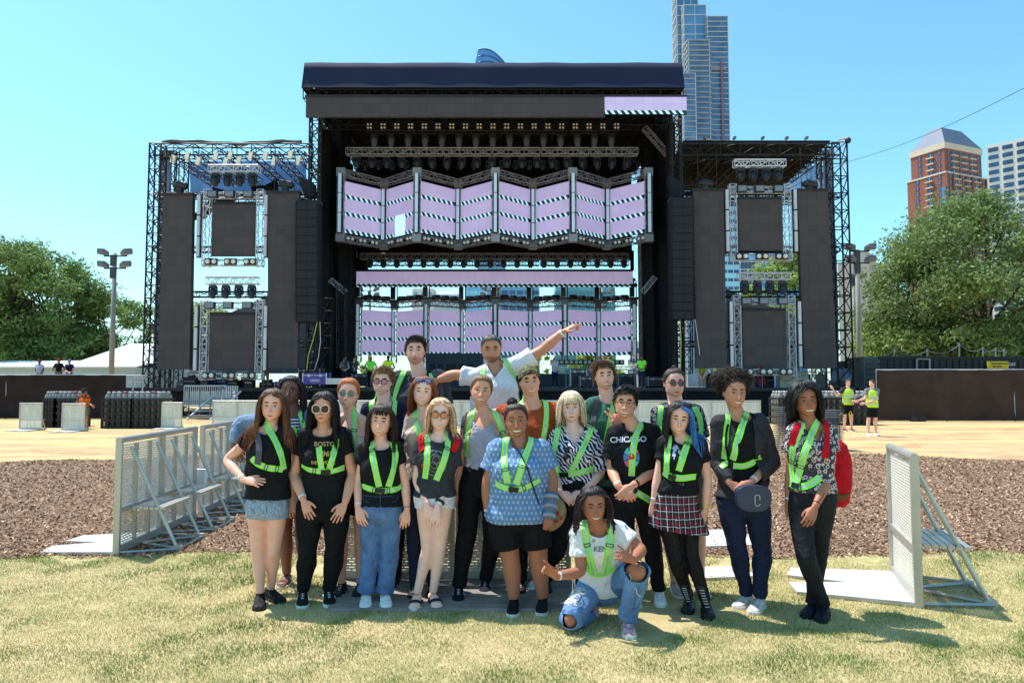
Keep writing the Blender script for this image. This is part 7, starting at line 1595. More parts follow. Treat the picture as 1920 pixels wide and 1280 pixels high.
I['R6'] = person('tall man in a white V-neck tee with both arms spread wide, back row', 6.55, dict(hd=(921, 655), sL=(890, 708), sR=(967, 686), eL=(852, 702), wL=(822, 712, .05), tL=(806, 718, .05), eR=(1016, 657), wR=(1057, 621), tR=(1072, 612), hL=(898, 850), hR=(948, 850), kL=(895, 945), kR=(950, 945), aL=(895, 1035), aR=(950, 1035)),
    'mid', 1., 1.2, dict(kind='short', c='grey', len=.007, vol=.004, front=.60, n=1200, comb=(0, -.2, .2), r=.0016), (10, 4, -2), 0, .42, top=dict(m=F_white, slv=.66, neck='v', off=.014, so=.02), bottom=dict(m=F_char), shoes=shb(), widths=dict(ch=.20, wa=.19, hi=.19), depth=1.2, zb=.45, auto=False, beard=.75, hsc=1.09, brow=1.5, hands=('relaxed', 'horns'), hn=(None, (-.2, -.3, 1)),
    harness=[([(908, 688), (905, 705), (902, 735)], .046, True), ([(942, 664), (955, 688), (968, 712), (985, 742), (998, 765)], .046, True, None, 'harness_strap', .006, (1, .34), .55)], wrist=[('R', 'white')])
I['R8'] = person('young man with swept brown hair in a green tee raising two fingers, back row', 6.1, dict(hd=(1133, 706), sL=(1112, 768), sR=(1168, 768), eL=(1104, 830), wL=(1112, 880), eR=(1182, 835), wR=(1162, 800, -.22), tR=(1148, 770, -.26), hL=(1120, 905), hR=(1160, 905), kL=(1118, 1000), kR=(1160, 1000), aL=(1118, 1080), aR=(1160, 1080)),
    'fair', 1., 1.0, dict(kind='short', c='brown', len=.042, vol=.022, front=.56, n=1400, comb=(-1.1, -.7, .25), r=.003, lift=.010), (-4, 2, -4), 2, .5, top=dict(m=F_green, slv=.55, neck='crew'), bottom=dict(m=F_blackp), shoes=shb(), auto=False, widths=dict(ch=.165, wa=.15, hi=.155), beard=.3, brow=1.3, hands=('relaxed', 'peace'), hn=(None, (.3, 1, .1)),
    harness=[([(1153, 742), (1148, 770), (1142, 800), (1134, 835)], .046, True)])
I['R9'] = person('man with a topknot and red framed sunglasses in a floral shirt, back row right', 6.0, dict(hd=(1264, 719), sL=(1238, 786), sR=(1302, 784), eL=(1230, 850), wL=(1236, 905), eR=(1322, 850), wR=(1318, 905), hL=(1250, 905), hR=(1298, 905), kL=(1256, 1000), kR=(1310, 1000), aL=(1266, 1082), aR=(1312, 1078)),
    'fair', 1., 1.0, dict(kind='pulled', c='dkbrown', vol=.007, n=600, bun=(.005, .012, .128), bunR=.022, r=.0026), (-2, 2, 0), 0, .5, top=dict(m=F_floral, slv=.6, neck='v', nw=1.1, off=.012, so=.02), bottom=dict(m=fb('grey_shorts', (110, 104, 104)), kind='shorts', len=.8), shoes=dict(kind='sneaker', m=fb('shoe_pinkgrey', (170, 150, 150))), auto=False, widths=dict(ch=.17, wa=.155, hi=.16), beard=.25,
    glasses=dict(kind='sun', frame=frame_r), harness=[([(1240, 762), (1236, 790), (1238, 820)], .046, True), ([(1300, 760), (1314, 785), (1312, 830), (1308, 870)], .046, True)])
I['R7'] = person('young man in a rust tee and a backwards olive cap, third row', 6.05, dict(hd=(993, 716), sL=(965, 774), sR=(1032, 770), eL=(925, 775, .25), wL=(895, 790, .35), eR=(1052, 835), wR=(1046, 890), hL=(975, 905), hR=(1022, 905), kL=(975, 1000), kR=(1024, 1000), aL=(975, 1080), aR=(1024, 1080)),
    'tan', 1., 1.12, dict(kind='short', c='black', len=.02, vol=.007, front=.42, n=700, comb=(0, -.6, .1), r=.0026), (0, 6, -6), 2, .4, top=dict(m=F_rust, slv=.55, neck='crew', off=.01), bottom=dict(m=F_blackp), shoes=shb(), auto=False, widths=dict(ch=.185, wa=.18, hi=.18), depth=1.1, brow=1.6, hsc=1.03,
    harness=[([(974, 742), (978, 762), (982, 800)], .046, True), ([(1020, 742), (1026, 765), (1022, 800), (1014, 850)], .046, True)])
I['R3'] = person('young man with mirrored sunglasses in a navy tee, third row left', 6.2, dict(hd=(717, 716), sL=(693, 771), sR=(748, 771), eL=(680, 830), wL=(684, 880), eR=(766, 830), wR=(762, 885), hL=(702, 900), hR=(742, 900), kL=(700, 995), kR=(742, 995), aL=(704, 1075), aR=(742, 1072)),
    'pale', 1., 1.0, dict(kind='short', c='dirty', len=.034, vol=.016, front=.56, n=1300, comb=(.9, -.5, .5), r=.003, lift=.01), (-2, 0, 2), 1, .5, top=dict(m=F_navy, slv=.6, neck='crew', off=.012), bottom=dict(m=F_blackp), shoes=shb(), auto=False, widths=dict(ch=.165, wa=.155, hi=.155),
    glasses=dict(kind='sun', lens=lens_p), harness=[([(702, 738), (696, 760), (700, 790)], .046, True), ([(740, 738), (742, 755), (736, 790), (732, 830)], .046, True)])
# --- second row
I['R1'] = person('woman with dark beaded braids and a striped tee leaning behind the leftmost woman', 5.95, dict(hd=(545, 734), sL=(528, 786), sR=(578, 786), eL=(452, 792, .05), wL=(438, 838, -.05), tL=(452, 866, -.05), eR=(596, 840), wR=(590, 890), hL=(530, 912), hR=(572, 912), kL=(535, 1005), kR=(566, 1005), aL=(538, 1075), aR=(574, 1078)),
    'deep', 0., 1.1, dict(kind='braids', c='black', len=.36, vol=.016, n=44, part=-.03, cols=[(1, 1, 1), (1, 1, 1.2), (1.2, 2.6, 4.5), (4, 2, 7)]), (-6, 6, 3), 0, .5, brow=.9, top=dict(m=F_stripe, slv=.4, neck='crew', over=dict(m=F_denimsh, slv=1.85, open=.085, name='denim_shirt')), bottom=dict(m=F_dshort, kind='shorts', len=.5), shoes=dict(kind='sandal', m=fb('sandal_brown', (120, 90, 80)), skin=SK['deep']), widths=dict(ch=.17, wa=.155, hi=.18), bust=.9,
    harness=[([(562, 775), (570, 800), (578, 825)], .046, True), ([(548, 800), (556, 822), (562, 840)], .046, False)])
I['R2'] = person('ginger haired woman with aviator sunglasses in a white tank top', 5.95, dict(hd=(653, 739), sL=(634, 792), sR=(680, 792), eL=(624, 850), wL=(630, 900), eR=(694, 848), wR=(688, 900), hL=(640, 912), hR=(676, 912), kL=(640, 1005), kR=(676, 1005), aL=(641, 1080), aR=(676, 1080)),
    'fair', 0., .95, dict(kind='pulled', c='ginger', vol=.012, n=700, bun=(0, .10, .03), bunR=.02, r=.003, front=.56, tail=(.03, .03, -.14)), (-3, 5, 4), 1, .5, top=dict(m=F_white, slv=0, neck='tank'), bottom=dict(m=F_blackp, kind='shorts', len=.55), shoes=shb(), auto=False, widths=dict(ch=.145, wa=.125, hi=.155), bust=.8,
    glasses=dict(kind='aviator', frame=frame_g, lens=lens_g), harness=[([(664, 765), (666, 790), (662, 820), (660, 860)], .046, True, None, 'harness_strap', .006, (1, .34), .5)])
I['R5'] = person('auburn haired woman in an off shoulder beige top with sunglasses on her head', 5.9, dict(hd=(793, 735), sL=(772, 788), sR=(816, 788), eL=(764, 845), wL=(770, 900), eR=(828, 845), wR=(822, 900), hL=(776, 905), hR=(812, 905), kL=(776, 1000), kR=(812, 1000), aL=(778, 1085), aR=(812, 1085)),
    'pale', 0., .9, dict(kind='long', c='auburn', len=.27, vol=.014, n=620, part=.01, r=.0028, wave=.008), (-3, 4, 4), 1, .55, top=dict(m=F_beige, slv=.6, neck='wide'), bottom=dict(m=F_jeand), shoes=shb(), auto=False, widths=dict(ch=.14, wa=.12, hi=.155), bust=.8,
    glasses=dict(kind='sun', up=.088, lens=M('lens_blueish', S(120, 140, 200), .1, .3)), harness=[([(781, 768), (780, 788), (786, 815)], .046, True), ([(806, 775), (812, 795), (812, 815)], .046, True)])
I['F5'] = person('woman with tied back fair hair in a grey tank top and black joggers', 5.6, dict(hd=(902, 733), sL=(879, 788), sR=(936, 788), eL=(862, 862), wL=(856, 918), tL=(856, 955), eR=(951, 850), wR=(950, 905), hL=(884, 905), hR=(924, 905), kL=(874, 1010), kR=(924, 1010), aL=(860, 1100), aR=(910, 1085, .2), fL=(858, 1150), fR=(906, 1135)),
    'tan', 0., 1.0, dict(kind='pulled', c='dirty', vol=.012, n=700, bun=(0, .10, .04), bunR=.0, r=.0028, front=.57, tail=(.05, .02, -.2)), (-2, 4, 8), 2, .5, top=dict(m=F_heather, slv=0, neck='scoop', bot=.24, hem=0), bottom=dict(m=F_blackp, hi=.3, off=.012, rad=[0, 0, .006, .008, .004, .004, .008], len=.93), shoes=dict(kind='sneaker', m=fb('shoe_navy', (28, 30, 48)), stripe=M('stripe_white', S(230, 230, 230), .6)), widths=dict(ch=.155, wa=.135, hi=.165), bust=1.,
    hands=('relaxed', 'relaxed'), harness=[([(888, 765), (882, 790), (876, 820), (873, 855)], .05, True, None, 'harness_strap', .006, (1, .34), .6), ([(922, 763), (934, 785), (942, 808), (944, 830)], .046, True, None, 'harness_strap', .006, (1, .34), .75)])
I['F7'] = person('blonde woman with a fringe in a zebra print blouse and black trousers', 5.5, dict(hd=(1071, 764), sL=(1046, 822), sR=(1106, 820), eL=(1036, 885), wL=(1050, 922, -.14), tL=(1066, 940, -.16), eR=(1128, 882), wR=(1094, 922, -.14), tR=(1072, 938, -.18), hL=(1056, 940), hR=(1104, 940), kL=(1045, 1030), kR=(1100, 1030), aL=(1004, 1082, .15), aR=(1090, 1098), fL=(990, 1115)),
    'pale', 0., 1.08, dict(kind='bob', c='platinum', len=.215, vol=.016, n=900, part=0, bangs=.055, r=.0028, wave=.002, spread=.93), (0, -4, -3), 0, .5, top=dict(m=F_zebra, slv=.95, neck='v', nw=1.1, off=.014, so=.04, bot=.3, hem=.0), bottom=dict(m=F_blackp, hi=.36, off=.01), shoes=dict(kind='sneaker', m=fb('shoe_white', (232, 232, 230), .5)), widths=dict(ch=.17, wa=.15, hi=.18), bust=1.1, eye='blue', depth=1.1, lips='pale',
    hands=('relaxed', 'relaxed'), hd=((.8, -.2, -.6), (-.85, -.2, -.5)), hn=((-.2, -1, .6), (.3, -1, .6)), harness=[([(1050, 790), (1043, 820), (1040, 855), (1046, 885)], .046, True), ([(1112, 796), (1102, 820), (1088, 850), (1070, 885)], .046, True), ([(1038, 884), (1055, 890), (1085, 886), (1112, 878)], .046, False)])
I['F8'] = person('man with glasses in a black tee with white lettering, hands clasped in front', 5.5, dict(hd=(1172, 757), sL=(1154, 814), sR=(1222, 812), eL=(1146, 878), wL=(1160, 912, -.2), tL=(1178, 930, -.24), eR=(1236, 876), wR=(1186, 910, -.2), tR=(1168, 932, -.24), hL=(1165, 940), hR=(1212, 940), kL=(1172, 1030), kR=(1224, 1030), aL=(1185, 1105, .1), aR=(1236, 1104), fR=(1240, 1145)),
    'tan', 1., 1.0, dict(kind='short', c='black', len=.036, vol=.016, front=.58, n=1400, comb=(.7, -.3, .6), r=.0028, side=.12, lift=.012), (-4, -8, 4), 2, .42, top=dict(m=F_black, slv=.72, neck='crew', off=.014, so=.022, bot=-.06, hem=.012), bottom=dict(m=F_blackp, off=.008), shoes=shw(), widths=dict(ch=.175, wa=.165, hi=.165), beard=.0, brow=1.2, hands=('clasp', 'clasp'), hd=((.7, -.35, -.6), (-.7, -.35, -.6)), hn=((-.3, -1, .5), (.4, -1, .4)), glasses=dict(kind='clear', frame=m_buckle), wrist=[('L', 'white'), ('R', 'watch')],
    harness=[([(1206, 788), (1192, 812), (1186, 850), (1184, 892)], .05, True), ([(1190, 920), (1205, 930), (1222, 940)], .05, False)])
# --- front row
I['F1'] = person('leftmost woman with long brown hair, black tee and denim shorts, hand on hip', 5.4, dict(hd=(511, 761), sL=(478, 822), sR=(532, 824), eL=(424, 862, .02), wL=(457, 899, -.15), tL=(486, 906, -.26), eR=(552, 880, .10), wR=(548, 935, .08), hL=(483, 945), hR=(520, 945), kL=(484, 1035), kR=(512, 1035), aL=(488, 1112), aR=(508, 1103, .06), fL=(484, 1150), fR=(540, 1136)),
    'fair', 0., .95, dict(kind='long', c='brown', len=.44, vol=.015, n=800, part=-.015, r=.0028, wave=.006, tip=(1.9, 1.5, 1.3), front=.62), (0, 8, 3), 0, .5, top=dict(m=F_black, slv=.42, neck='crew', off=.016, bot=.10), bottom=dict(m=F_dshort, kind='shorts', len=.26, hi=.04, off=.004, flare=.016), shoes=dict(kind='sneaker', m=fb('shoe_black', (26, 26, 30), .6), sole=m_soleb, lace=m_lb), widths=dict(ch=.15, wa=.13, hi=.165), bust=.9, brow=1.2, lips='fair',
    hands=('flat', 'relaxed'), hd=((.97, -.1, -.12), None), hn=((.1, -.75, .7), None), wrist=[('L', 'white')], harness=[([(497, 790), (505, 806), (518, 830), (528, 858), (532, 880)], .05, True, None, 'harness_strap', .006, (1, .34), .12), ([(472, 858), (482, 869), (505, 877), (530, 879)], .05, False, None, 'harness_strap', .006, (1, .34), (.5, .8))])
I['F2'] = person('woman with ivory framed sunglasses and long black hair, all in black', 5.42, dict(hd=(607, 766), sL=(574, 830), sR=(640, 830), eL=(551, 890), wL=(569, 937, -.16), tL=(583, 975, -.22), eR=(662, 888), wR=(647, 942, -.16), tR=(630, 975, -.22), hL=(582, 948), hR=(632, 948), kL=(576, 1040), kR=(627, 1040), aL=(568, 1108), aR=(616, 1106), fL=(566, 1150), fR=(622, 1150)),
    'olive', 0., 1.1, dict(kind='long', c='black', len=.42, vol=.018, n=850, part=.0, r=.0028, wave=.004, front=.60), (0, 0, 0), 0, .5, top=dict(m=F_black, slv=.45, neck='crew', bot=.12, off=.01), bottom=dict(m=F_blackp, hi=.3), shoes=dict(kind='sneaker', m=fb('shoe_black', (26, 26, 30), .6), stripe=M('stripe_white', S(230, 230, 230), .6)), widths=dict(ch=.175, wa=.155, hi=.20, leg=1.08), bust=1.15, depth=1.1, lips='red', hands=('flat', 'flat'), hn=((-.1, -1, .1), (.1, -1, .1)), wrist=[('L', 'white')],
    glasses=dict(kind='cat', frame=frame_w, lens=lens_b, size=1.2), harness=[([(598, 838), (600, 858), (604, 884)], .046, False), ([(632, 822), (626, 850), (616, 884)], .046, False), ([(566, 873), (585, 882), (615, 884), (645, 876)], .046, False, None, 'harness_strap', .006, (1, .34), (.3, .6))])
I['F3'] = person('woman with dark wavy hair and a fringe, black tee and blue jeans', 5.4, dict(hd=(714, 790), sL=(686, 848), sR=(742, 848), eL=(672, 903), wL=(671, 950, -.10), tL=(681, 990, -.16), eR=(760, 903), wR=(763, 955, -.05), tR=(758, 990, -.06), hL=(693, 955), hR=(732, 955), kL=(694, 1040), kR=(730, 1040), aL=(687, 1110), aR=(722, 1110), fL=(684, 1150), fR=(726, 1148)),
    'fair', 0., .95, dict(kind='long', c='dkbrown', len=.33, vol=.015, n=800, part=.0, r=.0028, wave=.010, bangs=.05), (-2, 3, 6), 2, .55, top=dict(m=F_black, slv=.42, neck='crew', bot=.08), bottom=dict(m=F_jean, hi=.16, off=.008, rad=[0, 0, .002, .010, .006, .014, .024], len=.97, amp=.0022), shoes=shw(), widths=dict(ch=.15, wa=.135, hi=.175, leg=1.05), bust=1., brow=1.2, hands=('relaxed', 'relaxed'), hn=((-.1, -1, .1), (.15, -1, .1)), wrist=[('L', 'white'), ('R', 'thin')],
    harness=[([(698, 826), (698, 850), (704, 880), (711, 912)], .05, True, None, 'harness_strap', .006, (1, .34), .3), ([(736, 826), (742, 850), (738, 880), (728, 912)], .05, True, None, 'harness_strap', .006, (1, .34), .3), ([(676, 906), (690, 915), (715, 920), (740, 918), (754, 910)], .045, False, None, 'harness_strap', .006, (1, .34), (.35, .65))])
I['F4'] = person('blonde woman with orange sunglasses, dark grey band tee and white shorts', 5.38, dict(hd=(825, 778), sL=(793, 832), sR=(852, 832), eL=(780, 898), wL=(800, 945, -.14), tL=(808, 995, -.18), eR=(846, 898), wR=(820, 950, -.14), tR=(814, 995, -.19), hL=(798, 930), hR=(832, 930), kL=(802, 1030), kR=(824, 1030), aL=(782, 1112), aR=(812, 1110), fL=(776, 1148), fR=(822, 1146)),
    'pale', 0., .92, dict(kind='bob', c='blonde', len=.25, vol=.014, n=800, part=.0, r=.0028, wave=.004, front=.62), (-2, 4, 4), 2, .5, top=dict(m=F_char, slv=.6, neck='crew', off=.012, so=.022, bot=.02), bottom=dict(m=F_white2, kind='shorts', len=.20, hi=.12), shoes=dict(kind='sandal', m=fb('sandal_blue', (40, 44, 60)), skin=SK['pale']), widths=dict(ch=.145, wa=.13, hi=.155), bust=.85, hands=('flat', 'flat'), hn=((.1, -1, .1), (.0, -1, .2)), wrist=[('R', 'white')],
    glasses=dict(kind='sun', lens=lens_o), harness=[([(802, 803), (802, 830), (801, 865), (797, 897)], .05, True, None, 'harness_strap', .006, (1, .34), .4), ([(840, 803), (840, 835), (832, 865), (818, 900)], .05, True, None, 'harness_strap', .006, (1, .34), .45)])
I['F6'] = person('smiling woman with a hair bun and a blue dotted shirt wearing a grey wrist brace', 5.32, dict(hd=(968, 789), sL=(935, 845), sR=(1012, 845), eL=(914, 905), wL=(916, 962), tL=(926, 990), eR=(1036, 900), wR=(1030, 962, -.12), tR=(1028, 990, -.14), hL=(942, 965), hR=(1000, 965), kL=(958, 1050), kR=(1010, 1050), aL=(964, 1122), aR=(1018, 1120), fL=(960, 1160), fR=(1014, 1158)),
    'brown', 0., 1.3, dict(kind='pulled', c='curly', vol=.008, n=800, bun=(-.02, .015, .135), bunR=.036, r=.0026, front=.57), (-2, 0, -4), 2, .5, top=dict(m=F_dots, slv=.62, neck='crew', nw=.9, off=.020, so=.022, bot=-.08, hem=.010), bottom=dict(m=F_blackp, kind='shorts', len=.72, off=.006, flare=.026), shoes=dict(kind='sneaker', m=fb('shoe_black', (26, 26, 30), .6), lace=m_lb), widths=dict(ch=.205, wa=.20, hi=.225, leg=1.0), bust=1.35, depth=1.35, hsc=1.04, hands=('fist', 'fist'), hn=((-.6, -1, 0), (.2, -1, 0)), wrist=[('L', 'white')],
    harness=[([(950, 815), (946, 835), (945, 870), (952, 905)], .05, True, None, 'harness_strap', .006, (1, .34), .75), ([(996, 812), (990, 840), (980, 870), (968, 908)], .05, True, None, 'harness_strap', .006, (1, .34), .7), ([(930, 905), (945, 914), (968, 917), (990, 912), (1012, 898)], .045, False, None, 'harness_strap', .006, (1, .34), (.35, .6))])
I['F9'] = person('young woman with blue and black hair, plaid skirt, tights and lace up boots', 5.22, dict(hd=(1272, 785), sL=(1247, 838), sR=(1312, 836), eL=(1234, 892), wL=(1226, 940), tL=(1224, 972), eR=(1327, 898), wR=(1322, 955), tR=(1312, 990), hL=(1246, 942), hR=(1288, 942), kL=(1266, 1045), kR=(1296, 1040), aL=(1292, 1118, .12), aR=(1324, 1128), fL=(1286, 1160), fR=(1332, 1170)),
    'fair', 0., .95, dict(kind='long', c='black', len=.34, vol=.016, n=800, part=-.01, r=.0028, wave=.003, split=((1, 1, 1), (6, 30, 70)), front=.62), (4, -6, 8), 2, .42, top=dict(m=F_black, slv=.45, neck='crew', bot=.18), bottom=dict(m=F_plaid, kind='skirt', len=.50, hi=.38, tights=F_tight), shoes=dict(kind='boot', m=fb('boot_black', (22, 22, 24), .35, bump=.2, spec=.5), sole=m_soleb), widths=dict(ch=.15, wa=.13, hi=.16), bust=.9, hands=('relaxed', 'relaxed'), hn=((-.5, -1, .1), (.4, -1, .0)), wrist=[('L', 'white'), ('R', 'yellow')],
    harness=[([(1254, 812), (1252, 840), (1250, 882)], .05, True), ([(1292, 820), (1284, 845), (1272, 882)], .05, True, None, 'harness_strap', .006, (1, .34), .3), ([(1244, 884), (1258, 894), (1280, 896), (1304, 892)], .05, False, None, 'harness_strap', .006, (1, .34), .35)])
I['F10'] = person('woman with a curly dark puff of hair in a charcoal cardigan and dark jeans', 5.3, dict(hd=(1377, 737), sL=(1352, 800), sR=(1422, 798), eL=(1346, 868), wL=(1368, 905, -.18), tL=(1384, 922, -.22), eR=(1449, 868), wR=(1408, 903, -.2), tR=(1388, 918, -.24), hL=(1368, 938), hR=(1418, 938), kL=(1384, 1035), kR=(1430, 1040), aL=(1400, 1112, .1), aR=(1424, 1120), fL=(1376, 1145), fR=(1404, 1158)),
    'mid', 0., 1.05, dict(kind='curly', c='curly', puff=1, cen=(.0, .05, .10), R=.16, rad=(1.15, .8, .68), len=.05, n=2600, r=.0017, vol=.006, front=.58), (0, 3, 2), 2, .5, top=dict(m=F_black, slv=.5, neck='crew', bot=.1, over=dict(m=F_cardi, slv=1.88, open=.085, name='cardigan', bot=.06)), bottom=dict(m=F_jeand, hi=.2), shoes=dict(kind='sneaker', m=fb('shoe_offwhite', (206, 204, 200), var=.2)), widths=dict(ch=.165, wa=.145, hi=.175, leg=1.05), bust=1.05, hands=('clasp', 'clasp'), hd=((.75, -.3, -.55), (-.8, -.3, -.5)), hn=((-.3, -1, .5), (.3, -1, .5)), wrist=[('R', 'white')],
    harness=[([(1366, 775), (1362, 800), (1361, 830), (1358, 860)], .046, True), ([(1400, 772), (1392, 795), (1382, 830), (1374, 862)], .052, True, None, 'harness_strap', .006, (1, .34), .25), ([(1352, 876), (1362, 868), (1366, 868)], .046, False), ([(1374, 872), (1392, 874), (1410, 868), (1425, 855)], .046, False)])
I['F11'] = person('rightmost woman with black wavy hair, patterned blouse and red backpack', 5.06, dict(hd=(1510, 751), sL=(1492, 816), sR=(1552, 816), eL=(1482, 886, .06), wL=(1478, 940, .05), tL=(1484, 978, .04), eR=(1556, 892, -.05), wR=(1528, 950, -.20), tR=(1513, 986, -.26), hL=(1500, 932, .05), hR=(1542, 936, -.03), kL=(1510, 1045, -.06), kR=(1534, 1040, .12), aL=(1545, 1134, .05), aR=(1524, 1128, .2), fL=(1530, 1180), fR=(1510, 1160)),
    'brown', 0., .98, dict(kind='bob', c='black', len=.19, vol=.034, n=950, part=.01, r=.003, wave=.014, front=.60, rug=.003), (0, -6, -5), 2, .5, top=dict(m=F_paisley, slv=.42, neck='v', off=.013, so=.03, bot=.12, hem=.006), bottom=dict(m=fb('black_denim', (36, 38, 44), var=.15), hi=.16, off=.008), shoes=dict(kind='sneaker', m=fb('shoe_navyblack', (28, 28, 40), .6), sole=m_soleb, lace=m_lb), widths=dict(ch=.155, wa=.14, hi=.165, leg=1.02), bust=1., hands=('relaxed', 'relaxed'), hn=((-.7, -1, 0), (-.1, -1, .2)), wrist=[('L', 'white'), ('R', 'thin')],
    harness=[([(1506, 790), (1496, 815), (1486, 845), (1483, 880), (1490, 905)], .05, True, None, 'harness_strap', .006, (1, .34), .7), ([(1532, 788), (1522, 815), (1508, 850), (1500, 882), (1492, 908)], .05, True, None, 'harness_strap', .006, (1, .34), .75), ([(1482, 905), (1498, 914), (1520, 908), (1538, 894)], .05, False, None, 'harness_strap', .006, (1, .34), .3)])
# --- kneeling person in front
I['F12'] = person('person with dark red tipped braids squatting in front, white tee and ripped jeans', 4.80, dict(hd=(1113, 946, .0), sL=(1086, 1000, .08), sR=(1160, 996, .08), eL=(1090, 1072, .02), wL=(1042, 1080, -.12), tL=(1016, 1056, -.16), eR=(1204, 1030, -.02), wR=(1186, 1050, -.22), tR=(1168, 1040, -.26), hL=(1108, 1100, .26), hR=(1152, 1096, .26), kL=(1070, 1158, -.06), kR=(1198, 1068, -.10), aL=(1112, 1158, .42), aR=(1176, 1158, .0), fR=(1182, 1200), fL=(1108, 1178)),
    'brown', 0., 1.05, dict(kind='braids', c='black', len=.27, vol=.010, n=60, part=.0, cols=[(1, 1, 1), (1, 1, 1), (2.6, .9, 1.1), (4.5, .8, 1.2)], tip=(3.5, .7, 1.)), (6, 4, -3), 2, .35, top=dict(m=F_white, slv=.6, neck='crew', off=.014, so=.016, bot=-.02), bottom=dict(m=F_ripped, hi=.06, off=.010, rad=[0, 0, .008, .012, .012, .016, .018], amp=.004, len=.93, holes=[(1196, 1072, -.2, .085), (1068, 1165, -.12, .05)]), shoes=[dict(kind='sneaker', m=fb('shoe_check', (190, 150, 160), var=.5, vs=30), tilt=50), dict(kind='sneaker', m=fb('shoe_check', (190, 150, 160), var=.5, vs=30))], widths=dict(ch=.155, wa=.14, hi=.165), bust=.7, brow=1.1, fixank='R',
    hands=('point', 'horns'), hn=((.2, .6, -1.) if False else (.3, 1, .3), (.2, -1, .3)), wrist=[('L', 'white')], hsc=1.02,
    harness=[([(1098, 975), (1098, 1010), (1105, 1045), (1114, 1078)], .052, True, None, 'harness_strap', .006, (1, .34), .5), ([(1146, 978), (1144, 1010), (1140, 1045), (1134, 1075)], .052, True, None, 'harness_strap', .006, (1, .34), .5), ([(1098, 1064), (1114, 1078), (1134, 1076), (1156, 1060)], .04, False)])
# ================================================================ prints, bags and things people carry
i_ = I['F2']; m_gold = M('print_gold', S(196, 160, 90), .6, var=0)
decal_text(i_, 'BOSTON', 613, 833, .050, m_gold, 'print'); decal_text(i_, '1969', 611, 851, .056, m_gold, 'print', sx=1.1); decal_text(i_, 'NEW YORK', 606, 867, .036, m_gold, 'print', bold=.03)
i_ = I['F8']; m_pw = M('print_white', S(206, 206, 222), .6, var=0); decal_text(i_, 'CHICAGO', 1178, 824, .062, m_pw, 'print', bold=.03, slope=-.02)
mb = MB(); cx, cy = 1184, 857
for k in range(8):
    a0 = k*math.pi/4; pts = []
    for t in np.linspace(-.36, .36, 5): pts.append((cx+15*math.cos(a0+t)*1.0, cy+20*math.sin(a0+t)))
    pts += [(cx+5*math.cos(a0+.3), cy+6.5*math.sin(a0+.3)), (cx+5*math.cos(a0-.3), cy+6.5*math.sin(a0-.3))]
    decal_poly(mb, i_, pts, .005, k % 4)
decal_poly(mb, i_, [(cx+6*math.cos(a), cy+8*math.sin(a)) for a in np.linspace(0, 6.28, 12)[:-1]], .0065, 4)
mb.build('flower_print', [M('petal_'+n, S(*c), .6, var=0) for n, c in (('blue', (70, 130, 200)), ('cyan', (90, 190, 200)), ('purple', (160, 80, 180)), ('pink', (214, 90, 130)), ('heart_red', (200, 60, 50)))], i_['root'])
i_ = I['F4']; mb = MB()
for r0, r1 in ((22, 20.5), (15, 14)):
    n = 26; a = np.arange(n)/n*6.283; W = [proj(i_, 816+r*math.cos(x)*.95, 868+r*math.sin(x)*1.1, .004)[0] for r in (r0, r1) for x in a]; mb.grid(np.array(W), 2, n)
for (cx_, cy_, r_, a0, a1) in ((818, 862, 7, 0, 6.3), (816, 866, 11, .3, 3), (812, 852, 8, 3.4, 6.2), (822, 855, 9, 3.2, 5.9), (824, 872, 6, 0, 4.5), (812, 876, 9, 3.5, 6), (805, 866, 6, 1, 5)):
    a = np.linspace(a0, a1, 14); W = [proj(i_, cx_+r*math.cos(x), cy_+r*math.sin(x)*1.15, .004)[0] for r in (r_, r_-1.1) for x in a]; mb.grid(np.array(W), 2, 14, wrap=False)
o = mb.build('round_print', M('print_grey', S(130, 132, 136), .7, var=0), i_['root'])

mb = MB(); decal_poly(mb, i_, [(793+3*math.cos(a), 872+4*math.sin(a)) for a in np.linspace(0, 6.28, 9)[:-1]], .005); mb.build('red_print', M('print_red', S(170, 50, 60), .7), i_['root'])
i_ = I['F12']; m_pg = M('print_greygreen', S(110, 120, 110), .7, var=0); decal_text(i_, 'KEN', 1126, 1029, .052, m_pg, 'print', bold=.02); mb = MB()
for k in range(5): a = k*.7; decal_poly(mb, i_, [(1111+(5-k*.5)*math.cos(a+t)+k, 1016-(7-k*.6)*math.sin(a+t)) for t in (0, .25, .5)]+[(1111+2*math.cos(a+.2), 1016-2*math.sin(a+.2))], .005)
mb.build('lion_print', m_pg, i_['root'])
mb = MB(); decal_poly(mb, i_, [(1177+4*math.cos(a), 984+6*math.sin(a)) for a in np.linspace(0, 6.28, 9)[:-1]], .006); mb.build('sleeve_patch', M('patch_blue', S(50, 130, 190), .6, var=.4, vs=60), i_['root'])
i_ = I['F9']; m_pb = M('print_pale', S(170, 180, 210), .7, var=.3, vs=60); mb = MB()
for (a, b, w_, h_) in ((1267, 840, 6, 5), (1264, 852, 3, 8), (1274, 848, 3, 4)): decal_poly(mb, i_, [(a+w_*math.cos(t)*(1+.3*math.sin(5*t)), b+h_*math.sin(t)*(1+.3*math.cos(4*t))) for t in np.linspace(0, 6.28, 15)[:-1]], .005)
mb.build('print', m_pb, i_['root'])
# necklaces
for k, pts in (('F3', [(703, 832), (716, 843), (721, 846), (728, 840), (733, 832)]), ('F7', [(1056, 797), (1064, 812), (1072, 816), (1082, 806), (1090, 796)])): strap(I[k], pts, .003, False, [m_silver], 'necklace', .003, strips=(1,), n=14)
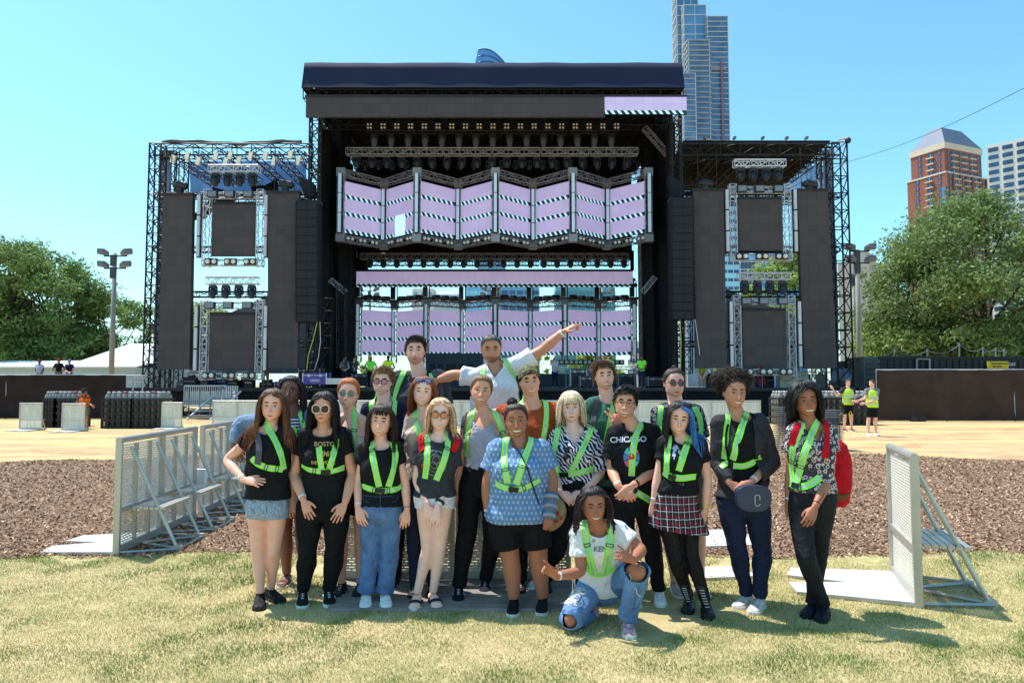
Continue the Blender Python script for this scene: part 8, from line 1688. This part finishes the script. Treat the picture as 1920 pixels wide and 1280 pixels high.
# cap of the man in the rust tee (worn backwards: crown, arched strap at the brow)
i_ = I['R7']; Mh, hc, HS = i_['Mh'], i_['hc'], i_['HS']; V, F, T, PH, _ = get_head(i_['hm']); N0 = normals(V, [F]); C = V+N0*.012+np.array([0, 0, .006])*np.clip(T, 0, 1)[:, None]; kp = ((T-np.interp(np.abs(PH), [0, .5, .9, 1.3, 3.2], [.60, .48, .32, .28, .05]))[F] > 0).all(1)
m_cap_ = fb('olive_cap', (116, 116, 88)); mb = MB(); mb.add((C*HS)@Mh+hc, F[kp]); mb.ball((np.array([0, .01, .136])*HS)@Mh+hc, .006, 6); cp_ = mb.build('cap', m_cap_, i_['root'], smooth=True)
mb = MB(); a = np.linspace(-1.0, 1.0, 16); R0 = np.stack([.062*np.sin(a)*1.2, -.088*np.cos(a)-.006, .060+.042*np.cos(a*1.3)], 1); mb.poly((R0*HS)@Mh+hc, .006, 6); mb.build('cap_edge', M('cap_edge_khaki', S(150, 146, 112), .8), cp_, smooth=True)
mb = MB(); pts = [((np.array([x, .095+y, .03])*HS)@Mh+hc) for x, y in ((-.06, 0), (-.055, .06), (0, .085), (.055, .06), (.06, 0))]; mb.add(pts, [[0, 1, 2, 3, 4]]); mb.build('brim', m_cap_, cp_)
# earrings / hoop etc skipped where not visible; cuff rolled on kneeling person
# --- backpacks
def backpack(k, label, mat, dx=0., dz=0., w_=.15, h_=.23, d_=.10, rx=0., strapsm=None, strap_pts=None, extra=None, name='backpack'):
    i_ = I[k]; ux, up, f = i_['ux'], i_['up'], i_['fwd']; c = i_['cs']-f*(.11+d_)-up*(.20-dz)+ux*dx; o = c-up*h_
    r = empty(name, o, label, 'backpack'); mb = MB(); rs = []
    for t, a, b in ((-1, .80, .75), (-.85, .98, .95), (-.3, 1.05, 1.1), (.3, 1, 1), (.75, .88, .8), (.95, .6, .5), (1.0, .3, .25)): rs.append((c+up*h_*t+f*0, ux*w_*a, f*d_*b))
    mb.rings(rs, 24, ex=3.2); V, FF = voxel(mb, .011, 3); V = crinkle(V, normals(V, FF), .004, 5); m2 = MB(); m2.add(V, FF[0]); m2.build('bag_body', mat, r, smooth=True)
    mb = MB(); rs = [(c-up*h_*.45-f*d_*(.85 if t else .95)-up*0+0*up, ux*w_*.75*(1 if t < 2 else .9), up*h_*.4) for t in range(1)]; mb.rings([(c-up*h_*.4-f*d_*.8, ux*w_*.75, up*h_*.42), (c-up*h_*.4-f*d_*1.25, ux*w_*.68, up*h_*.38)], 20, ex=4); mb.build('front_pocket', extra or mat, r, smooth=True)
    sm = strapsm or mat
    for pts in strap_pts or []:
        i2 = dict(i_); i2['root'] = r; strap(i2, pts, .05, True, [sm], 'shoulder_strap', .012, strips=(1,), n=22)
    return r
m_red = fb('red_bag', (198, 22, 36), bump=.5, bs=90); m_bk = fb('black_bag', (26, 26, 30), bump=.5, bs=90); m_suede = fb('brown_suede', (120, 74, 50)); m_greyb = fb('grey_strap', (84, 84, 92))
bpk = backpack('F11', 'bright red backpack with a brown base on the rightmost woman', m_red, dx=.20, dz=-.10, w_=.175, h_=.26, d_=.13, strap_pts=[[(1497, 795), (1489, 815), (1484, 835)], [(1545, 790), (1549, 812), (1548, 840), (1546, 858)]])
i_ = I['F11']; c = i_['cs']-i_['fwd']*.23-i_['up']*.50+i_['ux']*.19; mb = MB(); mb.rings([(c-i_['up']*.05, i_['ux']*.12, i_['fwd']*.09), (c, i_['ux']*.165, i_['fwd']*.125), (c+i_['up']*.05, i_['ux']*.18, i_['fwd']*.14)], 20, ex=3.); mb.build('base_panel', m_suede, bpk, smooth=True)
backpack('F1', 'black backpack on the leftmost woman showing behind her elbow', m_bk, dx=-.10, dz=-.05, w_=.14, h_=.22, d_=.09, strapsm=m_greyb, strap_pts=[[(480, 800), (484, 815), (488, 840), (484, 870)]])
backpack('F10', 'black backpack behind the woman with the curly puff of hair', m_bk, dx=.12, dz=-.14, w_=.14, h_=.24, d_=.10)
backpack('F8', 'black backpack hanging between the man in glasses and the blue haired woman', m_bk, dx=.27, dz=-.30, w_=.11, h_=.2, d_=.08)
backpack('R8', 'backpack with grey straps on the man in green', m_bk, dx=0, w_=.12, strapsm=m_greyb, strap_pts=[[(1118, 748), (1114, 770), (1114, 805)]])
backpack('R4', 'dark backpack on the big bearded man', m_bk, dx=0, w_=.14, strapsm=m_greyb, strap_pts=[[(812, 695), (824, 715), (828, 745)]])
backpack('F4', 'backpack with red straps on the blonde woman in orange sunglasses', m_bk, dx=0, w_=.10, h_=.18, strapsm=m_red, strap_pts=[[(791, 803), (790, 825), (792, 846)], [(855, 803), (860, 822), (848, 848)]])
backpack('F5', 'backpack with grey straps on the woman in the grey tank top', m_bk, dx=0, w_=.11, strapsm=m_greyb, strap_pts=[[(873, 772), (869, 792), (868, 815)]])
# crossbody navy bag of the woman in the cardigan
i_ = I['F10']; c = np.array(P(1411, 928, i_['Y']-.27)); r = empty('handbag', c, 'navy half moon handbag with a silver loop before the woman in the cardigan', 'handbag')
mb = MB(); n = 28; a = np.arange(n)/n*6.283; X = .128*np.sign(np.cos(a))*np.abs(np.cos(a))**.7; Z = np.where(np.sin(a) > 0, .075, .115)*np.sign(np.sin(a))*np.abs(np.sin(a))**.75
mk = lambda y, s: np.stack([c[0]+X*s, c[1]+y+0*X, c[2]+Z*s], 1); VV = np.concatenate([mk(-.042, .93), mk(-.040, .97), mk(-.03, 1.), mk(.03, .98), mk(.035, .9)]); mb.grid(VV, 5, n); mb.G.append((np.array([list(range(n))]), 0)); mb.G.append((np.array([list(range(4*n, 5*n))]), 0)); mb.build('bag_body', M('navy_leather', S(36, 46, 78), .35, var=.08, bump=.15, bs=120, spec=.5), r)
mb = MB(); t = np.linspace(0, 2*math.pi, 24); q = np.stack([c[0]+.02+.018*np.cos(t), c[1]-.046+0*t, c[2]-.03+np.where(np.sin(t) > 0, .018, .018)*np.sin(t)+.022*np.sign(np.sin(t))], 1); mb.poly(q, .003, 5); mb.build('clasp', m_silver, r, smooth=True)
i2 = dict(i_); i2['root'] = r; strap(i2, [(1364, 792), (1362, 830), (1367, 860), (1374, 895)], .018, True, [m_bk], 'strap', .016, strips=(1,))
# brace and round bag of the woman in the dotted shirt
i_ = I['F6']; jt = i_['jt']; w_, e_ = jt['wR'], jt['eR']; d = unit(e_-w_); mb = MB(); mb.poly([w_-d*.045, w_-d*.01, w_+d*.06, w_+d*.15], np.array([.047, .042, .050, .060]), 16); br_ = mb.build('wrist_brace', fb('brace_grey', (118, 124, 140), bump=.6, bs=80), i_['root'], smooth=True)
mb = MB()
for k in (-.02, .05, .12): p = w_+d*k; mb.poly([p-d*.012, p+d*.012], [.050+.12*max(0, k), .050+.12*max(0, k)], 16)
mb.build('brace_strap', fb('brace_light', (160, 166, 180)), br_, smooth=True)
c = np.array(P(1030, 962, i_['Y']-.02)); r = empty('shoulder_bag', c, 'round tapestry bag with a rose pattern hanging under the grey wrist brace', 'handbag'); mb = MB(); mb.rings([(c+(0, -.05, 0), (.10, 0, .03), (.02, 0, .10)), (c+(0, -.035, 0), (.125, 0, .04), (-.02, 0, .125)), (c+(0, .035, 0), (.125, 0, .04), (-.02, 0, .125)), (c+(0, .05, 0), (.10, 0, .03), (-.02, 0, .10))], 24); mb.build('bag_body', M('tapestry', S(150, 126, 92), .9, var=.35, vs=30, bump=.5, bs=120), r, smooth=True)
mb = MB()
for px, py in ((1046, 962), (1052, 972), (1044, 977)): p = P(px, py, c[1]-.075); mb.ball(p, (.012, .006, .014), 8)
mb.build('rose', M('rose_red', S(176, 30, 50), .7), r); i2 = dict(i_); i2['root'] = r; strap(i2, [(956, 818), (972, 845), (990, 880), (1000, 915), (1010, 945)], .012, True, [M('cord_navy', S(30, 34, 70), .7)], 'strap', .010, strips=(1,))
# sunglasses hanging from the zebra blouse and hair tie on wrist
i_ = I['F7']; p, nrm = proj(i_, 1062, 850, .015); r = empty('sunglasses', p, 'black sunglasses hooked on the front of the zebra print blouse', 'sunglasses'); mb = MB()
for q in (-1, 1): mb.rings([(p+np.array([.005*q, -.004, .028*q]), (.022, 0, .006), (0, 0, .024)), (p+np.array([.005*q, .004, .028*q]), (.022, 0, .006), (0, 0, .024))], 14)
mb.tube(p+(.01, .01, .05), p+(.02, .02, -.06), .003, 5); mb.build('frame', M('glossy_black', S(16, 16, 20), .15, spec=.7), r, smooth=True)
i_ = I['F4']; jt = i_['jt']; mb = MB(); w_, e_ = jt['wR'], jt['eR']; d = unit(e_-w_)
for k in range(10): a = k*.63; u = unit(np.cross(d, (0, 1, 0))); v = np.cross(d, u); mb.ball(w_+d*.045+(u*math.cos(a)+v*math.sin(a))*.030, .011, 6)
mb.build('scrunchie', m_buckle, i_['root'], smooth=True)
i_ = I['F3']
# rings on fingers: small, only where clearly seen
# ================================================================ crew and passers-by (built with the same body, coarser)
def crew(label, cx, pt, pf, Y, skinc, topm, botm, shoem, hairc='black', male=1., arms='down', face=0, group=None, z=0., over=None, shorts=False, hat=None, bend=0, vestm=None, stripes=True, hide_legs=False, slv=.55, yaw=0):
    hz = (pf-pt); u = hz/1.76     # px per metre from stated top and foot
    Jx = lambda x, h, dy=0: (cx+x*u, pf-h*u, dy)
    A_ = dict(down=((-.25, 1.12), (-.27, .86), (.25, 1.12), (.27, .86)), front=((-.25, 1.12, -.05), (-.08, 1.02, -.3), (.25, 1.12, -.05), (.08, 1.02, -.3)), up=((-.36, 1.18), (-.50, 1.42), (.25, 1.14), (.20, 1.02, -.25)), right=((.0, 1.12, -.2), (.0, 1.05, -.4), (.2, 1.12, -.05), (.35, 1.02, -.2)), side=((-.22, 1.18, -.05), (-.40, 1.12, -.1), (.10, 1.12, -.15), (-.22, 1.03, -.2)), hip=((-.36, 1.12), (-.16, 1.0, -.1), (.36, 1.12), (.16, 1.0, -.1)))[arms]
    J = dict(hd=Jx(0, 1.64), sL=Jx(-.175, 1.42), sR=Jx(.175, 1.42), eL=Jx(*A_[0]), wL=Jx(*A_[1]), eR=Jx(*A_[2]), wR=Jx(*A_[3]), hL=Jx(-.09, .92), hR=Jx(.09, .92), kL=Jx(-.11, .50), kR=Jx(.11, .50), aL=Jx(-.12, .09, 0), aR=Jx(.12, .09, .1))
    if bend: J.update(hd=Jx(-.05, 1.05, -.5), sL=Jx(-.2, 1.12, -.32), sR=Jx(.16, 1.14, -.32), eL=Jx(-.22, .85, -.4), wL=Jx(-.12, .62, -.42), eR=Jx(.2, .86, -.4), wR=Jx(.12, .62, -.42))
    st = dict(kind='short', c=hairc, len=.02, vol=.008, n=200, front=.58, r=.005)
    i_ = person(label, Y, J, skinc, male, 1., st, (0, yaw, 0) if not bend else (60, 0, 0), 0, .5, top=dict(m=topm, slv=slv, neck='crew', off=.012), bottom=dict(m=botm, kind='shorts' if shorts else 'trousers', len=.8 if shorts else 1., off=.01), shoes=dict(kind='sneaker', m=shoem, lace=None), lod=1, group=group, zb=z, auto=False, widths=dict(ch=.165, wa=.155, hi=.16))
    if vestm is not None:
        mb = MB(); ch, cs, ux, f, up = i_['ch'], i_['cs'], i_['ux'], i_['fwd'], i_['up']; fx = unit(np.cross(up, ux))
        rs = [(ch+(cs-ch)*t, ux*w_, fx*d_) for t, w_, d_ in ((-.05, .195, .16), (.3, .185, .145), (.8, .195, .145), (.95, .17, .12), (1.04, .11, .09))]; mb.rings(rs, 22, ex=2.4); v = mb.build('safety_vest', vestm, i_['root'], smooth=True)
        if stripes:
            mb = MB()
            for t in (.12, .5): mb.rings([(ch+(cs-ch)*(t+d_), ux*.198, fx*.158) for d_ in (0, .09)], 22, ex=2.4)
            for q in (-1, 1): mb.add([cs-up*.30+ux*q*.10-fx*0+f*.150+ux*.02, cs-up*.30+ux*q*.10+f*.150-ux*.02, cs+ux*q*.10+f*.125-ux*.02, cs+ux*q*.10+f*.125+ux*.02], [[0, 1, 2, 3]])
            mb.build('reflective_band', m_silver, v)
    if hat is not None:
        mb = MB(); hc, Mh = i_['hc'], i_['Mh']; mb.rings([(hc+np.array(p)@Mh, np.array([a, 0, 0])@Mh, np.array([0, b, 0])@Mh) for p, a, b in (((0, .0, .045), .088, .108), ((0, .0, .08), .086, .104), ((0, .0, .12), .06, .075), ((0, 0, .137), .02, .03))], 14); mb.rings([(hc+np.array((0, -.12, .05))@Mh, np.array([.06, 0, 0])@Mh, np.array([0, .05, 0])@Mh), (hc+np.array((0, -.12, .06))@Mh, np.array([.06, 0, 0])@Mh, np.array([0, .05, 0])@Mh)], 12); mb.build('cap', hat, i_['root'], smooth=True)
    return i_
c_red = fb('cap_red', (180, 30, 40)); c_blk = fb('cap_black', (30, 30, 34)); c_blu = fb('cap_blue', (110, 140, 180)); s_w = fb('crew_shoe_white', (220, 220, 224)); s_b = fb('crew_shoe_black', (30, 28, 30)); f_or = fb('orange_tee', (240, 104, 30)); f_kh = fb('khaki', (120, 112, 92)); f_khl = fb('light_khaki', (170, 156, 140)); f_gr2 = fb('grey_tee', (130, 128, 140)); f_blu = fb('blue_grey_tee', (128, 146, 176)); f_lav = fb('pale_tee', (196, 196, 220))
w1 = crew('man in a yellow safety vest raising a cable, left of the pair by the fence', 1590, 711, 808, GP(1590, 808).y, 'fair', F_char, F_blackp, fb('shoe_red', (150, 30, 50)), 'brown', arms='up', vestm=m_yel, shorts=True)
w2 = crew('man in a yellow safety vest and white trainers, right of the pair by the fence', 1635, 712, 817, GP(1635, 817).y, 'fair', f_gr2, F_blackp, s_w, 'brown', arms='side', vestm=m_yel, shorts=True, yaw=-70)
w3 = crew('worker in an orange tee and khaki shorts beside the crates on the left', 158, 729, 803, GP(158, 803).y, 'brown', f_or, f_kh, s_b, 'black', arms='right', shorts=True, hat=c_blk, yaw=150, slv=.7)
decal_text(w3, 'RELAX', 157, 744, .20, m_buckle, 'print', off=.02)
mb = MB(); a = np.array(P(1565, 735, w1['Y']-.2)); b = np.array(P(1500, 705, 36)); t = np.linspace(0, 1, 14)[:, None]; q = a+(b-a)*t; q[:, 2] -= .25*np.sin(t[:, 0]*math.pi); q2 = np.array([P(1565, 735, w1['Y']-.2), P(1585, 748, w1['Y']-.3), P(1612, 742, w1['Y']-.3)]); mb.poly(q, .014, 5); mb.poly(q2, .014, 5); tag(mb.build('cable', m_alu, origin=a), 'pale cable held up by the man in the yellow vest', 'cable')
mb = MB(); c = np.array(P(1612, 752, w1['Y']-.35)); rg = np.random.default_rng(4)
for k in range(16): a = np.linspace(0, 5, 12)+rg.uniform(0, 6); rr = rg.uniform(.08, .2); mb.poly(np.stack([c[0]+rr*np.cos(a)+rg.normal(0, .03), c[1]+rg.normal(0, .05)+0*a, c[2]-.2+1.5*rr*np.sin(a)], 1), .008, 4)
mb.tube(c+(-.35, 0, .08), c+(.3, 0, .06), .018); tag(mb.build('cable_bundle', m_fix, origin=c), 'tangled bundle of black cable held between the two men in yellow vests', 'cable')
mb = MB(); a = np.linspace(0, 5.5, 20); c = np.array(P(1585, 783, w1['Y'])); mb.poly(np.stack([c[0]-.2+.08*np.cos(a), c[1]-.15+0*a, c[2]+.16*np.sin(a)], 1), .016, 5); mb.poly(np.stack([c[0]+.12+.05*np.cos(a), c[1]-.15+0*a, c[2]+.1+.14*np.sin(a)], 1), .014, 5); tag(mb.build('lanyard_rope', M('rope_yellow', S(200, 190, 50), .7), origin=c), 'yellow safety rope hanging from the belt of the man raising the cable', 'rope')
for (lab, cx, tpx, Y, sk, tm, hatm, arm) in (('man in a white tee and red cap standing beyond the left fence', 74, 674, 42, 'deep', f_lav, c_red, 'front'), ('man in a black tee standing between the other two beyond the left fence', 110, 672, 42, 'brown', F_black, c_red, 'hip'), ('man in a dark blue shirt and light cap, rightmost of three beyond the left fence', 130, 674, 42.6, 'fair', F_navy, c_blu, 'front')):
    u = FPX/Y; pf = tpx+1.76*u; zb_ = PZ(pf, Y) if 'PZ' in globals() else .1; crew(lab, cx, tpx, pf, Y, sk, tm, F_blackp, s_b, 'black', arms=arm, hat=hatm, z=zb_)
mb = MB(); zt_ = P(100, 672+1.76*FPX/42, 42).z; mb.bx(P(40, 700, 42).x, P(160, 700, 42).x, 41, 44, 0, zt_-.005); mb.tube((P(40, 700, 42).x, 40.9, zt_), (P(160, 700, 42).x, 40.9, zt_), .04); tag(mb.build('platform', M('platform_grey', S(110, 110, 114), .8), origin=(P(100, 700, 42).x, 41, 0)), 'low grey platform under the three men beyond the left fence', 'platform')
def deckman(lab, cx, pt, Y, *a, **k): 
    u = FPX/Y; D_ = 1.5; pf = 640-FPX*math.tan(math.atan2(D_-CAMZ, Y)-PITCH); crew(lab, cx, pf-1.76*u*(k.pop('hs', 1.)), pf, Y, *a, z=D_, **k)
deckman('worker in a green hi-vis tee and green hat with a number, left on the deck', 695, 0, 40, 'deep', m_green, F_blackp, s_b, hat=m_green, arms='hip', yaw=20)
deckman('worker seen from behind in a yellow hi-vis shirt beside the numbered worker', 728, 0, 39.5, 'deep', m_yel, F_blackp, s_b, arms='hip', yaw=180)
deckman('stagehand in a pale blue tee near the purple case', 646, 0, 40.5, 'fair', f_blu, F_jeand, s_b, 'brown', yaw=40, arms='front')
deckman('stagehand in a dark grey jumper working at a box left of the riser', 664, 0, 42, 'fair', fb('slate_jumper', (76, 88, 104)), F_blackp, s_b, 'brown', arms='right', yaw=60)
deckman('worker in yellow hi-vis and a red helmet beside the lower left screen', 498, 0, 39, 'brown', m_yel, f_kh, s_b, hat=c_red, arms='front', yaw=30)
deckman('worker in a green hi-vis tee and red cap above the man in green', 1140, 0, 38.8, 'fair', m_green, F_blackp, s_b, hat=c_red, arms='hip')
deckman('worker in a green tee and red shoes by the right drape', 1203, 0, 39.2, 'deep', m_green, F_jeand, fb('shoe_bright_red', (190, 40, 50)), arms='front', yaw=-30)
deckman('worker in a green top bending forward on the right of the deck', 1316, 0, 38.8, 'fair', m_green, f_khl, s_w, bend=1)
deckman('stagehand in a pale shirt behind the equipment right of the tall man in white', 1040, 0, 43, 'fair', f_lav, F_jeand, s_b, arms='right', yaw=60)
bpy.data.scenes.remove(TSC)
# seams, flies and pockets of the trousers
def seam(k, pts, w_=.0035, m=None): strap(I[k], pts, w_, False, [m], 'seam', .0025, strips=(1,), n=16)
m_seam = M('seam_denim', S(58, 84, 130), .8); m_seamd = M('seam_dark', S(20, 26, 46), .8); m_seamb = M('seam_black', S(46, 46, 52), .8)
for k, m, sg in (('F3', m_seam, [[(713, 922), (713, 945), (711, 962)], [(678, 925), (682, 938), (692, 942)], [(748, 925), (744, 938), (735, 942)], [(676, 928), (712, 932), (752, 927)], [(676, 965), (677, 1010), (676, 1060)]]),
                 ('F10', m_seamd, [[(1392, 940), (1392, 965), (1390, 985)], [(1356, 945), (1360, 962), (1371, 966)]]), ('F11', m_seamb, [[(1514, 920), (1512, 945)], [(1496, 920), (1499, 935), (1508, 938)], [(1546, 922), (1540, 938), (1530, 940)]]),
                 ('F12', m_seam, [[(1196, 1090), (1192, 1120), (1186, 1146)], [(1098, 1105), (1082, 1130)]]), ('F1', m_seam, [[(500, 948), (500, 962)], [(470, 952), (478, 962)]])):
    for s_ in sg: seam(k, s_, m=m)
i_ = I['F12']; jt = i_['jt']; a, b = jt['aR'], jt['kR']; d = unit(b-a); mb = MB(); mb.poly([a+d*.02, a+d*.022, a+d*.065, a+d*.068], np.array([.058, .066, .066, .058]), 18); mb.build('rolled_cuff', F_jeanl, i_['root'], smooth=True)
m_fray = M('frayed_threads', S(222, 224, 226), .9); rg = np.random.default_rng(8); mb = MB()
for (px, py, n_, r_) in ((1080, 1110, 60, 15), (1070, 1128, 50, 10)):
    for q in range(n_):
        a = rg.uniform(0, 6.28); rr = r_*math.sqrt(rg.random()); x, y = px+rr*math.cos(a)*1.2, py+rr*math.sin(a)*.7; c = [proj(i_, x+t*6-3, y+t*2*rg.normal(), .004)[0] for t in (0, .5, 1)]; mb.poly(c, .0022, 4)
for (px, py, dx, dy) in ((1182, 1075, 4, 26), (1190, 1100, 10, 18), (1062, 1172, -8, 16), (1076, 1176, 20, 16), (1212, 1070, 4, 12)):
    A_, nn = proj(i_, px, py, .01); e = np.array(P(px+dx, py+dy, A_[1]-.02)); t = np.linspace(0, 1, 6)[:, None]; q = A_+(e-A_)*t; q[:, 0] += .008*np.sin(t[:, 0]*7); mb.poly(q, .0022, 4)
mb.build('frayed_threads', m_fray, i_['root'])
for k, pts in (('F2', [(602, 884), (620, 885)]), ('F3', [(705, 918), (722, 920)]), ('F6', [(954, 915), (972, 917)]), ('F7', [(1050, 889), (1066, 889)]), ('F9', [(1254, 892), (1267, 896)]), ('F11', [(1486, 908), (1499, 913)]), ('F8', [(1186, 916), (1194, 922)]), ('F10', [(1364, 870), (1375, 872)])):
    strap(I[k], pts, .040, False, [m_buckle], 'buckle_plate', .013, strips=(1,), n=8)
